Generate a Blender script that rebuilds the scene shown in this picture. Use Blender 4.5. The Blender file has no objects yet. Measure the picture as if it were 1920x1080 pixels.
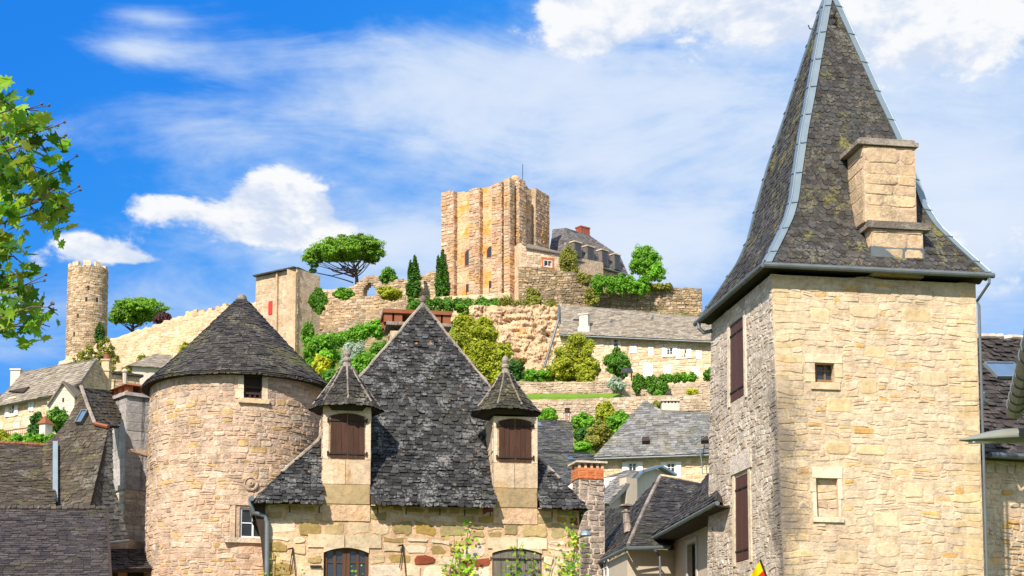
import bpy, math, random
import numpy as np
from math import radians as R, sin, cos, pi

# ------------------------------------------------------------------ camera, sky, sun, exposure
sc = bpy.context.scene
COL = sc.collection
F, CX, PPY, PITCH = 2900.0, 960.0, 1041.0, R(5.5)        # measured on the 1920 px wide photograph
EYE = np.array([0.0, 0.0, 1.7])
FWD = np.array([0, cos(PITCH), sin(PITCH)]); UP = np.array([0, -sin(PITCH), cos(PITCH)]); RT = np.array([1.0, 0, 0])
cd = bpy.data.cameras.new('camera'); cam = bpy.data.objects.new('camera', cd); COL.objects.link(cam)
cam.location = EYE; cam.rotation_euler = (R(90) + PITCH, 0, 0)
cd.sensor_width = 36; cd.lens = 36 * F / 1920; cd.shift_y = (PPY - 540) / 1920
cd.clip_start = 0.1; cd.clip_end = 6000
sc.camera = cam
SUN_AZ, SUN_EL = R(-24), R(42)      # azimuth from straight behind the camera, + = to the right
SDIR = np.array([sin(SUN_AZ) * cos(SUN_EL), -cos(SUN_AZ) * cos(SUN_EL), sin(SUN_EL)])
sl = bpy.data.lights.new('sun', 'SUN'); sl.energy = 4.1; sl.angle = R(0.5); sl.color = (1.0, 0.925, 0.80)
so = bpy.data.objects.new('sun', sl); COL.objects.link(so)
so.rotation_euler = (R(90) - SUN_EL, 0, math.atan2(SDIR[0], -SDIR[1]))
sc.view_settings.view_transform = 'Standard'; sc.view_settings.look = 'None'
sc.view_settings.exposure = 0.83; sc.view_settings.gamma = 1; sc.view_settings.use_curve_mapping = False
sc.cycles.max_bounces = 6; sc.cycles.transparent_max_bounces = 4
try: sc.cycles.use_denoising = True
except Exception: pass

def ray(px, py): return RT * (px - CX) / F + UP * (PPY - py) / F + FWD
def P(px, py, Y):
    r = ray(px, py); return EYE + r * (Y / r[1])
def proj(p):
    v = np.asarray(p) - EYE; z = v @ FWD
    return np.array([CX + F * (v @ RT) / z, PPY - F * (v @ UP) / z])
def unit(v): v = np.asarray(v, float); return v / np.linalg.norm(v)
def V3(*a): return np.array(a, float)

# ---- node helper
class NT:
    def __init__(s, tree): s.t = tree; s.n = tree.nodes; s.l = tree.links
    def node(s, typ, **kw):
        n = s.n.new(typ)
        for k, v in kw.items(): setattr(n, k, v)
        return n
    def link(s, a, b): s.l.new(a, b)
    def setin(s, sock, v):
        if isinstance(v, bpy.types.NodeSocket): s.link(v, sock)
        else: sock.default_value = v
    def math(s, op, a, b=0.0, c=0.0, clamp=False):
        n = s.node('ShaderNodeMath', operation=op, use_clamp=clamp)
        for i, v in enumerate((a, b, c)): s.setin(n.inputs[i], v)
        return n.outputs[0]
    def mix(s, f, a, b, mode='MIX'):
        n = s.node('ShaderNodeMix', data_type='RGBA', blend_type=mode)
        for i, v in ((0, f), (6, a), (7, b)):
            if isinstance(v, tuple) and len(v) == 3: v = (*v, 1)
            s.setin(n.inputs[i], v)
        return n.outputs[2]
    def noise(s, co, scale, detail=4, rough=.55, dist=0.0):
        n = s.node('ShaderNodeTexNoise'); s.setin(n.inputs['Scale'], scale)
        n.inputs['Detail'].default_value = detail; n.inputs['Roughness'].default_value = rough; n.inputs['Distortion'].default_value = dist
        if co is not None: s.link(co, n.inputs['Vector'])
        return n.outputs['Fac']
    def ramp(s, f, stops, interp='LINEAR'):
        n = s.node('ShaderNodeValToRGB'); n.color_ramp.interpolation = interp
        e = n.color_ramp.elements
        while len(e) < len(stops): e.new(0.5)
        for el, (p, c) in zip(e, stops):
            el.position = p; el.color = (*c, 1) if isinstance(c, tuple) else (c, c, c, 1)
        s.link(f, n.inputs[0]); return n.outputs[0]
    def remap(s, v, a, b, c=0.0, d=1.0, smooth=True):
        n = s.node('ShaderNodeMapRange', interpolation_type='SMOOTHSTEP' if smooth else 'LINEAR')
        s.setin(n.inputs[0], v)
        for i, x in enumerate((a, b, c, d)): n.inputs[i + 1].default_value = x
        return n.outputs[0]
    def mapping(s, co, scale=(1, 1, 1), loc=(0, 0, 0), rot=(0, 0, 0)):
        n = s.node('ShaderNodeMapping'); s.link(co, n.inputs[0])
        n.inputs['Scale'].default_value = scale; n.inputs['Location'].default_value = loc; n.inputs['Rotation'].default_value = rot
        return n.outputs[0]

world = bpy.data.worlds.new('World'); sc.world = world; world.use_nodes = True
def build_world():
    t = NT(world.node_tree); t.n.clear()
    out = t.node('ShaderNodeOutputWorld'); bg = t.node('ShaderNodeBackground'); bg.inputs[1].default_value = 0.087
    t.link(bg.outputs[0], out.inputs[0])
    sky = t.node('ShaderNodeTexSky', sky_type='NISHITA', sun_disc=False)
    sky.sun_elevation = SUN_EL; sky.sun_rotation = pi - SUN_AZ if False else math.atan2(SDIR[0], SDIR[1])
    sky.altitude = 300; sky.air_density = 1.0; sky.dust_density = 0.3; sky.ozone_density = 2.0
    co = t.node('ShaderNodeTexCoord').outputs['Generated']
    sx = t.node('ShaderNodeSeparateXYZ'); t.link(co, sx.inputs[0])
    az = t.math('ARCTAN2', sx.outputs[0], sx.outputs[1]); el = t.math('ARCSINE', sx.outputs[2])
    # deep polarised blue high up on the left, paler towards the hill and to the right
    g1 = t.remap(t.math('ADD', t.math('SUBTRACT', el, t.math('MULTIPLY', az, .42)), t.math('MULTIPLY', t.math('SUBTRACT', t.noise(co, 3.0, 4), .5), .12)), .16, .56)
    grad = t.ramp(g1, [(0, (1.7, 3.4, 6.2)), (.35, (.8, 2.65, 6.1)), (.7, (.16, 1.95, 5.9)), (1, (.05, 1.5, 5.6))])
    blue = t.mix(.88, t.mix(1.0, sky.outputs[0], (.5, .8, 1.3), 'MULTIPLY'), grad)
    def blobsum(blobs):
        tot = None
        for px, py, a, b, s in blobs:
            d = unit(ray(px, py)); A0 = math.atan2(d[0], d[1]); E0 = math.asin(d[2])
            q = t.math('ADD', t.math('POWER', t.math('ABSOLUTE', t.math('MULTIPLY', t.math('SUBTRACT', az, A0), F / a)), 2.0),
                       t.math('POWER', t.math('ABSOLUTE', t.math('MULTIPLY', t.math('SUBTRACT', el, E0), F / b)), 2.0))
            g = t.math('MULTIPLY', t.math('EXPONENT', t.math('MULTIPLY', q, -.7)), s)
            tot = g if tot is None else t.math('ADD', tot, g)
        return tot
    cum = blobsum([(1420, -10, 330, 80, 1.15), (1110, 35, 80, 50, .9), (1740, 30, 220, 90, 1.0), (510, 358, 62, 34, 1.1), (450, 415, 130, 36, 1.05), (560, 400, 70, 45, .8), (290, 384, 50, 18, .95),
                   (190, 470, 66, 22, 1.1), (262, 488, 34, 12, .7), (60, 485, 24, 15, .6), (640, 430, 60, 30, .55), (1860, 440, 130, 80, .6)])
    vl = t.math('MULTIPLY', .86, blobsum([(1500, 60, 420, 130, .9), (1720, 250, 300, 160, .75), (1860, 480, 200, 170, 1.0), (470, 410, 190, 70, .65), (750, 440, 170, 80, .85), (820, 220, 340, 90, .5), (430, 250, 220, 40, .34),
                  (620, 110, 240, 60, .5), (225, 92, 120, 22, .8), (290, 35, 60, 13, .7), (1270, 440, 200, 90, .66), (1030, 270, 240, 90, .48), (1150, 140, 200, 90, .7), (60, 620, 300, 80, .5), (330, 560, 260, 70, .42), (170, 270, 120, 30, .36), (1000, 520, 400, 90, .5)]))
    fill_veil = t.remap(t.math('ABSOLUTE', az), .36, .6, 0, 1.0)  # unseen bright cloud to the sides and behind the camera, added as fill light
    vl = t.math('ADD', vl, fill_veil)
    cm = t.mapping(co, (1.0, 1.0, 1.7))
    n1 = t.noise(cm, 11, 10, .6, .25); n2 = t.noise(cm, 34, 8, .62, .3); ns = t.noise(t.mapping(co, (1, 1, 3.4), rot=(0, .22, 0)), 7.0, 9, .62, .6); nb = t.noise(cm, 4.5, 6, .55, .2)
    dens = t.math('ADD', cum, t.math('ADD', t.math('MULTIPLY', t.math('SUBTRACT', n1, .5), 2.7), t.math('MULTIPLY', t.math('SUBTRACT', n2, .5), 1.5)))
    core = t.math('MULTIPLY', t.remap(dens, .44, .86), t.remap(cum, .10, .34))
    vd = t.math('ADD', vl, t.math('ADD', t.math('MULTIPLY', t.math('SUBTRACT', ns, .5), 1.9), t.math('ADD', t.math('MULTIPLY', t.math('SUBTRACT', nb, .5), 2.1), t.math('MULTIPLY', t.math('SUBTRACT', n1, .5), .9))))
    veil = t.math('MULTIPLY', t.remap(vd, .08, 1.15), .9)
    up = t.node('ShaderNodeVectorMath', operation='ADD'); t.link(cm, up.inputs[0]); up.inputs[1].default_value = (.004, 0, .022)
    lit = t.math('SUBTRACT', n1, t.noise(up.outputs[0], 11, 10, .6, .25))        # billows: bright where the cloud thins upwards
    shade = t.remap(t.math('ADD', t.math('ADD', t.math('MULTIPLY', t.math('SUBTRACT', nb, .5), 1.6), t.math('MULTIPLY', lit, 4.5)), t.math('ADD', t.math('MULTIPLY', t.math('SUBTRACT', n2, .5), 1.2), .48)), .0, .75)
    vc = t.mix(t.remap(vd, .5, 1.6), (3.5, 4.5, 6.1), (5.1, 5.6, 6.4))
    cc = t.mix(shade, (4.2, 4.8, 5.9), (6.15, 6.25, 6.4))
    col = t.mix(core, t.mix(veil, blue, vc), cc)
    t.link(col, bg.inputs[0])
build_world()

# ------------------------------------------------------------------ mesh collector
class MB:
    def __init__(s): s.v = []; s.f = []; s.m = []; s.n = 0
    def add(s, verts, faces, mi=0):
        verts = np.asarray(verts, float).reshape(-1, 3); b = s.n
        s.v.append(verts); s.n += len(verts)
        s.f.extend([tuple(i + b for i in f) for f in faces]); s.m.extend([mi] * len(faces)); return b
    def hexa(s, c8, mi=0):   # bottom 4 (ccw), top 4
        s.add(c8, [(3, 2, 1, 0), (4, 5, 6, 7), (0, 1, 5, 4), (1, 2, 6, 5), (2, 3, 7, 6), (3, 0, 4, 7)], mi)
    def box(s, o, a, b, c, mi=0):
        o, a, b, c = [np.asarray(x, float) for x in (o, a, b, c)]
        s.hexa([o, o + a, o + a + b, o + b, o + c, o + a + c, o + a + b + c, o + b + c], mi)
    def cbox(s, cen, a, b, c, mi=0):
        a, b, c = [np.asarray(x, float) for x in (a, b, c)]; s.box(np.asarray(cen) - (a + b + c) / 2, a, b, c, mi)
    def bar(s, a, b, w, h, side=None, mi=0):
        a = np.asarray(a, float); b = np.asarray(b, float); d = b - a
        sd = unit(np.cross(d, (0, 0, 1))) if side is None else unit(side); up = unit(np.cross(sd, d))
        s.box(a - sd * w / 2 - up * h / 2, d, sd * w, up * h, mi)
    def tube(s, pts, r, n=8, cap=True, mi=0):
        pts = [np.asarray(p, float) for p in pts]; k = len(pts)
        rs = [r] * k if np.isscalar(r) else list(r); vs = []; prev = None
        for i, p in enumerate(pts):
            d = unit(pts[min(i + 1, k - 1)] - pts[max(i - 1, 0)])
            if prev is None:
                e = V3(0, 0, 1) if abs(d[2]) < .9 else V3(1, 0, 0); x = unit(np.cross(d, e))
            else: x = unit(prev - d * (prev @ d))
            prev = x; y = np.cross(d, x)
            vs += [p + (x * cos(2 * pi * j / n) + y * sin(2 * pi * j / n)) * rs[i] for j in range(n)]
        fs = [(i * n + j, i * n + (j + 1) % n, (i + 1) * n + (j + 1) % n, (i + 1) * n + j) for i in range(k - 1) for j in range(n)]
        if cap: fs += [tuple(range(n))[::-1], tuple(range((k - 1) * n, k * n))]
        s.add(vs, fs, mi)
    def lathe(s, base, prof, n=14, mi=0):
        base = np.asarray(base, float); k = len(prof)
        vs = [base + V3(r * cos(2 * pi * j / n), r * sin(2 * pi * j / n), z) for r, z in prof for j in range(n)]
        fs = [(i * n + j, i * n + (j + 1) % n, (i + 1) * n + (j + 1) % n, (i + 1) * n + j) for i in range(k - 1) for j in range(n)]
        fs += [tuple(range(n))[::-1], tuple(range((k - 1) * n, k * n))]
        s.add(vs, fs, mi)
    def prism(s, poly, ext, mi=0):
        poly = [np.asarray(p, float) for p in poly]; ext = np.asarray(ext, float); n = len(poly)
        s.add(poly + [p + ext for p in poly], [tuple(range(n)), tuple(range(n, 2 * n))[::-1]] + [(i, i + n, (i + 1) % n + n, (i + 1) % n) for i in range(n)], mi)
    def uvbox(s, S, u0, u1, w0, w1, d0, d1, mi=0):
        u = [u0, u1, u1, u0]; w = [w0, w0, w1, w1]
        a = S.at(u, w, [d0] * 4); b = S.at(u, w, [d1] * 4)
        s.hexa(np.vstack([a, b]), mi)
    def grid(s, S, us, ws, d=0.0, skip=None, mi=0):
        us = list(us); ws = list(ws); A, B = np.meshgrid(us, ws); nu = len(us)
        vs = S.at(A.ravel(), B.ravel(), np.full(A.size, d))
        fs = [(j * nu + i, j * nu + i + 1, (j + 1) * nu + i + 1, (j + 1) * nu + i) for j in range(len(ws) - 1) for i in range(nu - 1)
              if not (skip and skip((us[i] + us[i + 1]) / 2, (ws[j] + ws[j + 1]) / 2))]
        s.add(vs, fs, mi)
    def build(s, name, mats, parent=None, origin=None, smooth=False):
        vs = np.vstack(s.v) if s.v else np.zeros((0, 3))
        o = bpy.data.objects.new(name, None)
        if parent is not None:
            q = parent; off = np.zeros(3)
            while q is not None: off += np.array(q.location); q = q.parent
        else: off = np.array(origin if origin is not None else [vs[:, 0].mean(), vs[:, 1].mean(), vs[:, 2].min()])
        me = bpy.data.meshes.new(name); me.from_pydata((vs - off).tolist(), [], s.f)
        mats = mats if isinstance(mats, (list, tuple)) else [mats]
        for m in mats: me.materials.append(m)
        if len(mats) > 1: me.polygons.foreach_set('material_index', np.minimum(s.m, len(mats) - 1).astype(np.int32))
        if smooth: me.polygons.foreach_set('use_smooth', [True] * len(me.polygons))
        me.update()
        bpy.data.objects.remove(o); o = bpy.data.objects.new(name, me); COL.objects.link(o)
        if parent is not None: o.parent = parent
        else: o.location = off
        return o

def thing(name, label, cat, loc, group=None):
    o = bpy.data.objects.new(name, None); o.empty_display_size = .3; COL.objects.link(o)
    o.location = [float(x) for x in loc]; o['label'] = label; o['category'] = cat
    if group: o['group'] = group
    return o
def tag(o, label=None, cat=None, group=None, kind=None):
    if label: o['label'] = label
    if cat: o['category'] = cat
    if group: o['group'] = group
    if kind: o['kind'] = kind
    return o

# ------------------------------------------------------------------ surfaces (u along, w up, d outward)
class Surf:
    def inv(s, px, py, u=1.0, w=None):
        if w is None: w = getattr(s, 'w0', 5.0)
        x = np.array([u, w], float); q = np.array([px, py], float)
        f = lambda a: proj(s.at([a[0]], [a[1]], [0.0])[0])
        for _ in range(14):
            e = q - f(x)
            J = np.stack([(f(x + (1e-3, 0)) - f(x)) / 1e-3, (f(x + (0, 1e-3)) - f(x)) / 1e-3], 1)
            st = np.linalg.lstsq(J, e, rcond=None)[0]; m = np.abs(st).max()
            x = x + (st if m < 3 else st * 3 / m)
            if m < 1e-5: break
        return x
    def rect(s, x0, y0, x1, y1, **k):
        a = s.inv(x0, y1, **k); b = s.inv(x1, y0, **k); c = s.inv(x0, y0, **k); d = s.inv(x1, y1, **k)
        return ((a[0] + c[0]) / 2, (b[0] + d[0]) / 2, (a[1] + d[1]) / 2, (b[1] + c[1]) / 2)
class Plane(Surf):
    def __init__(s, O, U, W=(0, 0, 1), N=None):
        s.O = np.asarray(O, float); s.U = unit(U); s.W = unit(W); s.N = unit(np.cross(s.U, s.W)) if N is None else unit(N)
    def at(s, u, w, d, wr=None):
        u, w, d = [np.asarray(x, float)[:, None] for x in (u, w, d)]
        return s.O + u * s.U + w * s.W + d * s.N
def vplane(pa, Ya, pb, Yb, py=700):
    a = P(pa, py, Ya); b = P(pb, py, Yb); a[2] = b[2] = 0
    S = Plane(a, b - a); S.L = np.linalg.norm(b - a); return S
class Bil(Surf):
    def __init__(s, bl, br, tr, tl):
        s.c = [np.asarray(x, float) for x in (bl, br, tr, tl)]; s.z0 = s.c[0][2]; s.z1 = s.c[2][2]
        s.L = np.linalg.norm(s.c[2] - s.c[3]); s.N = unit(np.cross(s.c[1] - s.c[0], s.c[3] - s.c[0])); s.w0 = (s.z0 + s.z1) / 2
    def at(s, u, w, d, wr=None):
        a = (np.asarray(u, float) / s.L)[:, None]; t = ((np.asarray(w, float) - s.z0) / (s.z1 - s.z0))[:, None]; d = np.asarray(d, float)[:, None]
        bl, br, tr, tl = s.c
        return (bl * (1 - a) + br * a) * (1 - t) + (tl * (1 - a) + tr * a) * t + d * s.N
class Prof(Surf):   # one side of a pyramid roof with a curved profile hs(zs), plan direction N
    def __init__(s, C, N, hs, zs, kr=1.0, sh=None, sd=(1, 0, 0)):
        s.sh = np.zeros(len(hs)) if sh is None else np.asarray(sh, float); s.sd = np.asarray(sd, float)
        s.C = V3(C[0], C[1], 0); s.N = unit(V3(N[0], N[1], 0)); s.T = V3(-s.N[1], s.N[0], 0)
        s.hs = np.asarray(hs, float); s.zs = np.asarray(zs, float); s.kr = kr
        s.ws = np.concatenate([[0], np.cumsum(np.hypot(np.diff(s.hs), np.diff(s.zs)))]); s.W = s.ws[-1]; s.w0 = s.W * .3
    def h(s, w): return np.interp(w, s.ws, s.hs)
    def at(s, u, w, d, wr=None):
        u, w, d = [np.asarray(x, float) for x in (u, w, d)]
        h = np.interp(w, s.ws, s.hs); z = np.interp(w, s.ws, s.zs); e = .05
        dh = (np.interp(w + e, s.ws, s.hs) - np.interp(w - e, s.ws, s.hs)); dz = (np.interp(w + e, s.ws, s.zs) - np.interp(w - e, s.ws, s.zs))
        L = np.hypot(dh, dz) + 1e-9
        h = h + d * dz / L; z = z - d * dh / L
        ext = np.minimum(w, 0)   # below the eave carry on straight
        d0 = unit([s.hs[1] - s.hs[0], s.zs[1] - s.zs[0]])
        h = h + ext * d0[0]; z = z + ext * d0[1]
        p = s.C + h[:, None] * s.N + u[:, None] * s.T + np.interp(w, s.ws, s.sh)[:, None] * s.sd; p[:, 2] = z; return p
    def rng(s, w): h = float(s.h(max(w, 0))) * s.kr; return -h, h
class ConeS(Surf):
    def __init__(s, C, rs, zs, rref=None, lim=None):
        s.C = V3(C[0], C[1], 0); s.rs = np.asarray(rs, float); s.zs = np.asarray(zs, float); s.rref = rref
        s.ws = np.concatenate([[0], np.cumsum(np.hypot(np.diff(s.rs), np.diff(s.zs)))]); s.W = s.ws[-1]; s.w0 = s.W * .4; s.lim = lim or R(120)
    def at(s, u, w, d, wr=None):
        u, w, d = [np.asarray(x, float) for x in (u, w, d)]
        r = np.interp(w, s.ws, s.rs); z = np.interp(w, s.ws, s.zs) + np.minimum(w, 0); e = .03
        dr = np.interp(w + e, s.ws, s.rs) - np.interp(w - e, s.ws, s.rs); dz = np.interp(w + e, s.ws, s.zs) - np.interp(w - e, s.ws, s.zs)
        L = np.hypot(dr, dz) + 1e-9
        th = u / (s.rref if s.rref else np.maximum(np.interp(w if wr is None else wr, s.ws, s.rs), .02))
        r = r + d * dz / L; z = z - d * dr / L
        return np.stack([s.C[0] + r * np.sin(th), s.C[1] - r * np.cos(th), z], 1)
    def rng(s, w): r = float(np.interp(w, s.ws, s.rs)); return -r * s.lim, r * s.lim
class Poly(Surf):   # a roof plane: three anchors (px,py,Y) and an outline in pixels seen on that plane
    def __init__(s, anchors, poly, U=None):
        A = [np.asarray(a) if isinstance(a, np.ndarray) else P(*a) for a in anchors]; N = unit(np.cross(A[1] - A[0], A[2] - A[0]))
        if N[2] < 0: N = -N
        def hit(px, py):
            r = ray(px, py); return EYE + r * (((A[0] - EYE) @ N) / (r @ N))
        s.hit = hit; s.pts = [hit(*p) for p in poly]; s.N = N; s.O = s.pts[0]
        s.U = unit(s.pts[1] - s.pts[0]) if U is None else np.asarray(U); s.W = np.cross(s.N, s.U)
        if s.W[2] < 0: s.W = -s.W
        q = np.array([[(p - s.O) @ s.U, (p - s.O) @ s.W] for p in s.pts]); s.q = q
        s.lo = q[:, 1].min(); s.hi = q[:, 1].max(); s.w0 = 1.0
    def at(s, u, w, d, wr=None):
        u, w, d = [np.asarray(x, float)[:, None] for x in (u, w, d)]
        return s.O + u * s.U + w * s.W + d * s.N
    def rng(s, w):
        w = min(max(w, s.lo + 1e-4), s.hi - 1e-4); xs = []; n = len(s.q)
        for i in range(n):
            a, b = s.q[i], s.q[(i + 1) % n]
            if (a[1] - w) * (b[1] - w) <= 0 and abs(a[1] - b[1]) > 1e-9: xs.append(a[0] + (b[0] - a[0]) * (w - a[1]) / (b[1] - a[1]))
        return (min(xs), max(xs)) if xs else (0, 0)

# ------------------------------------------------------------------ masonry, slates, leaves
def stones(mb, S, u0, u1, w0, w1, h=(.1, .2), l=(.2, .5), gap=.014, d=(.006, .026), holes=(), seed=1, wav=.02, mi=0, qmi=None, ql=(.3, .55), top=None, lite=False, jit=.18, split=.2, ok=None):
    g = random.Random(seed); w = w0; alt = 0
    p1, p2, p3 = [g.uniform(0, 6) for _ in range(3)]
    def bf(k): return lambda u: wav * (sin(u * 2.1 + p1 + k * .35) + .6 * sin(u * 5.3 + p2 + k * .9) + .35 * sin(u * 11 + p3 + k * 2.1))
    k = 0
    while w < w1 - .02:
        rh = min(g.uniform(*h), w1 - w); b0, b1 = bf(k), bf(k + 1); alt += 1
        segs = [(u0, u1)]
        for (ha, hb, hc, hd) in holes:
            if hd > w + .01 and hc < w + rh - .01:
                ns = []
                for a, b in segs:
                    if hb <= a or ha >= b: ns.append((a, b))
                    else:
                        if ha > a: ns.append((a, ha))
                        if hb < b: ns.append((hb, b))
                segs = ns
        for a, b in segs:
            u = a
            while u < b - .03:
                L = g.uniform(*l) * (.7 + .6 * rh / h[1]); m = mi
                if qmi is not None and abs(u - u0) < 1e-6: L = ql[alt % 2] * g.uniform(.9, 1.1); m = qmi
                e = u + L
                if b - e < l[0] * .6: e = b
                if qmi is not None and abs(b - u1) < 1e-6:
                    Q = ql[(alt + 1) % 2]
                    if u >= u1 - Q - .02: e = b; m = qmi
                    elif e > u1 - Q: e = u1 - Q
                cu = (u + e) / 2
                if not ((top is not None and w + rh > top(cu) + .03) or (ok is not None and not ok(cu, w + rh / 2))):
                    parts = [(u, e, 0, 1)]
                    if m == mi and g.random() < split and rh > h[0] * 1.2: q = g.uniform(.35, .65); parts = [(u, e, 0, q), (u, e, q, 1)]
                    for (ua, ub, qa, qb) in parts:
                        gg = gap * g.uniform(.6, 1.5)
                        A = lambda x: (w + b0(x)) * (1 - qa) + (w + rh + b1(x)) * qa
                        B = lambda x: (w + b0(x)) * (1 - qb) + (w + rh + b1(x)) * qb
                        x0, x1 = ua + gg / 2, ub - gg / 2; hh = (qb - qa) * rh
                        if x1 - x0 < .03 or hh < .03: continue
                        c = min(x1 - x0, hh) * g.uniform(.08, .28); J = min(x1 - x0, hh) * jit
                        jj = lambda: g.uniform(-J, J) * .5
                        if lite: o = [(x0, A(x0) + gg / 2), (x1, A(x1) + gg / 2), (x1, B(x1) - gg / 2), (x0, B(x0) - gg / 2)]
                        else:
                            o = [(x0 + c, A(x0) + gg / 2), (cu, A(cu) + gg / 2), (x1 - c, A(x1) + gg / 2), (x1, A(x1) + gg / 2 + c), (x1, B(x1) - gg / 2 - c), (x1 - c, B(x1) - gg / 2), (cu, B(cu) - gg / 2), (x0 + c, B(x0) - gg / 2), (x0, B(x0) - gg / 2 - c), (x0, A(x0) + gg / 2 + c)]
                        o = np.array([(x + (jj() if x0 + 1e-6 < x < x1 - 1e-6 else abs(jj()) * (1 if x < cu else -1)), y + jj()) for x, y in o])
                        n = len(o); cen = o.mean(0); dd = g.uniform(*d)
                        sz = min(x1 - x0, hh); t1 = min(.4, .008 / sz + .03); t2 = min(.6, .022 / sz + .08)
                        r1 = o + (cen - o) * t1; r2 = o + (cen - o) * t2
                        tilt = np.array([g.uniform(-.4, .4), g.uniform(-.4, .4)]) * dd / max(sz, .1)
                        if lite:
                            U = np.vstack([o, r2]); D = np.concatenate([np.full(n, -.005), dd + (r2 - cen) @ tilt])
                            fs = [(i, (i + 1) % n, n + (i + 1) % n, n + i) for i in range(n)] + [tuple(range(n, 2 * n))]
                        else:
                            U = np.vstack([o, r1, r2]); D = np.concatenate([np.full(n, -.005), dd * .75 + (r1 - cen) @ tilt, dd + (r2 - cen) @ tilt])
                            fs = [(r * n + i, r * n + (i + 1) % n, (r + 1) * n + (i + 1) % n, (r + 1) * n + i) for r in range(2) for i in range(n)] + [tuple(range(2 * n, 3 * n))]
                        mb.add(S.at(U[:, 0], U[:, 1], D), fs, m)
                u = e
        w += rh; k += 1

def slates(mb, S, w0, w1, expo, wid, thick=.012, seed=1, rnd=.25, jit=.12, lift=.010, skip=None, mi=0, rng=None, grow=1.0):
    g = random.Random(seed); w = w0; rng = rng or S.rng; W = w1 - w0
    while w < w1 - expo * .3:
        f = (w - w0) / W; e = expo * (1 + (grow - 1) * f); wd = wid * (1 + (grow - 1) * f)
        a, b = rng(w); u = a - g.random() * wd
        while u < b:
            L = wd * g.uniform(.72, 1.35); x0, x1 = u + .004, u + L - .004; u += L
            if x1 < a + .015 or x0 > b - .015: continue
            c = (x0 + x1) / 2
            if skip and skip(c, w + e * .5): continue
            wb = w - e * g.uniform(-jit, jit); tp = min(w + e * 1.7, w1 + .01); rr = min(L, e) * rnd * g.uniform(.4, 1.3)
            pts = [(x0, wb + rr), (x0 + rr * .8, wb + rr * .15), (c, wb - rr * .15), (x1 - rr * .8, wb + rr * .15), (x1, wb + rr), (x1, tp), (x0, tp)]
            q = []
            for (x, y) in pts:
                la, lb = rng(min(max(y, w0), w1)); q.append((min(max(x, la), lb), y + g.uniform(-.06, .06) * e))
            q = np.array(q)
            if q[:5, 0].max() - q[:5, 0].min() < .012: continue
            tw = g.uniform(-.5, .5) * lift; dB = thick + g.random() ** 2 * lift * 1.6
            D = [dB - tw, dB - tw * .5, dB, dB + tw * .5, dB + tw, .001, .001]
            U = np.concatenate([q[:, 0], q[:5, 0]]); Y = np.concatenate([q[:, 1], q[:5, 1] + .002]); DD = np.array(D + [x - thick - .004 for x in D[:5]])
            mb.add(S.at(U, Y, DD, np.full(12, w)), [(0, 1, 2, 3, 4, 5, 6), (0, 7, 8, 1), (1, 8, 9, 2), (2, 9, 10, 3), (3, 10, 11, 4), (0, 6, 7), (4, 11, 5)], mi)
        w += e

def wall(mb, S, u0, u1, w0, w1, holes=(), reveal=.2, nu=1, nw=1, d=0.0, mi=1, rmi=None):
    us = sorted(set([u0 + (u1 - u0) * i / nu for i in range(nu + 1)] + [x for h in holes for x in h[:2]])); ws = sorted(set([w0 + (w1 - w0) * i / nw for i in range(nw + 1)] + [x for h in holes for x in h[2:]]))
    inh = lambda u, w: any(h[0] < u < h[1] and h[2] < w < h[3] for h in holes)
    mb.grid(S, us, ws, d, inh, mi)
    for a, b, c, e in holes:
        for q in ([(a, c), (b, c)], [(b, c), (b, e)], [(b, e), (a, e)], [(a, e), (a, c)]):
            U = [q[0][0], q[1][0], q[1][0], q[0][0]]; Y = [q[0][1], q[1][1], q[1][1], q[0][1]]
            mb.add(S.at(U, Y, [d, d, d - reveal, d - reveal]), [(0, 1, 2, 3)], mi if rmi is None else rmi)

def rand_dirs(r, n):
    v = r.normal(size=(n, 3)); return v / np.linalg.norm(v, axis=1)[:, None]
LEAF4 = np.array([(-.5, 0), (0, -.32), (.5, 0), (0, .32)])
LEAF6 = np.array([(-.5, 0), (-.2, -.28), (.2, -.26), (.55, 0), (.2, .26), (-.2, .28)])
MAPLE = np.array([(0, -.15), (.18, -.42), (.30, -.22), (.62, -.30), (.46, 0), (.74, .22), (.40, .30), (.34, .52), (.16, .46), (0, .86), (-.16, .46), (-.34, .52), (-.40, .30), (-.74, .22), (-.46, 0), (-.62, -.30), (-.30, -.22), (-.18, -.42)]) * .62
def put_leaves(mb, pts, nrm, size, r, shape=LEAF4, mi=0, fold=.25, updir=None):
    n = len(pts); k = len(shape); t = rand_dirs(r, n)
    if updir is not None: t = t * .55 + np.asarray(updir)
    t = t - nrm * np.sum(t * nrm, 1)[:, None]; t /= np.linalg.norm(t, axis=1)[:, None] + 1e-9; b = np.cross(nrm, t)
    sz = size * r.uniform(.6, 1.35, n)
    ax, ay = (t, b) if updir is None else (b, t)
    V = pts[:, None, :] + sz[:, None, None] * (shape[None, :, 0:1] * ax[:, None, :] + shape[None, :, 1:2] * ay[:, None, :] - fold * (np.abs(shape[None, :, 0:1]) + .4 * shape[None, :, 1:2] ** 2) * nrm[:, None, :] * r.uniform(.2, 1.2, n)[:, None, None])
    base = mb.n; mb.v.append(V.reshape(-1, 3)); mb.n += n * k
    mb.f.extend([tuple(range(base + i * k, base + (i + 1) * k)) for i in range(n)]); mb.m.extend([mi] * n)
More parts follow.
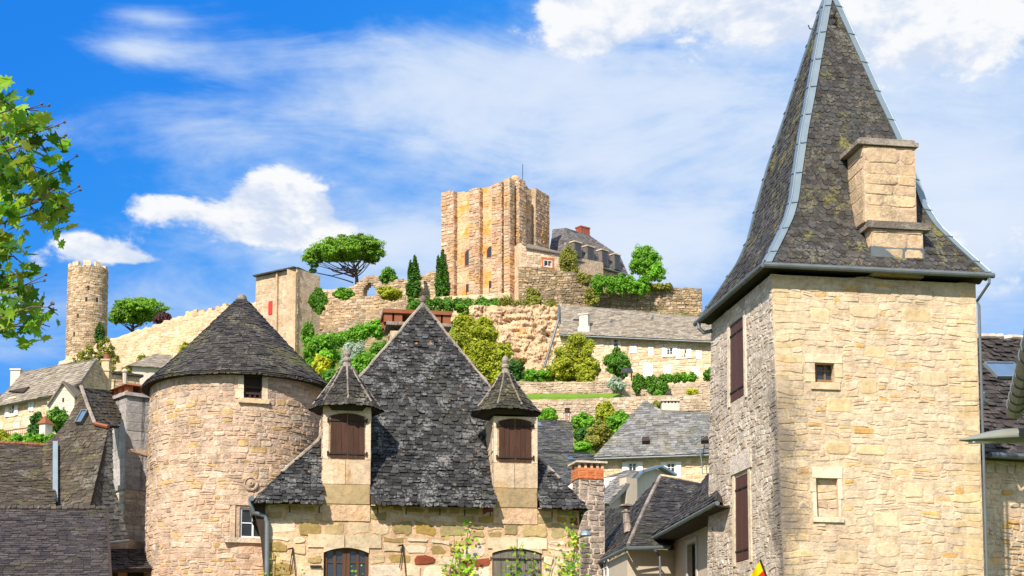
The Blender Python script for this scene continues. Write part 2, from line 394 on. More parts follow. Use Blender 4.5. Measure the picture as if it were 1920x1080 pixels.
def crown(mb, blobs, n, size, seed=1, clump=.34, nc=26, shape=LEAF4, mi=0, up=.25, flatten=1.0, vol=.34):
    r = np.random.default_rng(seed); wts = np.array([b[1][0] * b[1][2] + b[1][1] * b[1][2] for b in blobs]); wts = wts / wts.sum()
    for (c, rad), wt in zip(blobs, wts):
        c = np.asarray(c); rad = np.asarray(rad); m = int(n * wt); k = max(6, int(nc))
        d = rand_dirs(r, k); cc = d * (r.uniform(.45, .92, k) ** .6)[:, None]; cr = clump * r.uniform(.55, 1.25, k)
        i = r.integers(0, k, m); dl = rand_dirs(r, m); dl[:, 2] *= flatten
        q = cc[i] + dl * (cr[i] * r.uniform(.35, 1, m) ** .5)[:, None]
        out = r.random(m) < .07; q[out] *= r.uniform(1.02, 1.22, out.sum())[:, None]; v = (r.random(m) < vol) & ~out; dv = rand_dirs(r, m); q[v] = (dv * (r.random(m) ** .4)[:, None])[v] * .88; 
        nr = dl * .7 + q * .6 + rand_dirs(r, m) * .45 + V3(0, -.2, up + .15); nr /= np.linalg.norm(nr, axis=1)[:, None]
        put_leaves(mb, c + q * rad, nr, size, r, shape, mi)

# ------------------------------------------------------------------ materials
def mat(name, rough=.85):
    m = bpy.data.materials.new(name); m.use_nodes = True; t = NT(m.node_tree)
    b = t.n['Principled BSDF']; b.inputs['Roughness'].default_value = rough
    try: b.inputs['Specular IOR Level'].default_value = .25
    except Exception: pass
    return m, t, b
def coords(t): return t.node('ShaderNodeTexCoord').outputs['Object']
def bump(t, b, h, strength=.4, dist=.02):
    n = t.node('ShaderNodeBump'); n.inputs['Strength'].default_value = strength; n.inputs['Distance'].default_value = dist
    t.link(h, n.inputs['Height']); t.link(n.outputs[0], b.inputs['Normal'])
def island(t): return t.node('ShaderNodeNewGeometry').outputs['Random Per Island']
def ramp_cols(cols): return [((i + .0) / len(cols), c) for i, c in enumerate(cols)]
def stone_mat(name, cols, s=1.0, mot=.30, lichen=.25, lcol=(.10, .095, .085), warm=.3, wcol=(.55, .30, .08), bs=.5, streak=0.0, lthr=.56, wthr=.56, corner=None):
    m, t, b = mat(name, .92); co = coords(t)
    base = t.ramp(island(t), ramp_cols(cols), 'CONSTANT')
    j = t.math('FRACT', t.math('MULTIPLY', island(t), 37.7)); base = t.mix(1.0, base, t.ramp(j, [(0, .88), (1, 1.08)]), 'MULTIPLY')
    n1 = t.noise(co, 3.2 * s, 7, .62); n2 = t.noise(co, .75 * s, 8, .66, .4); n3 = t.noise(co, 22 * s, 5, .65); n4 = t.noise(t.mapping(co, (1, 1, 1), (7, 3, 1)), 1.9 * s, 6, .6)
    c = t.mix(1.0, base, t.ramp(n1, [(.25, 1 - mot), (.5, 1.0), (.78, 1 + mot * .55)]), 'MULTIPLY')
    c = t.mix(t.math('MULTIPLY', t.remap(n4, wthr, wthr + .16), warm), c, wcol)
    c = t.mix(1.0, c, t.ramp(t.noise(co, .55 * s, 5, .6, .5), [(.3, .80), (.5, 1.0), (.72, 1.10)]), 'MULTIPLY')
    c = t.mix(1.0, c, t.ramp(t.noise(co, 9.5 * s, 6, .7), [(.30, .72), (.5, 1.0), (.75, 1.16)]), 'MULTIPLY')
    lm = t.remap(t.math('ADD', n2, t.math('MULTIPLY', t.math('SUBTRACT', n3, .5), .45)), lthr, lthr + .17)
    c = t.mix(t.math('MULTIPLY', lm, lichen), c, lcol)
    if streak:
        sk = t.noise(t.mapping(co, (2.6, 2.6, .16)), 2.2 * s, 6, .65); c = t.mix(t.math('MULTIPLY', t.remap(t.math('ADD', sk, t.math('MULTIPLY', t.math('SUBTRACT', n3, .5), .3)), .53, .72), streak), c, (.07, .068, .065))
    if corner:      # black weathering that has crept up the exposed corner of the tower
        sp = t.node('ShaderNodeSeparateXYZ'); t.link(co, sp.inputs[0]); dx = t.math('SUBTRACT', sp.outputs[0], corner[0]); dy = t.math('SUBTRACT', sp.outputs[1], corner[1])
        dd = t.math('SQRT', t.math('ADD', t.math('MULTIPLY', dx, dx), t.math('MULTIPLY', dy, dy))); wb = t.math('ADD', t.math('MULTIPLY', t.math('SUBTRACT', n2, .5), 2.2), t.math('MULTIPLY', t.math('SUBTRACT', n3, .5), 1.0))
        k = t.math('MULTIPLY', t.remap(t.math('ADD', dd, wb), .10, .75, 1, 0), t.remap(t.math('ADD', sp.outputs[2], t.math('MULTIPLY', wb, 2.0)), 7.0, 10.0, 1, 0)); c = t.mix(t.math('MULTIPLY', k, .8), c, (.12, .11, .10))
    c = t.mix(1.0, c, (1.03, .965, .98), 'MULTIPLY')
    spk = t.remap(n3, .60, .74); c = t.mix(t.math('MULTIPLY', spk, .35), c, t.mix(1.0, c, (.45, .40, .34), 'MULTIPLY'))
    t.link(c, b.inputs['Base Color'])
    hb = t.math('ADD', t.math('MULTIPLY', n3, .5), t.math('ADD', n1, t.math('MULTIPLY', t.noise(co, 60 * s, 3, .6), .25)))
    bump(t, b, t.math('ADD', hb, t.math('MULTIPLY', t.noise(co, 9.5 * s, 6, .7), .8)), min(1, bs * 1.3), .04 / s); return m
def plain_mat(name, col, var=.25, s=4.0, rough=.85, metal=0.0, bs=.15, dirt=0.0, dcol=(.08, .07, .06), streak=0.0):
    m, t, b = mat(name, rough); co = coords(t); b.inputs['Metallic'].default_value = metal
    n1 = t.noise(co, s, 7, .6); n2 = t.noise(co, s * 8, 4, .6)
    c = t.mix(1.0, col, t.ramp(n1, [(.25, 1 - var), (.75, 1 + var * .6)]), 'MULTIPLY')
    if dirt: c = t.mix(t.math('MULTIPLY', t.remap(t.math('ADD', n1, t.math('MULTIPLY', t.math('SUBTRACT', n2, .5), .4)), .48, .72), dirt), c, dcol)
    if streak:
        sk = t.noise(t.mapping(co, (3, 3, .15)), 3, 6, .65); c = t.mix(t.math('MULTIPLY', t.remap(sk, .5, .72), streak), c, dcol)
    t.link(c, b.inputs['Base Color']); bump(t, b, t.math('ADD', n1, t.math('MULTIPLY', n2, .5)), bs, .02); return m
def slate_mat(name, cols, lichen=(.35, .34, .30), la=.3, moss=(.22, .21, .03), ma=.2, ms=.8, rough=.66, orange=.0, lthr=.58, s=1.0):
    lo, hi = (.42, .80) if s == 1.0 else (.80, 1.06)
    m, t, b = mat(name, rough); co = coords(t); r = island(t)
    base = t.ramp(r, ramp_cols(cols), 'CONSTANT'); j = t.math('FRACT', t.math('MULTIPLY', r, 53.3)); base = t.mix(1.0, base, t.ramp(j, [(0, lo), (1, hi)]), 'MULTIPLY')
    n1 = t.noise(co, 5 * s, 6, .62); n2 = t.noise(co, ms * s, 7, .65, .3); n3 = t.noise(co, 17 * s, 5, .68); n4 = t.noise(t.mapping(co, (1, 1, 1), (3, 9, 4)), 2.3 * s, 6, .6)
    c = t.mix(1.0, base, t.ramp(n1, [(.28, .72), (.75, 1.22)]), 'MULTIPLY')
    k = t.math('MULTIPLY', t.remap(t.math('ADD', n4, t.math('MULTIPLY', t.math('SUBTRACT', n3, .5), .9)), lthr, lthr + .12), la); c = t.mix(k, c, lichen)
    k = t.math('MULTIPLY', t.remap(t.math('ADD', n2, t.math('MULTIPLY', t.math('SUBTRACT', n3, .5), .5)), .54, .70), ma); c = t.mix(k, c, moss)
    if orange:
        k = t.math('MULTIPLY', t.remap(t.noise(co, 7 * s, 3, .5), .70, .75), orange); c = t.mix(k, c, (.52, .22, .04))
    t.link(c, b.inputs['Base Color']); bump(t, b, t.math('ADD', n1, n3), .35, .008)
    return m
def leaf_mat(name, cols, trans=.35, var=.35, s=.5, gain=1.9):
    m, t, b = mat(name, .55); co = coords(t)
    c = t.ramp(island(t), [(i / max(1, len(cols) - 1), tuple(min(.6, x * gain) for x in q)) for i, q in enumerate(cols)])
    c = t.mix(1.0, c, t.ramp(t.noise(co, s, 3, .5), [(.3, 1 - var), (.7, 1 + var)]), 'MULTIPLY')
    t.link(c, b.inputs['Base Color']); tr = t.node('ShaderNodeBsdfTranslucent'); t.link(t.mix(1.0, c, (1.25, 1.2, .6), 'MULTIPLY'), tr.inputs[0])
    mx = t.node('ShaderNodeMixShader'); mx.inputs[0].default_value = trans; t.link(b.outputs[0], mx.inputs[1]); t.link(tr.outputs[0], mx.inputs[2])
    t.link(mx.outputs[0], t.n['Material Output'].inputs[0]); return m
def wood_mat(name, col, var=.4, rough=.75):
    m, t, b = mat(name, rough); co = coords(t); g = t.noise(t.mapping(co, (22, 22, 1.2)), 2.0, 6, .65, .4); r = island(t)
    c = t.mix(1.0, col, t.ramp(g, [(.3, 1 - var), (.7, 1 + var * .8)]), 'MULTIPLY'); c = t.mix(1.0, c, t.ramp(r, [(0, .8), (1, 1.2)]), 'MULTIPLY')
    t.link(c, b.inputs['Base Color']); bump(t, b, g, .3, .006); return m
def glass_mat(name, col=(.02, .025, .03)):
    m, t, b = mat(name, .06); b.inputs['Specular IOR Level'].default_value = .6
    n = t.noise(coords(t), 2.0, 3); t.link(t.mix(n, col, tuple(x * 2.2 for x in col)), b.inputs['Base Color']); return m

CREAM = [(0.622, 0.473, 0.314), (0.632, 0.492, 0.332), (0.612, 0.463, 0.294), (0.622, 0.473, 0.304), (0.643, 0.511, 0.361), (0.612, 0.463, 0.304), (0.632, 0.482, 0.314), (0.592, 0.454, 0.314), (0.632, 0.434, 0.218)]
M = {}
M['tower_stone'] = stone_mat('tower rubble', CREAM + [(.61, .51, .36)] * 12 + [(.60, .38, .13)], lichen=.2, warm=.34, mot=.3, wcol=(.58, .36, .12), lthr=.6, corner=(-1.862, -2.737))
M['tower_quoin'] = stone_mat('tower quoin', [(.62, .49, .28), (.63, .51, .32), (.61, .47, .26), (.63, .52, .34)], lichen=.12, warm=.25, mot=.2, bs=.3, corner=(-1.862, -2.737))
M['tower_mortar'] = stone_mat('tower mortar', [(.58, .47, .32)], lichen=.10, warm=.15, mot=.28, bs=.8, corner=(-1.862, -2.737))
M['side_stone'] = stone_mat('weathered rubble', [(.60, .53, .42), (.64, .58, .48), (.56, .49, .38), (.62, .56, .45), (.66, .61, .52), (.54, .46, .36)], lichen=.5, lcol=(.20, .18, .15), warm=.12, mot=.32, bs=.7, streak=.25, lthr=.56, corner=(-1.862, -2.737))
M['side_mortar'] = stone_mat('weathered mortar', [(.56, .49, .38)], lichen=.45, mot=.35, bs=.9, corner=(-1.862, -2.737))
M['round_stone'] = stone_mat('round tower rubble', [(.54, .42, .29), (.58, .45, .32), (.52, .39, .26), (.58, .43, .31), (.61, .50, .36), (.49, .38, .27), (.57, .41, .27), (.62, .53, .40), (.58, .41, .18), (.55, .43, .32)], lichen=.62, lcol=(.20, .17, .14), warm=.3, mot=.36, bs=.8, wcol=(.58, .35, .13), lthr=.51, streak=.25)
M['round_mortar'] = stone_mat('round tower mortar', [(.54, .41, .29)], lichen=.4, mot=.35, bs=.9, warm=.15, lthr=.52)
M['ashlar'] = stone_mat('pale ashlar', [(.64, .53, .35), (.66, .56, .39), (.62, .50, .32)], lichen=.2, warm=.3, mot=.2, bs=.4)
M['white_ashlar'] = stone_mat('white ashlar', [(.70, .62, .48), (.67, .58, .42)], lichen=.15, warm=.22, mot=.18, bs=.35)
M['house_stone'] = stone_mat('house block', [(.33, .25, .09), (.36, .28, .12), (.58, .46, .29), (.30, .25, .11), (.40, .27, .07), (.38, .31, .15), (.62, .52, .38), (.34, .29, .14), (.44, .34, .16), (.28, .08, .04), (.37, .29, .12), (.50, .38, .19)], lichen=.16, warm=.12, mot=.24, bs=.45)
M['house_low'] = stone_mat('house pale block', [(.66, .56, .40), (.62, .50, .33), (.68, .60, .46), (.64, .52, .36), (.36, .26, .09), (.67, .59, .45), (.25, .065, .03), (.60, .47, .28), (.66, .56, .40), (.42, .31, .14), (.30, .22, .08)], lichen=.12, warm=.18, mot=.22, bs=.4)
M['house_mortar'] = stone_mat('pinkish mortar', [(.60, .42, .26)], lichen=.14, warm=.2, mot=.28, bs=.9)
M['olive_stone'] = stone_mat('olive sandstone block', [(.35, .27, .14), (.39, .30, .16)], lichen=.3, mot=.25, bs=.35, warm=.2)
M['dormer_stone'] = stone_mat('dormer stone', [(.62, .49, .33), (.64, .53, .39)], lichen=.4, lcol=(.25, .21, .14), warm=.45, mot=.26, bs=.5, streak=.25)
M['far_stone'] = stone_mat('castle rubble', [(0.520, 0.395, 0.238), (0.580, 0.451, 0.290), (0.460, 0.338, 0.194), (0.620, 0.508, 0.352), (0.540, 0.395, 0.220), (0.400, 0.301, 0.176)], s=.28, lichen=.4, lcol=(.16, .13, .09), warm=.3, mot=.4, bs=.7)
M['far_mortar'] = stone_mat('castle mortar', [(.46, .37, .25)], s=.28, lichen=.35, lcol=(.15, .12, .08), warm=.2, mot=.4, bs=.8)
M['rampart_stone'] = stone_mat('pale rampart stone', [(0.680, 0.517, 0.299), (0.720, 0.573, 0.370), (0.640, 0.470, 0.264), (0.740, 0.611, 0.422)], s=.25, lichen=.15, warm=.3, mot=.25, bs=.6, wcol=(.6, .42, .16))  # lighter base colour than the castle rubble
M['rampart_mortar'] = stone_mat('rampart mortar', [(.66, .53, .34)], s=.25, lichen=.18, warm=.25, mot=.3, bs=.7)
M['keep_stone'] = stone_mat('keep masonry', [(.60, .43, .27), (.62, .46, .30), (.56, .37, .23), (.63, .50, .35), (.59, .41, .25), (.50, .29, .18), (.61, .45, .28), (.58, .38, .22)], s=.3, lichen=.5, lcol=(.20, .14, .09), warm=.6, mot=.34, bs=.7, wcol=(.58, .30, .06), streak=.45, wthr=.47)
M['keep_smooth'] = stone_mat('keep ashlar wall', [(.62, .45, .27), (.63, .47, .29), (.61, .42, .24)], s=.3, lichen=.3, lcol=(.24, .16, .08), warm=1.0, mot=.3, bs=.5, wcol=(.60, .32, .06), streak=.4, wthr=.47)
M['dark_wall'] = stone_mat('dry terrace stone', [(.40, .30, .17), (.46, .35, .21), (.34, .26, .15), (.52, .41, .27), (.28, .22, .13), (.44, .33, .18)], s=.35, lichen=.7, lcol=(.085, .07, .045), warm=.3, mot=.45, bs=.9, lthr=.47)
M['garden_wall'] = stone_mat('garden wall stone', [(0.540, 0.432, 0.299), (0.600, 0.498, 0.361), (0.480, 0.385, 0.264), (0.620, 0.526, 0.405)], s=.35, lichen=.4, lcol=(.2, .18, .12), warm=.2, mot=.35, bs=.7)
M['lb_stone'] = stone_mat('long house rubble', [(0.660, 0.517, 0.334), (0.700, 0.564, 0.387), (0.600, 0.451, 0.273), (0.720, 0.611, 0.440)], s=.4, lichen=.12, warm=.3, mot=.28, bs=.5)
M['ruin_stone'] = stone_mat('ruined tower ashlar', [(0.560, 0.432, 0.273), (0.600, 0.479, 0.326), (0.520, 0.395, 0.246)], s=.3, lichen=.3, lcol=(.2, .17, .12), warm=.3, mot=.3, bs=.5, streak=.25)
M['chim_stone'] = stone_mat('chimney stone', [(.56, .43, .27), (.60, .46, .28), (.52, .40, .26)], lichen=.75, lcol=(.20, .17, .13), warm=.35, mot=.3, bs=.6)
M['block_grey'] = stone_mat('grey block', [(.40, .39, .36), (.44, .43, .40), (.36, .35, .33), (.42, .41, .37)], lichen=.35, warm=.05, mot=.25, bs=.3, streak=.85)
M['plaster'] = plain_mat('old beige plaster', (.55, .46, .36), .2, 1.2, .9, bs=.2, dirt=.25, dcol=(.28, .22, .16), streak=.25)
M['plaster2'] = plain_mat('pale render', (.62, .55, .46), .15, 1.0, .9, bs=.15, dirt=.15, dcol=(.35, .28, .22), streak=.2)
M['white'] = plain_mat('white paint', (.80, .79, .76), .06, 3, .6, bs=.05)
M['shutter_brown'] = wood_mat('brown stained board', (.060, .026, .016), .45)
M['shutter_maroon'] = wood_mat('maroon painted board', (.085, .035, .028), .25, .6)
M['shutter_grey'] = wood_mat('weathered grey board', (.15, .13, .105), .45)
M['dark_wood'] = wood_mat('dark timber', (.045, .030, .022), .4)
M['brown_frame'] = wood_mat('brown joinery', (.10, .045, .025), .3, .6)
M['ochre_frame'] = wood_mat('ochre joinery', (.22, .12, .05), .3, .6)
M['iron'] = plain_mat('rusted iron', (.035, .026, .022), .4, 12, .7, bs=.2)
M['zinc'] = plain_mat('zinc sheet', (.26, .32, .36), .18, 2.5, .42, .55, bs=.08, dirt=.15, dcol=(.2, .22, .23))
M['gutter'] = plain_mat('aged zinc gutter', (.15, .17, .18), .25, 4, .5, .35, bs=.1)
M['pipe'] = plain_mat('grey downpipe', (.20, .22, .24), .2, 4, .45, .3, bs=.08)
M['glass'] = glass_mat('window glass'); M['skyglass'] = glass_mat('skylight glass', (.05, .09, .16))
M['brick'] = stone_mat('orange brick', [(.52, .17, .06), (.56, .20, .08), (.46, .14, .05)], s=1, lichen=.2, warm=0, mot=.25)
M['terracotta'] = plain_mat('terracotta', (.30, .105, .05), .4, 5, .85, dirt=.65, dcol=(.10, .065, .05))
M['red_paint'] = plain_mat('red paint', (.52, .04, .03), .1, 3, .6)
M['stack_stone'] = stone_mat('blackened rubble', [(.36, .31, .25), (.42, .37, .30), (.30, .26, .21), (.44, .36, .28)], lichen=.8, lcol=(.07, .065, .06), warm=.15, mot=.4, bs=.8, streak=.5, lthr=.47)
M['white_lichen'] = stone_mat('pale ridge mortar', [(.36, .32, .26), (.30, .27, .22)], lichen=.75, warm=.2, mot=.4, bs=.8, lcol=(.09, .08, .07), lthr=.46)
GREY = [(.060, .060, .066), (.085, .085, .092), (.045, .045, .050), (.105, .105, .112), (.072, .070, .076)]
M['slate_house'] = slate_mat('dark blue slate', [(q[0] * .66, q[0] * .635, q[0] * .64) for q in GREY] + [(.118, .115, .118), (.086, .085, .09), (.034, .032, .031)], la=.55, lichen=(.26, .26, .25), ma=.05, orange=.7, lthr=.55)
M['slate_left_low'] = slate_mat('rusty mixed slate', GREY + [(.13, .13, .14), (.17, .08, .055), (.14, .145, .16)], la=.5, ma=.05, orange=.4)
M['slate_cone'] = slate_mat('brown grey slate', [(.068, .058, .052), (.088, .077, .069), (.054, .047, .042), (.105, .094, .084)], la=.5, lichen=(.22, .195, .16), ma=.45, moss=(.20, .19, .05), ms=.55)
M['slate_spire'] = slate_mat('spire slate', [(.080, .071, .064), (.098, .088, .079), (.064, .057, .053), (.11, .099, .088), (.078, .077, .080)], la=.4, lichen=(.24, .22, .17), ma=.55, moss=(.25, .23, .05), ms=1.3, orange=.5)
M['slate_dormer'] = slate_mat('dormer slate', [(.062, .053, .047), (.08, .07, .062), (.05, .043, .039)], la=.6, lichen=(.26, .24, .20), ma=.2)
M['slate_purple'] = slate_mat('purple slate', [(.078, .060, .056), (.096, .076, .069), (.062, .049, .046), (.11, .088, .080)], la=.40, lichen=(.30, .28, .25), ma=.12, lthr=.62)
M['slate_moss'] = slate_mat('mossy slate', [(.115, .088, .06), (.14, .108, .072), (.092, .07, .05)], la=.3, ma=.6, moss=(.15, .13, .025), ms=1.6)
M['slate_grey'] = slate_mat('grey slate', [(.11, .108, .106), (.135, .132, .128), (.090, .088, .088), (.15, .148, .142)], la=.4, lichen=(.28, .27, .22), ma=.35, moss=(.20, .18, .05))
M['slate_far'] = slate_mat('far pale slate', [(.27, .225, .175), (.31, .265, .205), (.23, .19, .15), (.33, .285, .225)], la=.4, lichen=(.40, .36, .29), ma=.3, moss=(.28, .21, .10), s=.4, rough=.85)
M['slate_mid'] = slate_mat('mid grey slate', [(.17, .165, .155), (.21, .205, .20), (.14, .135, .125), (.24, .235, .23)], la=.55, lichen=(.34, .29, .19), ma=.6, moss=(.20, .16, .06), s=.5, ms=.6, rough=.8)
M['slate_black'] = slate_mat('black slate', [(.058, .050, .046), (.075, .066, .060), (.046, .040, .037), (.09, .08, .072)], la=.5, lichen=(.27, .25, .22), ma=.1)
M['under'] = plain_mat('roof batten boards', (.045, .035, .028), .3, 3, .95)
M['dull_under'] = plain_mat('far roof deck', (.16, .145, .125), .3, 1, .95)
M['rock'] = stone_mat('limestone cliff', [(.64, .48, .29)], s=.25, lichen=.5, lcol=(.24, .17, .09), warm=.9, wcol=(.56, .28, .05), mot=.4, bs=1, lthr=.53)
M['bark'] = plain_mat('bark', (.13, .095, .07), .35, 6, .95, bs=.5)
def leaves_of(n, cols, **k): M[n] = leaf_mat(n, cols, **k)
leaves_of('leaf_maple', [(.02, .06, .006), (.045, .12, .008), (.12, .24, .02), (.19, .30, .025), (.03, .09, .01), (.24, .26, .04), (.08, .19, .015)], trans=.5, s=1.2, gain=1.75)
leaves_of('leaf_bright', [(.04, .12, .008), (.085, .21, .012), (.14, .28, .02)], s=.25)
leaves_of('leaf_green', [(.03, .085, .008), (.06, .15, .012), (.10, .20, .018)], s=.25)
leaves_of('leaf_dark', [(.016, .05, .008), (.03, .085, .010), (.05, .115, .014)], s=.25)
leaves_of('leaf_pine', [(.04, .10, .008), (.085, .18, .010), (.15, .25, .012)], s=.25, trans=.35)
leaves_of('leaf_cypress', [(.02, .065, .008), (.04, .11, .010), (.065, .15, .014)], s=.4, trans=.2)
leaves_of('leaf_yellow', [(.11, .14, .008), (.19, .21, .012), (.26, .26, .02), (.12, .17, .012)], s=.2)
leaves_of('leaf_olive', [(.09, .10, .02), (.15, .155, .025), (.20, .19, .03)], s=.25)
leaves_of('leaf_silver', [(.19, .24, .20), (.26, .31, .26), (.15, .20, .16)], s=.3)
leaves_of('leaf_red', [(.05, .015, .02), (.09, .03, .03), (.04, .02, .02)], s=.3)
leaves_of('leaf_gold', [(.45, .32, .01), (.36, .30, .02), (.16, .22, .02)], s=.3)
leaves_of('leaf_vine', [(.06, .16, .010), (.11, .24, .015), (.20, .32, .02), (.28, .32, .03)], trans=.45, s=1.5)
M['grass'] = plain_mat('grass and scrub', (.10, .15, .02), .5, .35, .95, bs=.6, dirt=.6, dcol=(.24, .19, .08))

# ------------------------------------------------------------------ building helpers
def prof_from_px(E, N, cx, rows, kr=1.0):     # pyramid whose front eave passes E; rows = (py, half width px) from eave to apex
    N = unit(V3(N[0], N[1], 0)); T = V3(-N[1], N[0], 0); h0 = 1.0
    for _ in range(6):
        C = V3(E[0], E[1], 0) - N * h0; hs, zs = [], []
        for py, hw in rows:
            h = .8
            for _ in range(12):
                p = C + N * h; z = P(cx, py, p[1])[2]; p[2] = z
                wpx = proj(p + T * h * kr)[0] - proj(p - T * h * kr)[0]; h = max(h * 2 * hw / wpx, 1e-3) if hw > 0 else 0.0
                if hw == 0: break
            p = C + N * h; hs.append(h); zs.append(P(cx, py, p[1])[2])
        h0 = hs[0]
    return C, hs, zs
def prof_from_hip(C, N, hip):                  # right front hip given in pixels
    N = unit(V3(N[0], N[1], 0)); T = V3(-N[1], N[0], 0); C = V3(C[0], C[1], 0); hs, zs = [], []
    for px, py in hip:
        lo, hi = 0.0, 6.0
        for _ in range(40):
            h = (lo + hi) / 2; p = C + (N + T) * h; p[2] = P(px, py, p[1])[2]
            if proj(p)[0] < px: lo = h
            else: hi = h
        hs.append(h); zs.append(p[2])
    return hs, zs
def stone_block(mb, S, u0, u1, w0, w1, dep, off=0.0, mi=0, bi=1, seed=1, **kw):
    mb.uvbox(S, u0, u1, w0, w1, off - dep, off, bi)
    f = Plane(S.O + S.N * off, S.U, S.W, S.N); stones(mb, f, u0, u1, w0, w1, seed=seed, mi=mi, **kw)
    l = Plane(S.O + S.U * u0 + S.N * (off - dep), S.N, S.W, -S.U); stones(mb, l, 0, dep, w0, w1, seed=seed + 1, mi=mi, **kw)
    r = Plane(S.O + S.U * u1 + S.N * off, -S.N, S.W, S.U); stones(mb, r, 0, dep, w0, w1, seed=seed + 2, mi=mi, **kw)
def top_fn(S, tops):
    q = sorted([tuple(S.inv(x, y, u=1, w=20)) for x, y in tops]); us = [a for a, _ in q]; zs = [b for _, b in q]
    return us, zs, (lambda u: float(np.interp(u, us, zs)))
def wall_mesh(mb, S, tops, zb, thick, seed=1, holes=(), bi=1, jag=0.0, **kw):
    us, zs, tf = top_fn(S, tops); g = random.Random(seed)
    if jag:
        n = int((us[-1] - us[0]) / .45); uu = [us[0] + (us[-1] - us[0]) * i / n for i in range(n + 1)]
        zz = [tf(u) + g.uniform(-jag, jag * .4) for u in uu]; us, zs = uu, zz; tf = lambda u: float(np.interp(u, us, zs))
    if holes:
        eps = 1e-3; bu = sorted(set(us + [x for h in holes for x in h[:2]]))
        for a, b in zip(bu[:-1], bu[1:]):
            hh = [h for h in holes if h[0] - eps < (a + b) / 2 < h[1] + eps]; lev = [zb]
            for h in hh: lev += [h[2], h[3]]
            lo = [(lev[i]) for i in range(0, len(lev), 2)]; hi = [lev[i] for i in range(1, len(lev), 2)] + [None]
            for z0, z1 in zip(lo, hi):
                za, zc = (tf(a), tf(b)) if z1 is None else (z1, z1)
                U = [a, b, b, a]; Z = [z0, z0, zc, za]; mb.hexa(np.vstack([S.at([a, b, b, a], [z0, z0, z0, z0], [0, 0, -thick, -thick]), S.at([a, b, b, a], [za, zc, zc, za], [0, 0, -thick, -thick])]), bi)
    else:
        poly = [(us[0], zb)] + [(us[-1], zb)] + list(zip(us, zs))[::-1]; U = [p[0] for p in poly]; Z = [p[1] for p in poly]
        mb.prism(list(S.at(U, Z, [0] * len(U))), -S.N * thick, bi)
    stones(mb, S, us[0], us[-1], zb, max(zs), seed=seed, holes=holes, top=tf, **kw)
    return us, zs, tf
FARK = dict(h=(.22, .42), l=(.35, .85), gap=.04, d=(.02, .10), wav=.05, lite=True, split=.15)
def roof_mesh(mb, anchors, polys, expo=.24, wid=.32, thick=.03, seed=1, under=.08, lift=.02, rnd=.2, U=None, **kw):
    for i, pl in enumerate(polys):
        S = Poly(anchors if not isinstance(anchors[0], list) else anchors[i], pl, U)
        slates(mb, S, S.lo, S.hi, expo, wid, thick, seed + i, rnd=rnd, lift=lift, **kw)
        mb.prism([p - S.N * .012 for p in S.pts], -S.N * under, 1)
    return S
def window(S, r, parent, frame='white', surround=None, sw=.14, shutters=None, name='window', shape=(2, 3), d=.02, pane='glass', sd=.05, fw=.06):
    u0, u1, w0, w1 = r; mb = MB(); f = fw
    for a, b, c, e in ((u0, u0 + f, w0, w1), (u1 - f, u1, w0, w1), (u0 + f, u1 - f, w0, w0 + f), (u0 + f, u1 - f, w1 - f, w1)): mb.uvbox(S, a, b, c, e, d - .10, d + .03)
    for i in range(1, shape[0]): x = u0 + (u1 - u0) * i / shape[0]; mb.uvbox(S, x - f * .4, x + f * .4, w0 + f, w1 - f, d - .08, d + .026)
    for i in range(1, shape[1]): y = w0 + (w1 - w0) * i / shape[1]; mb.uvbox(S, u0 + f, u1 - f, y - f * .25, y + f * .25, d - .08, d + .022)
    o = mb.build(name, M[frame], parent)
    g = MB(); g.uvbox(S, u0 + f * .5, u1 - f * .5, w0 + f * .5, w1 - f * .5, d - .06, d); g.build('pane', M[pane], o)
    if surround:
        q = MB(); s = sw
        for a, b, c, e in ((u0 - s, u0, w0, w1), (u1, u1 + s, w0, w1), (u0 - s * 1.3, u1 + s * 1.3, w1, w1 + s * 1.3), (u0 - s * 1.3, u1 + s * 1.3, w0 - s * .9, w0)): q.uvbox(S, a, b, c, e, -.05, sd)
        q.build('surround', M[surround], o)
    if shutters:
        L = (u1 - u0) * .62
        for a, b in ((u0 - L - .05, u0 - .03), (u1 + .03, u1 + L + .05)):
            q = MB(); q.uvbox(S, a, b, w0 - .05, w1 + .05, .03, .09); q.uvbox(S, a + .06, b - .06, w0 + .1, (w0 + w1) / 2 - .06, .09, .105); q.uvbox(S, a + .06, b - .06, (w0 + w1) / 2 + .06, w1 - .1, .09, .105); q.build('shutter', M[shutters], parent)
    return o
def plank_shutter(S, r, parent, m, n=4, d=0.0, straps=(.12, .86), side=0, arch=None, seed=1):
    u0, u1, w0, w1 = r; g = random.Random(seed); mb = MB(); W = (u1 - u0) / n
    for i in range(n):
        a, b = u0 + W * i + .003, u0 + W * (i + 1) - .003; e = g.uniform(-.003, .003)
        ta, tb = (w1, w1) if arch is None else (arch(a), arch(b))
        lo = S.at([a, b, b, a], [w0] * 4, [d + e, d + e, d + e - .035, d + e - .035]); hi = S.at([a, b, b, a], [ta, tb, tb, ta], [d + e, d + e, d + e - .035, d + e - .035])
        mb.hexa(np.vstack([lo, hi]))
    o = mb.build('shutter', M[m], parent)
    for f in straps:
        h = MB(); y = w0 + (w1 - w0) * f; h.uvbox(S, u0 + .02 - (.06 if side == 0 else 0), u1 - .02 + (.06 if side == 1 else 0), y - .018, y + .018, d + .005, d + .02)
        x = u0 - .05 if side == 0 else u1 + .05; h.tube(list(S.at([x, x], [y - .05, y + .05], [d + .012] * 2)), .018, 6); h.build('strap_hinge', M['iron'], o)
    return o
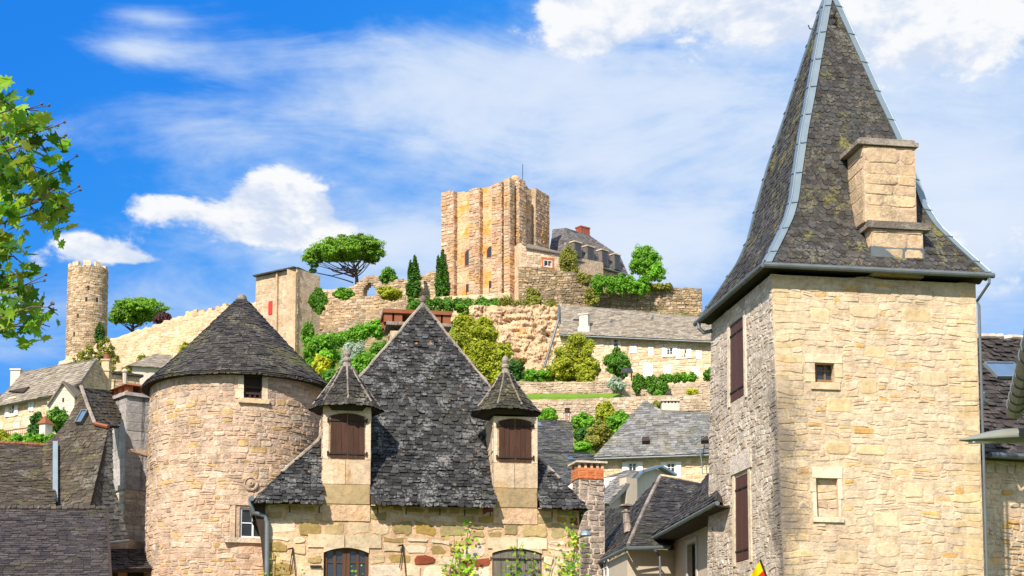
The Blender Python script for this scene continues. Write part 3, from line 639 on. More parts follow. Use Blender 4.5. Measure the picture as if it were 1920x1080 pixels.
def gutter_tube(parent, pts, r=.07, name='gutter', m='gutter', n=10, rings=0):
    mb = MB(); mb.tube(pts, r, n)
    for i in range(len(pts) - 1):
        a, b = np.asarray(pts[i], float), np.asarray(pts[i + 1], float); L = np.linalg.norm(b - a)
        if rings and L > rings:
            for k in range(1, int(L / rings) + 1):
                p = a + (b - a) * min(.98, k * rings / L); dr = unit(b - a); mb.tube([p - dr * .015, p + dr * .015], r * 1.12, n)
    return mb.build(name, M[m], parent, smooth=False)

# ------------------------------------------------------------------ the terrain: street level, castle hill, far plain
TY = [-200, 0, 30, 46, 60, 75, 90, 100, 112, 117.2, 118.6, 125, 127, 135, 141, 150, 160, 168, 200, 216, 235, 270, 420, 2600]
TZ = [0, 0, 0, .2, 3, 8, 13, 17.5, 21, 22.4, 24.9, 25.7, 27.6, 29.6, 31.5, 36, 43, 45.6, 46, 46, 44, 30, 0, -2]
TX = [-3000, -900, -300, 0, 90, 160, 300, 560, 840, 1050, 1300, 1400, 1600, 2000, 3200, 6000]
TK = [.0, .30, .62, .80, .92, .99, 1, 1, 1, 1, .99, .95, .75, .5, .2, 0]
TZL = [0, 0, 0, .2, 3, 8, 13, 17.5, 19.5, 20.7, 21, 22.5, 23, 25, 27, 31, 33.5, 35.5, 44, 46, 42, 28, 0, -2]
TZM = [0, 0, 0, .2, 3, 8, 13, 17.5, 20.5, 21.5, 22, 23.5, 24, 27.5, 29.5, 33, 37, 41, 46, 46, 44, 30, 0, -2]
TZ[15] = 34; TZ[16] = 39
def terr(x, Y):
    px = CX + F * x / max(Y, 25.0); k = np.interp(px, TX, TK)
    zs = [np.interp(Y, TY, q) for q in (TZL, TZL, TZM, TZM, TZ, TZ)]
    return float(np.interp(px, [-9000, 480, 580, 800, 870, 9000], zs) * (k if Y > 46 else 1))
def build_terrain():
    Ys = sorted(set(TY + [float(y) for y in np.linspace(46, 240, 60)])); mb = MB(); rows = []
    g = np.random.default_rng(4)
    for Y in Ys:
        pxs = sorted(set(TX + [float(v) for v in np.linspace(0, 1400, 57)])) ; s = max(Y, 25.0) / F
        for px in pxs:
            x = (px - CX) * s * (1 if Y > 0 else 3); rows.append((x, Y, terr(x, Y) + (g.normal() * .12 if 60 < Y < 230 else 0)))
    n = len(pxs); mb.add(rows, [(j * n + i, j * n + i + 1, (j + 1) * n + i + 1, (j + 1) * n + i) for j in range(len(Ys) - 1) for i in range(n - 1)])
    tag(mb.build('terrain', M['grass'], None, (0, 0, 0), smooth=True), 'grassy castle hill rising from the village', kind='structure')
build_terrain()

# ================================================================== the square tower on the right
def square_tower():
    a = R(9.3); U = V3(cos(a), sin(a), 0); N = V3(sin(a), -cos(a), 0); B = -N
    C0 = P(1446, 520, 34); zt = P(1428, 505, 33.6)[2]; O = V3(C0[0], C0[1], 0); PF = Plane(O, U)
    q = PF.inv(1469, 1080); k = q[0] / (zt - q[1]); uR = PF.inv(1837, 800)[0]
    PL = Plane(O + B * 4.8, N); f0 = PL.inv(1333, 660); f1 = PL.inv(1326, 1070); kf = (f1[0] - f0[0]) / (f0[1] - f1[1])
    z0 = 0.0; bl = O + U * k * (zt - z0); br = O + U * uR; tr = br + V3(0, 0, zt); tl = O + V3(0, 0, zt)
    far = lambda z: PL.at([f0[0] + kf * (f0[1] - z)], [z], [0])[0]
    SF = Bil(bl, br, tr, tl); SL = Bil(far(z0), bl, tl, far(zt))
    t = thing('tower_house', 'tall square limestone tower with a steep slate spire and zinc hips', 'tower', O + U * 2.4 + B * 2.4)
    # walls
    wr = SF.rect(1528, 681, 1564, 717); wn = SF.rect(1531, 897, 1571, 969)
    sh1 = SL.rect(1369, 600, 1396, 749, u=3); sh2 = SL.rect(1379, 891, 1405, 1052, u=3)
    mb = MB(); wall(mb, SF, 0, SF.L, 0, zt, [wr, wn], .28, 4, 8, mi=1)
    S2 = SL.rect(1378, 842, 1404, 876, u=3)
    ws = .2
    def grow(r, l, rr, b, tt): return (r[0] - l, r[1] + rr, r[2] - b, r[3] + tt)
    sur = [grow(wr, .26, .22, .18, .22), grow(wn, .16, .16, .14, .28)]
    g = random.Random(77); big = []
    for _ in range(400):
        u = g.uniform(.8, SF.L - 1.4); z_ = g.uniform(4.3, zt - .8); r_ = (u, u + g.uniform(.42, .8), z_, z_ + g.uniform(.22, .36))
        if len(big) < 13 and not any(r_[0] < b[1] + .1 and r_[1] > b[0] - .1 and r_[2] < b[3] + .1 and r_[3] > b[2] - .1 for b in big + sur): big.append(r_)
    for i, b in enumerate(big): stones(mb, SF, b[0], b[1], b[2], b[3], h=(b[3] - b[2], b[3] - b[2] + .01), l=(2, 3), gap=.012, d=(.006, .018), seed=900 + i, wav=.006, jit=.10, split=0, mi=2)
    sur = sur + big
    stones(mb, SF, 0, SF.L, 3.9, zt, h=(.085, .20), l=(.14, .46), gap=.010, d=(.001, .017), holes=sur, seed=11, wav=.03, mi=0, qmi=2, ql=(.42, .75), split=.3, jit=.26)
    wall(mb, SL, 0, SL.L, 0, zt, [sh1, sh2], .06, 4, 8, mi=4)
    stones(mb, SL, 0, SL.L, 3.9, zt, h=(.08, .18), l=(.12, .40), gap=.014, d=(.001, .020), holes=[grow(sh1, .16, .16, .1, .1), grow(sh2, .16, .16, .1, .55)], seed=12, wav=.03, mi=3, split=.28, jit=.3)
    far2, br2 = far(0), br + B * 4.8; top = V3(0, 0, zt)
    mb.add([br, br2, br2 + top, br + top], [(0, 1, 2, 3)], 1); mb.add([br2, far2, far(zt), br2 + top], [(0, 1, 2, 3)], 1)
    # dressed stones round the openings
    mb.uvbox(SL, sh1[0] - .15, sh1[0], sh1[2] - .08, sh1[3] + .08, -.03, .03, 5); mb.uvbox(SL, sh1[1], sh1[1] + .15, sh1[2] - .08, sh1[3] + .08, -.03, .03, 5)
    mb.uvbox(SL, sh2[0] - .15, sh2[0], sh2[2] - .08, sh2[3] + .08, -.03, .03, 5); mb.uvbox(SL, sh2[1], sh2[1] + .15, sh2[2] - .08, sh2[3] + .08, -.03, .03, 5)
    mb.uvbox(SL, sh2[0] - .25, sh2[1] + .25, sh2[3] + .09, sh2[3] + .52, -.03, .05, 3)
    mb.build('wall', [M['tower_stone'], M['tower_mortar'], M['tower_quoin'], M['side_stone'], M['side_mortar'], M['white_ashlar']], t)
    # small window
    fr = MB(); u0, u1, w0, w1 = wr
    blk = lambda m_, x0, x1, y0, y1, d=.022: m_.uvbox(SF, x0 + .006, x1 - .006, y0 + .006, y1 - .006, -.05, d)
    sr = MB(); blk(sr, u0 - .24, u1 + .2, w1, w1 + .21, .03); blk(sr, u0 - .22, u0, w0 + .2, w1); blk(sr, u0 - .25, u0, w0, w0 + .2, .017); blk(sr, u1, u1 + .2, w0 + .12, w1); blk(sr, u1, u1 + .16, w0, w0 + .12); blk(sr, u0 - .12, u1 + .12, w0 - .17, w0, .045)
    Si = Plane(SF.at([0], [0], [-.2])[0], unit(SF.at([4], [7], [0])[0] - SF.at([1], [7], [0])[0])); ri = Si.rect(1529, 683, 1562, 717, u=1, w=9)
    wo = window(Si, (ri[0] - .03, ri[1] + .03, ri[2], ri[3] + .1), t, 'ochre_frame', shape=(2, 2), d=.0, fw=.055); sr.build('surround', M['ashlar'], wo)
    # walled-up niche
    nm = MB(); u0, u1, w0, w1 = wn
    blk(nm, u0 - .1, u1 + .12, w1, w1 + .26, .03); blk(nm, u0 - .15, u0, w0 + .55, w1, .02); blk(nm, u0 - .1, u0, w0, w0 + .55, .025); blk(nm, u1, u1 + .12, w0 + .4, w1, .02); blk(nm, u1, u1 + .07, w0, w0 + .4, .025); blk(nm, u0 - .12, u1 + .12, w0 - .13, w0, .05)
    no = nm.build('blocked_window', M['white_ashlar'], t); nb = MB(); nb.uvbox(SF, u0, u1, w0, w1, -.2, -.11, 1)
    S3 = Plane(SF.at([0], [0], [-.11])[0], Si.U); r3 = S3.rect(1531, 899, 1571, 969, u=1, w=6); stones(nb, S3, r3[0], r3[1], r3[2], r3[3], h=(.1, .2), l=(.15, .4), seed=5); nb.build('stone_infill', [M['tower_stone'], M['tower_mortar']], no)
    for s_, r in ((1, sh1), (2, sh2)):
        m_ = (r[0] + r[1]) / 2
        plank_shutter(SL, (r[0] + .02, m_ - .008, r[2] + .02, r[3] - .02), t, 'shutter_maroon', 3, -.005, side=0, seed=s_); plank_shutter(SL, (m_ + .008, r[1] - .02, r[2] + .02, r[3] - .02), t, 'shutter_maroon', 3, -.005, side=1, seed=s_ + 5)
    # spire
    Cc = O + U * uR / 2 + B * 2.4
    hip = [(1858, 513), (1808, 468), (1762, 424), (1738, 386), (1722, 340), (1690, 258), (1655, 185), (1612, 90), (1572, 3)]
    hs, zs = prof_from_hip(Cc, N, hip); hs.append(0.02); zs.append(zs[-1] + hs[-2] * 2.5)
    sp = MB(); faces = []
    for i, n_ in enumerate((N, -U, U, B)):
        S = Prof(Cc, n_, hs, zs); faces.append(S)
        ws = np.linspace(0, S.W, 40); 
        for j in range(39):
            h0, h1 = S.h(ws[j]), S.h(ws[j + 1]); sp.add(S.at([-h0, h0, h1, -h1], [ws[j], ws[j], ws[j + 1], ws[j + 1]], [-.01] * 4), [(0, 1, 2, 3)], 1)
        if i < 2: slates(sp, S, -.06, S.W - .05, .122, .165, .010, 31 + i, rnd=.45, lift=.010, grow=.8)
        else: slates(sp, S, -.06, S.W - .05, .2, .3, .010, 31 + i, rnd=.45, grow=.8)
    # boarded soffit
    hw = hs[0]; z = zs[0] - .05
    for n_ in (N, -U, U, B):
        T = V3(-n_[1], n_[0], 0); hi = hw - .5
        sp.add([Cc + n_ * hw - T * hw + V3(0, 0, z), Cc + n_ * hw + T * hw + V3(0, 0, z), Cc + n_ * hi + T * hi + V3(0, 0, z), Cc + n_ * hi - T * hi + V3(0, 0, z)], [(0, 1, 2, 3)], 1)
    ro = sp.build('spire_roof', [M['slate_spire'], M['under']], t)
    # zinc on the hips with standing laps
    zn = MB()
    for n_ in (N, -U, U, B):
        S = Prof(Cc, n_, hs, zs); ws = list(np.linspace(0, S.W - .03, 40)); wd = .15
        for sgn in (-1, 1):
            for j in range(39):
                a0, a1 = S.h(ws[j]), S.h(ws[j + 1]); i0, i1 = max(a0 - wd, 0), max(a1 - wd, 0)
                zn.add(S.at([sgn * a0, sgn * i0, sgn * i1, sgn * a1, sgn * a0, sgn * i0, sgn * i1, sgn * a1], [ws[j], ws[j], ws[j + 1], ws[j + 1]] * 2, [.035, .045, .045, .035, -.01, -.01, -.01, -.01]), [(0, 1, 2, 3), (1, 5, 6, 2)])
            for w in np.arange(.35, S.W - .3, .82):
                a0, i0 = S.h(w), max(S.h(w) - wd, 0); pa, pb = S.at([sgn * a0, sgn * i0], [w, w + .02], [.045, .05]); zn.bar(pa, pb, .03, .018)
    zn.build('zinc_hip', M['zinc'], ro)
    hp = MB()
    for j in range(39): pass
    for sgn in ((N + U), (N - U)):
        ws = np.linspace(0.02, faces[0].W - .05, 40); pts = [Cc + sgn * faces[0].h(w) + V3(0, 0, np.interp(w, faces[0].ws, zs)) + V3(0, 0, .03) for w in ws]; hp.tube(pts, .028, 6)
    hp.lathe(Cc + V3(0, 0, zs[-2] - .25), [(.17, 0), (.13, .25), (.06, .55), (.03, .8), (.0, .85)], 10); hp.build('zinc_roll', M['zinc'], ro)
    for px, py in ((1562, 33), (1564, 46)):
        q = faces[0].inv(px, py, u=0, w=faces[0].W * .9); p = faces[0].at([q[0]], [q[1]], [.03])[0]; kk = MB(); kk.tube([p, p + N * .12 + V3(0, 0, .02), p + N * .15 + V3(0, 0, .1)], .016, 6); kk.cbox(p, U * .14, V3(0, 0, .05), N * .02); kk.build('roof_hook', M['iron'], ro)
    kk = MB(); q = faces[1].inv(1527, 55, u=2, w=faces[1].W * .88); p = faces[1].at([q[0]], [q[1]], [.02])[0]; kk.tube([p, p - U * .1, p - U * .14 + V3(0, 0, .09)], .014, 6); kk.build('roof_hook', M['iron'], ro)
    # gutters and downpipes
    e = hw + .05; c = [Cc + N * e - U * e, Cc + N * e + U * e, Cc - N * e - U * e]; zg = zs[0] - .06
    gutter_tube(t, [c[0] + V3(0, 0, zg), c[1] + V3(0, 0, zg)], .062, rings=1.3); gutter_tube(t, [c[2] + V3(0, 0, zg), c[0] + V3(0, 0, zg)], .062, rings=1.3)
    p = c[1] - U * .12 + V3(0, 0, zg - .05); r0 = br + U * .06 + N * .02
    gutter_tube(t, [p, p - V3(0, 0, .12), r0 + V3(0, 0, zg - .5) - N * .1, r0 + V3(0, 0, zg - .62), r0 + V3(0, 0, 3)], .032, 'downpipe', 'gutter')
    p = c[2] + N * .35 + V3(0, 0, zg - .04); fz = far(zg - .3)
    gutter_tube(t, [p, p - V3(0, 0, .15), p + U * .12 - V3(0, 0, .26), fz + V3(0, 0, .0) - U * .02 + N * .1], .05, 'downpipe', 'pipe')
    # chimney growing out of the front slope
    q = faces[0].inv(1680, 476, u=1, w=1); pf = faces[0].at([q[0]], [q[1]], [.05])[0]; d = (pf - Cc) @ N
    CS = Plane(V3(Cc[0], Cc[1], 0) + N * d, U); ch = MB(); rb = CS.rect(1620, 276, 1717, 418, u=.5, w=11); rl = CS.rect(1633, 431, 1730, 478, u=.5, w=10)
    kw = dict(h=(.24, .40), l=(.40, .85), gap=.012, d=(.004, .02), wav=.008, jit=.08, split=0)
    stone_block(ch, CS, rb[0], rb[1], rb[2], rb[3], .95, seed=41, **kw); stone_block(ch, CS, rl[0], rl[1], rl[2] - .5, rl[3], 1.05, off=.02, seed=45, **kw)
    chn = ch.build('chimney', [M['chim_stone'], M['round_mortar']], t); cp = MB()
    r = CS.rect(1606, 263, 1720, 274, u=.5, w=12); cp.uvbox(CS, r[0], r[1], r[2], r[3] - .04, -1.02, .07); cp.uvbox(CS, r[0] + .07, r[1] - .07, r[3] - .04, r[3] + .03, -.95, .02)
    cp.build('cap_stone', M['white_lichen'], chn); cp = MB(); r2 = CS.rect(1624, 418, 1742, 431, u=.5, w=10); cp.uvbox(CS, r2[0], r2[1], r2[2], r2[3], -1.1, .10); cp.build('ledge_stone', M['white_lichen'], chn)
    ld = MB(); ld.uvbox(CS, rl[0] - .02, rl[1] + .02, rl[2] - .3, rl[2] + .17, -1.05, .035); ld.build('lead_flashing', M['gutter'], chn)
square_tower()

# ================================================================== the round tower
def round_tower():
    c = P(449, 800, 39); C = V3(c[0], 39, 0); zt = 9.62; rb, rt = 2.36, 2.235
    S = ConeS(C, [rb, rt], [0, zt], rref=2.28); S.w0 = 7
    t = thing('round_tower', 'stout round rubble tower under a conical slate roof', 'tower', C)
    w1 = S.rect(457, 700, 492, 748, u=0, w=9); w2 = S.rect(449, 952, 489, 1009, u=.3, w=5); w2 = (w2[0], w2[1] + .12, w2[2], w2[3]); wh = S.rect(494, 712, 502, 722, u=.5, w=9)
    mb = MB(); wall(mb, S, -R(125) * 2.28, R(125) * 2.28, 0, zt, [w1, w2, wh], .35, 60, 8, mi=1)
    stones(mb, S, -R(112) * 2.28, R(112) * 2.28, 4.1, zt, h=(.075, .165), l=(.11, .38), gap=.013, d=(.001, .020), seed=21, wav=.02, split=.22, jit=.26,
           holes=[(w1[0] - .22, w1[1] + .16, w1[2] - .12, w1[3] + .03), (w2[0] - .22, w2[1] + .2, w2[2] - .14, w2[3] + .2), wh])
    mb.build('wall', [M['round_stone'], M['round_mortar']], t)
    rs_ = [2.46, 2.30, 1.80, 1.25, .70, .22, .03]; za = P(458, 556, 39)[2]; z0 = 9.66
    zs_ = [z0 + (za - z0) * f for f in (0, .055, .245, .475, .715, .925, 1.0)]
    K = ConeS(C, rs_, zs_); rf = MB()
    for j, (a, b) in enumerate(zip(np.linspace(0, K.W, 14)[:-1], np.linspace(0, K.W, 14)[1:])):
        ra, rb_ = np.interp(a, K.ws, K.rs), np.interp(b, K.ws, K.rs); th = np.linspace(-pi, pi, 61)
        p0 = K.at(th * ra, np.full(61, a), np.full(61, -.01), np.full(61, a)); p1 = K.at(th * rb_, np.full(61, b), np.full(61, -.01), np.full(61, b))
        rf.add(np.vstack([p0, p1]), [(i, i + 1, 62 + i, 61 + i) for i in range(60)], 1)
    slates(rf, K, -.05, K.W - .06, .098, .17, .010, 51, rnd=.18, lift=.014, grow=.85)
    th = np.linspace(-pi, pi, 61); q0 = [C + V3(2.46 * sin(x), -2.46 * cos(x), z0 - .045) for x in th]; q1 = [C + V3(2.1 * sin(x), -2.1 * cos(x), z0 - .0) for x in th]
    rf.add(q0 + q1, [(i, i + 1, 62 + i, 61 + i) for i in range(60)], 1)
    ro = rf.build('roof', [M['slate_cone'], M['under']], t)
    cp = MB(); cp.lathe(C + V3(0, 0, za - .17), [(.19, 0), (.15, .06), (.12, .16), (.10, .2), (.03, .22)], 12); cp.build('cap_stone', M['white_lichen'], ro)
    # dovecote opening
    o = MB(); L = Plane(S.at([w1[0]], [0], [-.2])[0] * V3(1, 1, 0), unit(S.at([w1[1]], [9], [0])[0] - S.at([w1[0]], [9], [0])[0])); W = w1[1] - w1[0]; a, b = w1[2], w1[3]
    o.uvbox(L, -.02, W + .02, a, b, -.1, -.06)
    for x in (0, W - .05): o.uvbox(L, x, x + .05, a, b, -.05, .02)
    for y in (a, a + .12, (a + b) / 2 - .03, b - .06): o.uvbox(L, .05, W - .05, y, y + .05, -.05, .03)
    for x in (.13, .25, .37): o.uvbox(L, x, x + .045, a + .05, a + .12, -.05, .02)
    dv = o.build('wooden_dovecote_hatch', M['dark_wood'], t); s = MB(); r = S.rect(447, 748, 503, 757, u=0, w=9); s.uvbox(S, r[0], r[1], r[2], r[3], -.1, .09); s.build('sill', M['chim_stone'], dv)
    s = MB(); s.uvbox(S, w1[0] - .2, w1[0], w1[2], w1[2] + .22, -.03, .02); s.uvbox(S, w1[0] - .14, w1[0], w1[2] + .23, w1[3], -.03, .022); s.build('surround', M['ashlar'], dv); s = MB(); s.uvbox(S, w1[1], w1[1] + .14, w1[2], w1[3], -.03, .02); s.build('surround', M['ashlar'], dv)
    # white casement with a moulded stone surround
    L = Plane(S.at([w2[0]], [0], [-.16])[0] * V3(1, 1, 0), unit(S.at([w2[1]], [6], [0])[0] - S.at([w2[0]], [6], [0])[0])); W = np.linalg.norm(S.at([w2[1]], [6], [0])[0] - S.at([w2[0]], [6], [0])[0])
    wo = window(L, (.0, W, w2[2], w2[3]), t, 'white', shape=(2, 2), fw=.05)
    s = MB(); s.uvbox(S, w2[0] - .20, w2[0] - .10, w2[2], w2[3] + .05, -.03, .07); s.uvbox(S, w2[0] - .1, w2[0], w2[2], w2[3], -.03, .03); s.uvbox(S, w2[1], w2[1] + .16, w2[2], w2[3], -.03, .05)
    s.uvbox(S, w2[0] - .24, w2[1] + .2, w2[3] + .05, w2[3] + .15, -.03, .10); s.uvbox(S, w2[0] - .1, w2[1] + .16, w2[3], w2[3] + .05, -.03, .04); s.uvbox(S, w2[0] - .34, w2[1] + .25, w2[2] - .12, w2[2], -.03, .15); s.build('surround', M['round_stone'], wo)
    # carved medallion
    q = S.inv(470, 907, u=.3, w=6); md = MB(); nrm = unit(S.at([q[0]], [q[1]], [1])[0] - S.at([q[0]], [q[1]], [0])[0]); cc = S.at([q[0]], [q[1]], [0])[0]; x = unit(np.cross((0, 0, 1), nrm)); y = np.cross(nrm, x)
    ring = lambda r, d: [cc + (x * cos(k * pi / 9) + y * sin(k * pi / 9)) * r + nrm * d for k in range(18)]
    rr = [ring(.175, -.02), ring(.175, .05), ring(.14, .06), ring(.12, .03), ring(.09, .05), ring(.05, .085), ring(.02, .09)]
    md.add(sum(rr, []), [(i * 18 + k, i * 18 + (k + 1) % 18, (i + 1) * 18 + (k + 1) % 18, (i + 1) * 18 + k) for i in range(6) for k in range(18)]); md.build('carved_roundel', M['round_stone'], t)
    # stone spout on the left flank
    q = S.inv(284, 850, u=-3.2, w=6); th = -R(78); p = C + V3(2.25 * sin(th), -2.25 * cos(th), P(265, 852, 38.5)[2]); dr = V3(-.86, -.5, 0); sd = V3(.5, -.86, 0)
    g = MB(); g.hexa([p - sd * .1 - V3(0, 0, .06), p + sd * .1 - V3(0, 0, .06), p + dr * .45 + sd * .1 + V3(0, 0, .02), p + dr * .45 - sd * .1 + V3(0, 0, .02), p - sd * .12 + V3(0, 0, .1), p + sd * .12 + V3(0, 0, .1), p + dr * .5 + sd * .12 + V3(0, 0, .09), p + dr * .5 - sd * .12 + V3(0, 0, .09)]); g.build('stone_spout', M['round_stone'], t)
round_tower()

# ================================================================== the house in the middle
def middle_house():
    a = R(9); U = V3(cos(a), sin(a), 0); N = V3(sin(a), -cos(a), 0); B = -N
    o = P(497, 1000, 33); H = Plane(V3(o[0], o[1], 0), U); L = H.inv(1086, 1000)[0]; H.w0 = 5
    t = thing('stone_house', 'stone house with a steep dark slate hip roof and two pepperpot dormers', 'house', H.at([L / 2], [0], [-3.5])[0])
    uc = H.inv(793, 945)[0]; E = H.at([uc], [0], [.34])[0]
    C, hs, zs = prof_from_px(E, N, 793, [(946, 313), (884, 253), (838, 200), (720, 126), (640, 58), (572, 3)])
    shs = []
    for (py, _), h, z in zip([(946, 313), (884, 253), (838, 200), (720, 126), (640, 58), (572, 3)], hs, zs):
        p_ = C + N * h; p_[2] = z; pq = proj(p_ + U)[0] - proj(p_)[0]; shs.append((793 - proj(p_)[0]) / pq)
    faces = [Prof(C, n_, hs, zs, 1.0, shs, U) for n_ in (N, -U, U, B)]; S = faces[0]; CA = C + U * shs[-1]
    ze = zs[0]; off = (C - H.O) @ U        # roof u = wall u - off
    dl = (H.inv(606, 800)[0], H.inv(695, 800)[0]); dr = (H.inv(925, 800)[0], H.inv(1007, 800)[0])
    zd = H.inv(650, 762)[1]; zdr = H.inv(965, 782)[1]
    def skip(u, w):
        x = u + off + np.interp(w, S.ws, S.sh); z = np.interp(w, S.ws, S.zs); return (dl[0] - .0 < x < dl[1] + .03 and z < zd) or (dr[0] - .0 < x < dr[1] + .02 and z < zdr)
    rf = MB()
    for i, f in enumerate(faces):
        ws = np.linspace(0, f.W, 26)
        for j in range(25):
            h0, h1 = f.h(ws[j]), f.h(ws[j + 1]); o0, o1 = [off + np.interp(q, f.ws, f.sh) for q in (ws[j], ws[j + 1])]
            cuts = sorted([float(x) for x in np.linspace(uc - hs[0] - .1, uc + hs[0] + .1, 25)] + [dl[0], dl[1], dr[0], dr[1]]) if i == 0 else [off - 9, off + 9]
            for xa, xb in zip(cuts[:-1], cuts[1:]):
                xm = (xa + xb) / 2; z = np.interp(ws[j], f.ws, f.zs)
                if i == 0 and ((dl[0] < xm < dl[1] and z < zd) or (dr[0] < xm < dr[1] and z < zdr)): continue
                a0, b0, a1, b1 = min(max(xa - o0, -h0), h0), min(max(xb - o0, -h0), h0), min(max(xa - o1, -h1), h1), min(max(xb - o1, -h1), h1)
                if b0 - a0 < 1e-5: continue
                rf.add(f.at([a0, b0, b1, a1], [ws[j], ws[j], ws[j + 1], ws[j + 1]], [-.012] * 4), [(0, 1, 2, 3)], 1)
        if i == 0:
            slates(rf, f, -.05, f.W - .05, .100, .145, .014, 61, rnd=.24, lift=.022, jit=.16, skip=skip)
        elif i < 3: slates(rf, f, -.05, f.W - .05, .13, .19, .014, 61 + i, rnd=.3, lift=.02)
    hw = hs[0]
    segs = [(-hw, dl[0] - off), (dl[1] - off, dr[0] - .08 - off), (dr[1] - off, hw)]
    for a_, b_ in segs:   # boards under the overhang between the dormers
        rf.add([C + S.T * a_ + N * (hw - .0) + V3(0, 0, ze - .05), C + S.T * b_ + N * hw + V3(0, 0, ze - .05), C + S.T * b_ + N * (hw - .5) + V3(0, 0, ze + .02), C + S.T * a_ + N * (hw - .5) + V3(0, 0, ze + .02)], [(0, 1, 2, 3)], 1)
    for n_ in (-U, U):
        T = V3(-n_[1], n_[0], 0); rf.add([C + n_ * hw - T * hw + V3(0, 0, ze - .05), C + n_ * hw + T * hw + V3(0, 0, ze - .05), C + n_ * (hw - .6) + T * hw + V3(0, 0, ze), C + n_ * (hw - .6) - T * hw + V3(0, 0, ze)], [(0, 1, 2, 3)], 1)
    ro = rf.build('roof', [M['slate_house'], M['under']], t)
    hp = MB()
    for sg in (U, -U):
        ws = np.linspace(.9, S.W - .02, 26); g = random.Random(3)
        hp.tube([C + U * np.interp(w, S.ws, S.sh) + (N + sg) * S.h(w) + V3(0, 0, np.interp(w, S.ws, S.zs) + g.uniform(-.01, .03)) for w in ws], [.028 + .018 * g.random() for _ in ws], 7)
    hp.build('hip_mortar', M['white_lichen'], ro)
    za = zs[-1]; fi = MB(); fi.lathe(CA + V3(0, 0, za - .62), [(.44, 0), (.30, .2), (.17, .40), (.10, .53), (.12, .57), (.11, .62), (.07, .66), (.06, .70), (.085, .73), (.09, .78), (.07, .84), (.03, .87), (.0, .89)], 12); fi.build('stone_finial', M['white_lichen'], ro)
    # gutter hooks
    for px in (543, 598, 707, 760, 823, 869, 917, 1032):
        q = H.inv(px, 952); p = H.at([q[0]], [ze - .07], [.2])[0]; hk = MB(); hk.tube([p, p - V3(0, 0, .14)], .014, 5); hk.build('gutter_hook', M['iron'], ro)
    # walls
    wl = H.rect(606, 1027, 691, 1200, w=5); wr = H.rect(923, 1029, 1016, 1200, w=5)
    mb = MB(); wall(mb, H, 0, L, 0, ze + .02, [wl, wr], .22, 2, 2, mi=1)
    zm = H.inv(600, 1003)[1]
    stones(mb, H, 0, L, zm, ze, h=(.18, .32), l=(.22, .60), gap=.05, d=(.004, .024), seed=71, wav=.03, jit=.3, split=.15, mi=0)
    lin = [(wl[0] - .35, wl[1] + .28, wl[3], wl[3] + .28), (wr[0] - .12, wr[1] + .12, wr[3], wr[3] + .24)]
    stones(mb, H, 0, L, 3.9, zm - .02, h=(.20, .33), l=(.22, .6), gap=.045, d=(.006, .03), seed=72, wav=.03, jit=.25, split=.15, mi=2, holes=[wl, wr] + lin)
    for k, r in enumerate(lin):
        n = 2; 
        for j in range(n): x0 = r[0] + (r[1] - r[0]) * j / n; mb.uvbox(H, x0 + .012, r[0] + (r[1] - r[0]) * (j + 1) / n - .012, r[2] + .0, r[3], -.05, .03, 3)
    for r, rise in ((wl, .11), (wr, .10)):     # segmental arch filling the corners of the openings
        for sgn in (0, 1):
            x0, xm = (r[0], (r[0] + r[1]) / 2) if sgn == 0 else (r[1], (r[0] + r[1]) / 2)
            pts = [(x0 + (xm - x0) * f, r[3] - rise * (1 - f) ** 2) for f in np.linspace(0, 1, 8)] + [(xm, r[3] + .004), (x0, r[3] + .004)]
            mb.prism(list(H.at([p[0] for p in pts], [p[1] for p in pts], [.028] * len(pts))), -H.N * .24, 3)
    dp = 6.8; q = [H.at([0], [0], [0])[0], H.at([L], [0], [0])[0], H.at([L], [0], [-dp])[0], H.at([0], [0], [-dp])[0]]; z_ = V3(0, 0, ze)
    for i, j in ((1, 2), (2, 3), (3, 0)): mb.add([q[i], q[j], q[j] + z_, q[i] + z_], [(0, 1, 2, 3)], 1)
    # masonry carried up under each dormer
    mb.build('wall', [M['house_stone'], M['house_mortar'], M['house_low'], M['ashlar']], t)
    # dormers
    def dormer(u0, u1, ztop, zsh0, zsh1, rect_sh, eave, rows, phase, cx, fin, seed, dxr=0.0):
        d = MB(); dep = 2.4; g = random.Random(seed); d0 = .03
        d.uvbox(H, u0, u1, ze - .35, ztop, -dep, d0, 1)
        s0, s1, y0, y1 = rect_sh
        zb = ze + .02; D = d0 + .018
        d.uvbox(H, u0 + .01, u1 - .01, zb + .0, zb + .42, -.05, D, 2); 
        d.uvbox(H, u0, s0 - .02, y0 - .02, y1 - .22, -.05, D + .004, 0); d.uvbox(H, s1 + .02, u1, y0 - .02, y1 - .22, -.05, D + .004, 0)
        d.uvbox(H, u0, u1, y1 + .005, ztop, -.05, D + .008, 0); d.uvbox(H, u0, s0 - .02, y1 - .21, y1, -.05, D + .002, 0); d.uvbox(H, s1 + .02, u1, y1 - .21, y1, -.05, D + .002, 0)
        d.uvbox(H, u0, (u0 + u1) / 2 - .03, zb + .43, y0 - .03, -.05, D + .003, 0); d.uvbox(H, (u0 + u1) / 2 - .02, u1, zb + .43, y0 - .03, -.05, D + .005, 0)
        for sd, uu in ((-1, u0), (1, u1)):
            f = Plane(H.at([uu], [0], [-dep])[0], N, (0, 0, 1), -U) if sd < 0 else Plane(H.at([uu], [0], [d0])[0], B, (0, 0, 1), U)
            stones(d, f, 0, dep, ze - .3, ztop, h=(.2, .3), l=(.3, .6), gap=.02, d=(.004, .02), seed=seed + sd, mi=0)
        do = d.build('dormer', [M['dormer_stone'], M['house_mortar'], M['olive_stone']], t)
        rise = .07; fill = MB(); m_ = (s0 + s1) / 2; archf = lambda x: y1 - rise * (abs(x - m_) / (m_ - s0)) ** 2
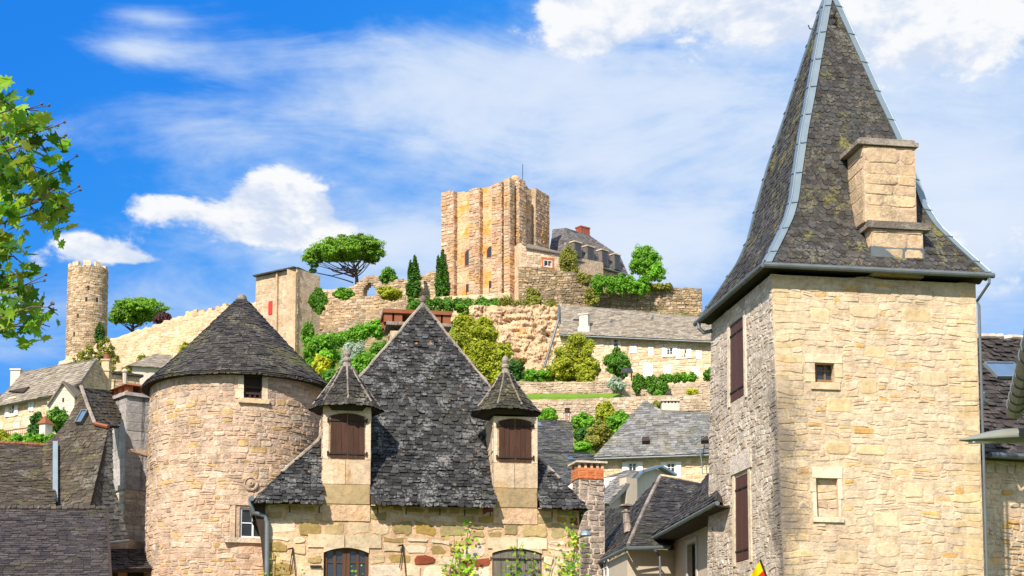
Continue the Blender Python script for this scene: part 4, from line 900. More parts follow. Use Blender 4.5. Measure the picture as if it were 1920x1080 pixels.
        for sg in (0, 1):
            x0 = s0 - .02 if sg == 0 else s1 + .02
            pts = [(x0 + (m_ - x0) * f, archf(x0 + (m_ - x0) * f)) for f in np.linspace(0, 1, 7)] + [(m_, y1 + .006), (x0, y1 + .006)]
            fill.prism(list(H.at([p[0] for p in pts], [p[1] for p in pts], [D + .006] * len(pts))), -H.N * .07)
        fill.build('lintel', M['dormer_stone'], do)
        plank_shutter(H, (s0 + .01, m_ - .006, y0, y1 - .0), do, 'shutter_brown', 3, D - .004 + .012, straps=(.1, .83), side=0, arch=lambda x: archf(x) - .012, seed=seed)
        plank_shutter(H, (m_ + .006, s1 - .01, y0, y1 - .0), do, 'shutter_brown', 3, D - .004 + .012, straps=(.1, .83), side=1, arch=lambda x: archf(x) - .012, seed=seed + 3)
        # pepperpot roof: eight curved sides
        nS = 8; Ec = H.at([(u0 + u1) / 2], [0], [0])[0]; ap = eave; Cc = Ec + N * (.36 - ap) + U * dxr
        hs_, zs_ = [], []
        for py, hwp in rows:
            h = hwp * (Cc[1]) / F * cos(pi / nS) ; hs_.append(h); zs_.append(P(cx, py, Cc[1] - h * .0)[2])
        r_ = MB(); kr = math.tan(pi / nS)
        for k in range(nS):
            th = phase + k * 2 * pi / nS; n_ = V3(sin(th), -cos(th), 0); f = Prof(Cc, n_, hs_, zs_, kr)
            ws = np.linspace(0, f.W, 12)
            for j in range(11):
                a0, a1 = f.h(ws[j]) * kr, f.h(ws[j + 1]) * kr; r_.add(f.at([-a0, a0, a1, -a1], [ws[j], ws[j], ws[j + 1], ws[j + 1]], [-.008] * 4), [(0, 1, 2, 3)], 1)
            if n_[1] < .75: slates(r_, f, -.03, f.W - .03, .082, .13, .010, seed * 9 + k, rnd=.3, lift=.016)
            a0 = f.h(0) * kr; i0 = a0 * .55; r_.add([Cc + n_ * hs_[0] - f.T * a0 + V3(0, 0, zs_[0] - .03), Cc + n_ * hs_[0] + f.T * a0 + V3(0, 0, zs_[0] - .03), Cc + n_ * hs_[0] * .55 + f.T * i0 + V3(0, 0, zs_[0] + .02), Cc + n_ * hs_[0] * .55 - f.T * i0 + V3(0, 0, zs_[0] + .02)], [(0, 1, 2, 3)], 1)
        r_.lathe(Cc + V3(0, 0, zs_[0] - .09), [(hs_[0] * .72, 0), (hs_[0] * .8, .10)], 16, 1)
        r_.build('dormer_roof', [M['slate_dormer'], M['under']], do)
        hp = MB(); f = Prof(Cc, N, hs_, zs_, kr)
        for k in range(nS):
            th = phase + (k + .5) * 2 * pi / nS; n_ = V3(sin(th), -cos(th), 0)
            if n_[1] < .5: ws = np.linspace(.12, f.W - .02, 9); hp.tube([Cc + n_ * f.h(w) / cos(pi / nS) + V3(0, 0, np.interp(w, f.ws, f.zs) + .008) for w in ws], .022, 6)
        hp.build('hip_mortar', M['white_lichen'], do)
        fb = MB(); zf, sc_ = zs_[-1], fin; fb.lathe(Cc + V3(0, 0, zf - .12), [(.15 * sc_, 0), (.11 * sc_, .10), (.075 * sc_, .22), (.10 * sc_, .25), (.10 * sc_, .29), (.06 * sc_, .33), (.09 * sc_, .40), (.08 * sc_, .46), (.04 * sc_, .51), (0, .54)], 10); fb.build('stone_finial', M['white_lichen'], do)
        return do
    dormer(dl[0], dl[1], zd, 0, 0, H.rect(618, 775, 684, 860, w=7), .72, [(769, 70), (752, 56), (733, 42), (712, 26), (688, 11)], a + pi / 8, 646, 1.0, 81)
    dormer(dr[0], dr[1], zdr, 0, 0, H.rect(934, 785, 996, 867, w=7), .70, [(776, 68), (762, 54), (744, 40), (724, 24), (700, 10)], a, 948, .95, 91, -.17)
    # arched casement, grey shutters
    Hi = Plane(H.O - N * .13, U); wo = window(Hi, (wl[0] + .0, (wl[0] + wl[1]) / 2 - .005, wl[3] - 1.9, wl[3] + .01), t, 'brown_frame', shape=(2, 6), fw=.075); window(Hi, ((wl[0] + wl[1]) / 2 + .005, wl[1], wl[3] - 1.9, wl[3] + .01), t, 'brown_frame', shape=(2, 6), fw=.075)
    m_ = (wr[0] + wr[1]) / 2; ar = lambda x: wr[3] - .10 * (abs(x - m_) / (m_ - wr[0])) ** 2 - .02
    plank_shutter(H, (wr[0] + .02, m_ - .008, wr[3] - 1.9, wr[3]), t, 'shutter_grey', 3, -.02, straps=(.2, .88), side=0, arch=ar, seed=3); plank_shutter(H, (m_ + .008, wr[1] - .02, wr[3] - 1.9, wr[3]), t, 'shutter_grey', 3, -.02, straps=(.2, .88), side=1, arch=ar, seed=5)
    # iron brackets
    for i, (px, py) in enumerate(((549, 1028), (755, 1022))):
        q = H.inv(px, py); b = MB(); A, Bp = H.at([q[0], q[0] - .1], [q[1], q[1] - .03], [.05, .12]); b.tube([A - N * .08, A, Bp], .018, 6); b.tube([A, H.at([q[0] - .07], [q[1] - .5], [.06])[0]], .010, 5); b.tube([A, H.at([q[0] + .08], [q[1] - .75], [.04])[0]], .010, 5); b.build('iron_bracket', M['iron'], t)
    b = MB(); q = H.inv(592, 1062); b.uvbox(H, q[0] - .12, q[0] + .12, q[1] - .02, q[1] + .02, 0, .06); b.build('shutter_stay', M['iron'], t)
    # gutter end, downpipe on the left corner
    p = lambda px, py, d: (lambda q: H.at([q[0]], [q[1]], [d])[0])(H.inv(px, py))
    gutter_tube(t, [p(470, 936, .2), p(471, 950, .2), p(476, 963, .15), p(497, 969, .1), p(501, 982, .1), p(500, 1200, .1)], .052, 'downpipe', 'pipe')
    gutter_tube(t, [p(472, 938, .3) - N * 3, p(472, 938, .32)], .06)
    v = MB(); v.prism([p(474, 945, .1), p(497, 945, .1), p(497, 1100, .1), p(489, 1010, .1)], B * .5); v.build('eave_board', M['dark_wood'], t)
    v = MB(); v.prism([p(1088, 955, -.3), p(1104, 950, -.3), p(1091, 985, -.3), p(1087, 1010, -.3)], B * 2.5); v.build('eave_board', M['dark_wood'], t)
    # chimney behind the ridge
    pc = P(720, 600, C[1] + 1.1); CS = Plane(V3(pc[0], pc[1], 0), U); r = CS.rect(732, 622, 842, 700, u=1, w=9); ch = MB(); stone_block(ch, CS, r[0], r[1], r[2] - 1.5, r[3], .9, seed=101, h=(.15, .25), l=(.25, .5), gap=.02, mi=0); chn = ch.build('chimney', [M['chim_stone'], M['round_mortar']], t)
    c2 = MB(); r1 = CS.rect(718, 583, 847, 590, u=1, w=10); c2.uvbox(CS, r1[0], r1[1], r1[2], r1[3], -1.0, .1)
    for x in (r1[0] + .03, r1[0] + .28, r1[1] - .48, r1[1] - .23): c2.uvbox(CS, x, x + .2, r1[2] - .22, r1[2], -.2, .05); c2.uvbox(CS, x, x + .2, r1[2] - .22, r1[2], -.9, -.65)
    c2.build('terracotta_cap', M['terracotta'], chn); c3 = MB(); r2 = CS.rect(724, 608, 846, 617, u=1, w=9); c3.uvbox(CS, r2[0], r2[1], r1[2] - .3, r1[2] - .22, -1.0, .1); c3.build('cap_stone', M['white_lichen'], chn)
    fl = thing('floodlight', 'small grey floodlight fixed to the right corner of the middle house', 'lamp', p(1086, 1006, .1)); f = MB(); A = p(1093, 1004, .25)
    f.lathe(A - V3(0, 0, .03), [(.03, .12), (.09, .10), (.13, .04), (.14, 0), (.12, -.01)], 14); f.build('lamp_shade', M['zinc'], fl); f = MB(); f.tube([p(1082, 1009, 0), p(1086, 1009, .12), A + V3(0, 0, .03)], .015, 6); f.build('arm', M['iron'], fl)
    return H
HOUSE = middle_house()

# ================================================================== roofs and houses low on the left
def left_houses():
    # nearest roof, bottom left
    t = thing('purple_slate_house', 'low house with a plain purplish slate roof in the bottom left corner', 'house', P(60, 1080, 30))
    an = [(-60, 953, 31.5), (200, 953, 32.0), (210, 1110, 28.2)]
    rf = MB(); S = roof_mesh(rf, an, [[(-160, 1112), (209, 1112), (200, 955), (-160, 953)]], .105, .17, .011, 201, lift=.010, rnd=.08, jit=.08); ro = rf.build('roof', [M['slate_purple'], M['under']], t)
    rt = MB(); g = random.Random(9); a, b = S.pts[3], S.pts[2]; n = 34
    for i in range(n): p, q = a + (b - a) * i / n, a + (b - a) * (i + .96) / n; rt.tube([p + V3(0, 0, g.uniform(0, .03)), q + V3(0, 0, g.uniform(0, .03))], [.06, .075], 7)
    rt.build('ridge_tile', M['slate_purple'], ro)
    vg = MB(); vg.bar(S.pts[1], S.pts[2], .05, .12); vg.build('verge_board', M['dark_wood'], ro)
    w = MB(); q = [S.pts[0], S.pts[1]]; w.prism([q[0] * V3(1, 1, 0) + V3(0, .4, 0), q[1] * V3(1, 1, 0) + V3(-.3, .4, 0), q[1] + V3(-.3, .4, 0), q[0] + V3(0, .4, 0)], V3(.3, 6, 0)); w.build('wall', M['round_mortar'], t)
    # mossy roof behind it
    t = thing('mossy_roof_house', 'house with a moss-streaked slate roof and a red ridge at the left edge', 'house', P(40, 950, 36))
    an = [(-60, 826, 38.5), (105, 836, 39.3), (105, 958, 35.5)]
    rf = MB(); S = roof_mesh(rf, an, [[(-160, 990), (104, 990), (105, 837), (60, 830), (-160, 822)]], .105, .16, .011, 211, lift=.012); ro = rf.build('roof', [M['slate_moss'], M['under']], t)
    rt = MB(); a, b = S.pts[4], S.pts[2]
    for i in range(24): p, q = a + (b - a) * i / 24, a + (b - a) * (i + .95) / 24; rt.tube([p + V3(0, 0, g.uniform(0, .02)), q + V3(0, 0, g.uniform(0, .02))], [.05, .065], 7)
    rt.build('ridge_tile', M['terracotta'], ro); w = MB(); q = S.pts; w.prism([q[0] * V3(1, 1, 0) + V3(0, .5, 0), q[1] * V3(1, 1, 0) + V3(-.2, .5, 0), q[1] + V3(-.2, .5, -.2), q[0] + V3(0, .5, -.2)], V3(.3, 5, 0)); w.build('wall', M['round_mortar'], t)
    # tall bell-cast roof with skylight and the big block chimney
    t = thing('bell_roof_house', 'house with a tall flared slate roof, a skylight and a big grey block chimney', 'house', P(170, 1000, 39))
    th = R(20); d_ = V3(cos(th), -sin(th), 0); up_ = V3(sin(th), cos(th), 0) * cos(R(57)) + V3(0, 0, sin(R(57))); o_ = P(155, 950, 36.2)
    an = [o_, o_ + d_, o_ + up_]
    rf = MB(); S1 = roof_mesh(rf, an, [[(80, 990), (160, 985), (204, 803), (179, 797), (165, 760), (153, 727), (142, 758), (128, 785), (108, 812), (80, 834)]], .10, .15, .011, 221, lift=.012)
    h1, h2, h3, h4 = S1.hit(179, 797), S1.hit(153, 727), S1.hit(204, 803), S1.hit(154, 955)
    an2 = [h1, h2, P(214, 735, h2[1] + 2.2)]
    roof_mesh(rf, an2, [[(179, 799), (226, 799), (228, 736), (153, 727)]], .10, .15, .011, 227, lift=.012); ro = rf.build('roof', [M['slate_moss'], M['under']], t)
    rf = MB(); an3 = [h4, h3, P(238, 1010, h4[1] + .9)]
    S3 = roof_mesh(rf, an3, [[(180, 1016), (241, 1010), (224, 950), (212, 905), (211, 803), (204, 803), (152, 985)]], .10, .15, .011, 231, lift=.012); rf.build('side_roof', [M['slate_grey'], M['under']], t)
    z3 = V3(0, -.05, .03); hp = MB(); hp.tube([h2 + z3, S1.hit(165, 762) + z3, h1 + z3], .05, 6); hp.build('hip_mortar', M['white_lichen'], ro)
    hp = MB(); hp.tube([h1 + z3, h3 + z3], .05, 6); hp.build('ridge_tile', M['terracotta'], ro)
    hp = MB(); a, b = S1.hit(106, 837) + V3(0, -.1, .1), S1.hit(106, 950) + V3(0, -.1, .1); hp.bar(a, b, .12, .05, side=(1, 0.05, 0)); hp.build('zinc_flashing', M['zinc'], ro)
    S = Poly(an, [(140, 797), (150, 797), (153, 774), (145, 774)]); q_ = S.q; r = (q_[0, 0] - .0, q_[1, 0], q_[0, 1], q_[2, 1]); r = ((r[0] + r[1]) / 2 - .10 + .08, (r[0] + r[1]) / 2 + .10 + .08, min(r[2:]), max(r[2:])); window(S, r, ro, 'gutter', shape=(1, 1), d=.10, pane='skyglass', name='skylight', fw=.03)
    e = S3.pts; gutter_tube(t, [e[0] - V3(0, 0, .05), e[1] - V3(0, 0, .05)], .04)
    w = MB(); wS = vplane(110, 38.6, 238, 38.2, 1000); w.uvbox(wS, 0.5, wS.L, 0, P(110, 1000, 37)[2], -4, 0); w.build('wall', M['round_mortar'], t)
    # chimney
    a = R(38); U = V3(cos(a), sin(a), 0); c = P(236, 800, 40); CS = Plane(V3(c[0], c[1], 0), U); r = CS.rect(236, 745, 292, 912, u=.5, w=8); ch = MB()
    kw = dict(h=(.235, .245), l=(.38, .46), gap=.010, d=(.002, .010), wav=0, jit=.03, split=0)
    stone_block(ch, CS, 0, 1.05, r[2], r[3], 1.0, seed=241, **kw); stone_block(ch, CS, -.02, 1.1, r[2] - 3.2, r[2] - .12, 1.05, off=.06, mi=2, bi=3, seed=245, h=(.12, .2), l=(.2, .4), gap=.02, d=(.004, .03))
    chn = ch.build('chimney', [M['block_grey'], M['block_grey'], M['side_stone'], M['side_mortar']], t)
    c2 = MB(); c2.uvbox(CS, -.08, 1.12, r[2] - .12, r[2], -1.12, .12); c2.build('ledge', M['block_grey'], chn); c2 = MB(); c2.uvbox(CS, -.07, 1.12, r[3], r[3] + .09, -1.07, .07); c2.build('cap_stone', M['block_grey'], chn)
    for i, (x, y) in enumerate(((.04, -.12), (.45, -.12), (.86, -.12), (.04, -.5), (.04, -.9), (.86, -.9))):
        b = MB(); b.uvbox(CS, x, x + .16, r[3] + .09, r[3] + .28, y - .14, y + .06); b.build('brick_pillar', M['brick'], chn)
    b = MB(); z = r[3] + .28; b.hexa(list(CS.at([-.08, 1.1, 1.1, -.08], [z] * 4, [.08, .08, -1.05, -1.05])) + list(CS.at([.05, .97, .97, .05], [z + .08] * 4, [-.08, -.08, -.9, -.9]))); b.build('terracotta_cap', M['terracotta'], chn)
    # little roof low between the chimney and the round tower
    t = thing('lean_to', 'small dark slate lean-to roof tucked between the purple roof and round tower', 'shed', P(240, 1075, 37))
    rf = MB(); roof_mesh(rf, [(205, 1030, 38), (285, 1032, 38.6), (260, 1065, 37.4)], [[(204, 1068), (290, 1066), (290, 1031), (204, 1030)]], .11, .16, .011, 251); rf.build('roof', [M['slate_purple'], M['under']], t)
    w = MB(); wS = vplane(200, 38.2, 292, 38.4, 1070); w.uvbox(wS, 0, wS.L, 0, P(240, 1064, 38)[2], -2, 0); w.build('wall', M['dark_wood'], t)
    # long pale house on the slope
    t = thing('long_pale_house', 'long cream house with a pale slate roof and white shutters below the slim round tower', 'house', P(90, 800, 110))
    S = vplane(-120, 113, 115, 104, 780); w = MB(); wall_mesh(w, S, [(-120, 785), (0, 760), (115, 739)], 17, 6, 261, (), mi=0, h=(.25, .4), l=(.4, .8), gap=.03, d=(.005, .03), lite=True); w.build('wall', [M['lb_stone'], M['lb_stone']], t)
    an = [(0, 758, 107.6), (112, 738, 103.4), (115, 686, 107.5)]
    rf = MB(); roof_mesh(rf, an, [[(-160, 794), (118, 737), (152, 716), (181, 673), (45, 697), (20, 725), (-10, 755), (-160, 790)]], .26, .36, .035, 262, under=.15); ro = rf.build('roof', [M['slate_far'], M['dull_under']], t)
    dm = MB(); Sd = Poly(an, [(30, 738), (46, 738), (46, 728), (30, 728)]); r = (Sd.q[:, 0].min(), Sd.q[:, 0].max(), Sd.q[:, 1].min(), Sd.q[:, 1].max()); dm.prism(list(Sd.at([r[0], r[1], r[1]], [r[2], r[2], r[3]], [.12, .03, .05])), Sd.N * .12); dm.build('roof_vent', M['dark_wood'], ro)
    for x0, y0, x1, y1, sh in ((18, 748, 28, 779, True),): window(S, S.rect(x0, y0, x1, y1, u=5, w=20), t, 'white', shutters='white', shape=(2, 3), surround='white_ashlar', sw=.1)
    for a_, b_ in ((55, 59), (60, 64)): q = MB(); r = S.rect(a_, 746, b_, 771, u=5, w=20); q.uvbox(S, r[0], r[1], r[2], r[3], .0, .08); q.build('shutter', M['white'], t)
    for x0, y0, x1, y1 in ((27, 796, 36, 812), (-3, 800, 4, 815)): window(S, S.rect(x0, y0, x1, y1, u=5, w=18), t, 'white', shape=(1, 1), surround='white_ashlar', sw=.12, pane='white')
    G = vplane(152, 103.8, 205, 108, 710); w = MB(); wall_mesh(w, G, [(152, 718), (166, 697), (181, 675), (192, 690), (205, 716)], 17, .5, 263, (), mi=0, h=(.2, .35), l=(.3, .6), gap=.03, d=(.01, .05), lite=True); w.build('gable_wall', [M['ruin_stone'], M['ruin_stone']], t)
    # extension with its own little gable
    E = vplane(90, 101.5, 140, 101.5, 760); w = MB(); wall_mesh(w, E, [(88, 760), (103, 738), (117, 719), (128, 732), (140, 745)], 17, 4, 264, (), mi=0, h=(.2, .35), l=(.3, .6), gap=.03, d=(.003, .02), lite=True); ex = w.build('gabled_extension', [M['plaster2'], M['plaster2']], t)
    r = E.rect(117, 746, 120, 754, u=1, w=20); d = MB(); d.uvbox(E, r[0], r[1], r[2], r[3], -.1, .03); d.build('window', M['dark_wood'], ex)
    rf = MB(); a0, a1, a2 = P(117, 718, 101.3), P(140, 746, 101.3), P(88, 762, 101.3); bk = V3(.6, 4.6, .1)
    for a_, b_ in ((a1, a0), (a0, a2)): rf.prism([a_, b_, b_ + bk, a_ + bk], V3(0, 0, .16), 0)
    rf.build('extension_roof', M['slate_far'], ex)
    for i, (x0, y0, x1, y1, Y, cap, mm) in enumerate(((19, 694, 37, 740, 111, False, 'plaster2'), (190, 676, 204, 720, 107.5, True, 'chim_stone'))):
        CSs = vplane(x0, Y, x1, Y, 700); r = CSs.rect(x0, y0, x1, y1, u=.3, w=22); c = MB(); c.uvbox(CSs, r[0], r[1], r[2] - 1.5, r[3], -.8, 0); c.uvbox(CSs, r[0] - .06, r[1] + .06, r[3] + .002, r[3] + .12, -.86, .06); 
        if cap: c.uvbox(CSs, r[0] - .06, r[1] + .06, r[3] - .75, r[3] - .65, -.86, .06)
        cn = c.build('chimney', M[mm], t)
        if cap: p = MB(); p.lathe(CSs.at([(r[0] + r[1]) / 2], [r[3] + .12], [-.4])[0], [(.22, 0), (.2, .4), (.24, .45)], 10); p.build('chimney_pot', M['terracotta'], cn)
    # building behind with stove pipe, between the long house and the round tower
    t = thing('rubble_outbuilding', 'low rubble outbuilding with a stove pipe behind the brick topped block chimney', 'building', P(222, 720, 112))
    S = vplane(196, 111.5, 262, 113, 710); w = MB(); wall_mesh(w, S, [(196, 701), (245, 705), (262, 706)], 19, 4, 271, (), mi=0, h=(.2, .35), l=(.3, .6), gap=.03, d=(.01, .05), lite=True); w.build('wall', [M['ruin_stone'], M['ruin_stone']], t)
    r = MB(); zt = S.inv(230, 702)[1]; r.uvbox(S, -.2, S.L + .2, zt - .05, zt + .12, -4.2, .25); r.build('roof', M['slate_grey'], t)
    p = MB(); b = P(234, 720, 110.8); p.tube([b, P(234, 697, 110.8)], .16, 8); p.lathe(P(234, 698, 110.8), [(.22, 0), (.24, .1), (.1, .25)], 8); p.build('stove_pipe', M['plaster'], t)
    p = MB(); C2 = vplane(200, 110.8, 214, 110.8, 720); r_ = C2.rect(201, 714, 213, 736, u=.2, w=22); p.uvbox(C2, r_[0], r_[1], r_[2] - 1, r_[3], -.5, 0); p.uvbox(C2, r_[0] - .05, r_[1] + .05, r_[3] + .002, r_[3] + .1, -.55, .05); p.build('chimney', M['chim_stone'], t)
    # hip roofed cream house left of the round tower
    t = thing('hip_roof_cottage', 'cream cottage with a grey hip roof half hidden behind the round tower', 'house', P(300, 720, 150))
    S = vplane(244, 150, 345, 151.5, 700); w = MB(); zt = S.inv(270, 689)[1]; w.uvbox(S, .2, S.L, 28, zt, -6, 0); w.build('wall', M['plaster2'], t)
    q = [S.at([-.4], [zt], [.4])[0], S.at([S.L + .5], [zt], [.4])[0], S.at([S.L + .5], [zt], [-6.4])[0], S.at([-.4], [zt], [-6.4])[0]]; ap, ap2 = S.at([2.6], [zt + 2.1], [-3])[0], S.at([4.0], [zt + 2.1], [-3])[0]
    r = MB(); r.add(q + [ap, ap2], [(0, 1, 5, 4), (1, 2, 5), (2, 3, 4, 5), (3, 0, 4), (0, 3, 2, 1)]); 
    fS = Plane(q[0], q[1] - q[0], ap - (q[0] + (q[1] - q[0]) * .5) * V3(1, 1, 1) if False else unit(ap - S.at([2.6], [zt], [.4])[0])); H_ = np.linalg.norm(ap - S.at([2.6], [zt], [.4])[0])
    slates(r, fS, 0, H_, .26, .36, .03, 281, rng=lambda x: (3.0 * min(max(x, 0) / H_, 1), S.L + .9 - (S.L - 3.5) * min(max(x, 0) / H_, 1))); r.build('roof', [M['slate_far'], M['dull_under']], t)
    # scrap of a gable at the far left edge
    t = thing('corner_cottage', 'sliver of a cottage gable at the left edge behind the long pale house', 'house', P(-10, 760, 116))
    S = vplane(-60, 116, 8, 116, 750); w = MB(); wall_mesh(w, S, [(-60, 780), (-25, 731), (8, 762)], 18, 5, 3, (), mi=0, h=(.3, .4), l=(.4, .8), lite=True); w.build('wall', [M['lb_stone'], M['lb_stone']], t)
    r = MB(); a, b, c = S.at([0], [S.inv(-60, 782)[1]], [.3])[0], P(-25, 727, 115.7), P(9, 764, 115.7)
    for x, y in ((a, b), (b, c)): r.prism([x, y, y + V3(0, 5, 0), x + V3(0, 5, 0)], V3(0, 0, .2))
    r.build('roof', M['slate_far'], t)
    # small dovecote chimney on the bank
    t = thing('garden_pillar', 'little stone pillar with a tiled cap beside the dark shrub on the bank', 'pillar', P(92, 825, 95))
    S = vplane(84, 95, 99, 95.6, 800); r = S.rect(84, 795, 99, 828, u=.2, w=18); b = MB(); b.uvbox(S, r[0] - .03, r[1] + .0, r[2] - 2.2, r[2] + .35, -.55, .04); b.uvbox(S, r[0] + .02, r[1] - .03, r[2] + .35, r[3], -.5, 0); b.build('shaft', M['plaster2'], t)
    b = MB(); z = r[3]; b.hexa(list(S.at([r[0] - .08, r[1] + .06, r[1] + .06, r[0] - .08], [z] * 4, [.1, .1, -.6, -.6])) + list(S.at([r[0] + .2, r[0] + .26, r[0] + .26, r[0] + .2], [z + .5] * 4, [-.2, -.2, -.3, -.3]))); b.build('tiled_cap', M['terracotta'], t)
    w = MB(); w.prism([P(76, 838, 94.5), P(110, 838, 94.5), P(93, 818, 94.5)], V3(0, 1.2, 0)); w.build('gable_base', M['plaster2'], t)
    # balustrade
    t = thing('balustrade', 'pale stone balustrade along the terrace in front of the long house', 'railing', P(30, 820, 100))
    a, b = P(2, 823, 100), P(57, 815, 100); r = MB(); r.bar(a + V3(0, 0, .55), b + V3(0, 0, .55), .2, .1); r.bar(a, b, .2, .1); r.build('rail', M['ruin_stone'], t)
    for i in range(15): p = a + (b - a) * (i + .5) / 15; q = MB(); q.lathe(p + V3(0, 0, .05), [(.05, 0), (.08, .15), (.04, .33), (.06, .45)], 6); q.build('baluster', M['ruin_stone'], t)
    w = MB(); w.bar(a - V3(0, -.1, .8), b - V3(0, -.1, .8), .3, 1.5); w.build('base_wall', M['garden_wall'], t)
left_houses()

# ================================================================== the cluster right of the middle house
def middle_right():
    # big pyramid-roofed house
    t = thing('pyramid_roof_house', 'rubble house under a big grey pyramid slate roof with two white shuttered windows', 'house', P(1220, 900, 100))
    S = vplane(1118, 96.0, 1345, 95.0, 870); w = MB(); zt = S.inv(1200, 855)[1]; w.uvbox(S, 0, S.L, 12, zt, -8, 0, 1)
    wins = [S.rect(1178, 868, 1194, 890, u=3, w=16), S.rect(1250, 868, 1266, 895, u=4, w=16)]; stones(w, S, 0, S.L, 14, zt, seed=301, holes=[(a - .6, b + .6, c - .1, d + .2) for a, b, c, d in wins], h=(.16, .28), l=(.25, .6), gap=.03, d=(.005, .04), lite=True); w.build('wall', [M['lb_stone'], M['rampart_mortar']], t)
    for r in wins: window(S, r, t, 'white', shutters='white', shape=(2, 3), surround='white_ashlar', sw=.1)
    an = [(1113, 858, 95.5), (1340, 850, 94.5), (1210, 750, 100)]
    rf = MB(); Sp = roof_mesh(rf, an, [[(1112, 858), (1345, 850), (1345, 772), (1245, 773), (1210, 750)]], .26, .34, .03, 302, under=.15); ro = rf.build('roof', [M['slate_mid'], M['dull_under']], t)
    e = Sp.pts; gutter_tube(t, [e[0] - V3(0, 0, .1), e[1] - V3(0, 0, .1)], .07)
    for px, py in ((1211, 829), (1321, 828)):
        q = Sp.inv(px, py, u=3, w=1); d = MB(); d.prism(list(Sp.at([q[0] - .22, q[0] + .22, q[0] + .22, q[0] - .22], [q[1] - .3] * 4, [.02, .02, .3, .3])), Sp.W * .5); d.build('roof_vent', M['dark_wood'], ro)
    C = vplane(1240, 103, 1275, 103, 760); r = C.rect(1241, 756, 1274, 790, u=.5, w=20); c = MB(); c.uvbox(C, r[0], r[1], r[2] - 1, r[3], -.8, 0)
    for x in np.linspace(r[0] + .05, r[1] - .2, 5): c.uvbox(C, x, x + .13, r[3] + .0015, r[3] + .16, -.7, -.05)
    c.uvbox(C, r[0] - .06, r[1] + .06, r[3] + .161, r[3] + .25, -.86, .06); c.build('chimney', M['plaster2'], t)
    at = thing('tv_antenna', 'thin metal television antenna on a mast in front of the pyramid roof', 'antenna', P(1318, 885, 93.8))
    m_ = MB(); m_.tube([P(1318, 890, 93.8), P(1306, 782, 93.8)], .03, 5); m_.build('mast', M['zinc'], at)
    for i, (a, b, n) in enumerate((((1298, 806), (1318, 800), 5), ((1300, 832), (1326, 816), 6))):
        A, B = P(*a, 93.8), P(*b, 93.8); y = MB(); y.tube([A, B], .018, 5)
        for k in range(n): p = A + (B - A) * (k + .5) / n; d = V3(.25, -.5, .45) * (.9 - .05 * k); y.tube([p - d * .6, p + d * .6], .010, 4)
        y.build('aerial', M['zinc'], at)
    # small grey roof with brick chimney
    t = thing('brick_chimney_cottage', 'small cottage with a plain grey roof and a thin brick chimney below the garden', 'house', P(1040, 850, 90))
    rf = MB(); Sp = roof_mesh(rf, [(1003, 846, 88), (1075, 848, 88.4), (1040, 787, 92)], [[(985, 846), (1075, 848), (1073, 789), (985, 786)]], .24, .32, .03, 311, under=.15); rf.build('roof', [M['slate_grey'], M['dull_under']], t)
    w = MB(); S = vplane(985, 88.6, 1074, 89, 850); w.uvbox(S, 0, S.L, 10, S.inv(1040, 850)[1], -6, 0); w.build('wall', M['plaster'], t); gutter_tube(t, [Sp.pts[0] - V3(0, 0, .08), Sp.pts[1] - V3(0, 0, .08)], .06)
    C = vplane(1057, 92, 1071, 92, 790); r = C.rect(1058, 775, 1070, 812, u=.2, w=18); c = MB(); stone_block(c, C, r[0], r[1], r[2], r[3], .5, seed=3, h=(.10, .12), l=(.2, .28), gap=.02, d=(.003, .01), wav=0, lite=True); c.uvbox(C, r[0] - .05, r[1] + .08, r[2] - 1.2, r[2], -.6, .05, 1); cn = c.build('chimney', [M['terracotta'], M['plaster2']], t)
    p = MB(); p.lathe(C.at([(r[0] + r[1]) / 2], [r[3]], [-.25])[0], [(.24, 0), (.24, .08), (.15, .1), (.15, .3), (.2, .34)], 10); p.build('chimney_pot', M['dark_wood'], cn)
    sg = MB(); r = Sp.inv(1008, 798, u=1, w=3); sg.uvbox(Sp, r[0] - .2, r[0] + .2, r[1] - .2, r[1] + .3, .03, .1); sg.build('skylight', M['zinc'], t)
    t = thing('skylight_cottage', 'low grey roofed cottage with a tiny blue skylight behind the orange brick chimney', 'house', P(1065, 890, 76))
    rf = MB(); Sp = roof_mesh(rf, [(1010, 905, 74), (1110, 906, 75), (1065, 849, 79)], [[(1005, 912), (1135, 912), (1110, 850), (1005, 848)]], .2, .28, .025, 321, under=.12); ro = rf.build('roof', [M['slate_grey'], M['dull_under']], t)
    q = Sp.inv(1068, 862, u=3, w=2); window(Sp, (q[0] - .18, q[0] + .18, q[1] - .25, q[1] + .25), ro, 'gutter', shape=(1, 1), d=.08, pane='skyglass', name='skylight', fw=.05)
    w = MB(); S = vplane(1005, 75, 1130, 75.6, 905); w.uvbox(S, 0, S.L, 4, S.inv(1050, 908)[1], -5, 0); w.build('wall', M['plaster'], t)
    # gabled rendered house
    t = thing('rendered_gable_house', 'beige rendered house with zinc edged gable in the huddle of roofs', 'house', P(1200, 960, 62))
    S = vplane(1136, 60.5, 1262, 63, 930); w = MB(); q = [(1137, 1000), (1275, 1000), (1275, 905), (1258, 893), (1231, 879), (1197, 887), (1141, 941), (1137, 943)]
    pts = [S.at([a[0]], [a[1]], [0])[0] for a in [S.inv(*x, u=1, w=9) for x in q]]; w.prism(pts, -S.N * 4); w.build('wall', M['plaster2'], t)
    b = MB(); r = S.rect(1165, 898, 1185, 1000, u=1, w=9); b.uvbox(S, r[0], r[1], r[2], r[3], -.1, .3); b.build('chimney_breast', M['plaster'], t)
    rf = MB(); roof_mesh(rf, [(1140, 944, 60), (1197, 884, 61.4), (1131, 893, 64)], [[(1120, 946), (1141, 944), (1197, 884), (1180, 881), (1120, 900)]], .15, .22, .02, 331, under=.1); rf.build('roof', [M['slate_mid'], M['dull_under']], t)
    z = MB()
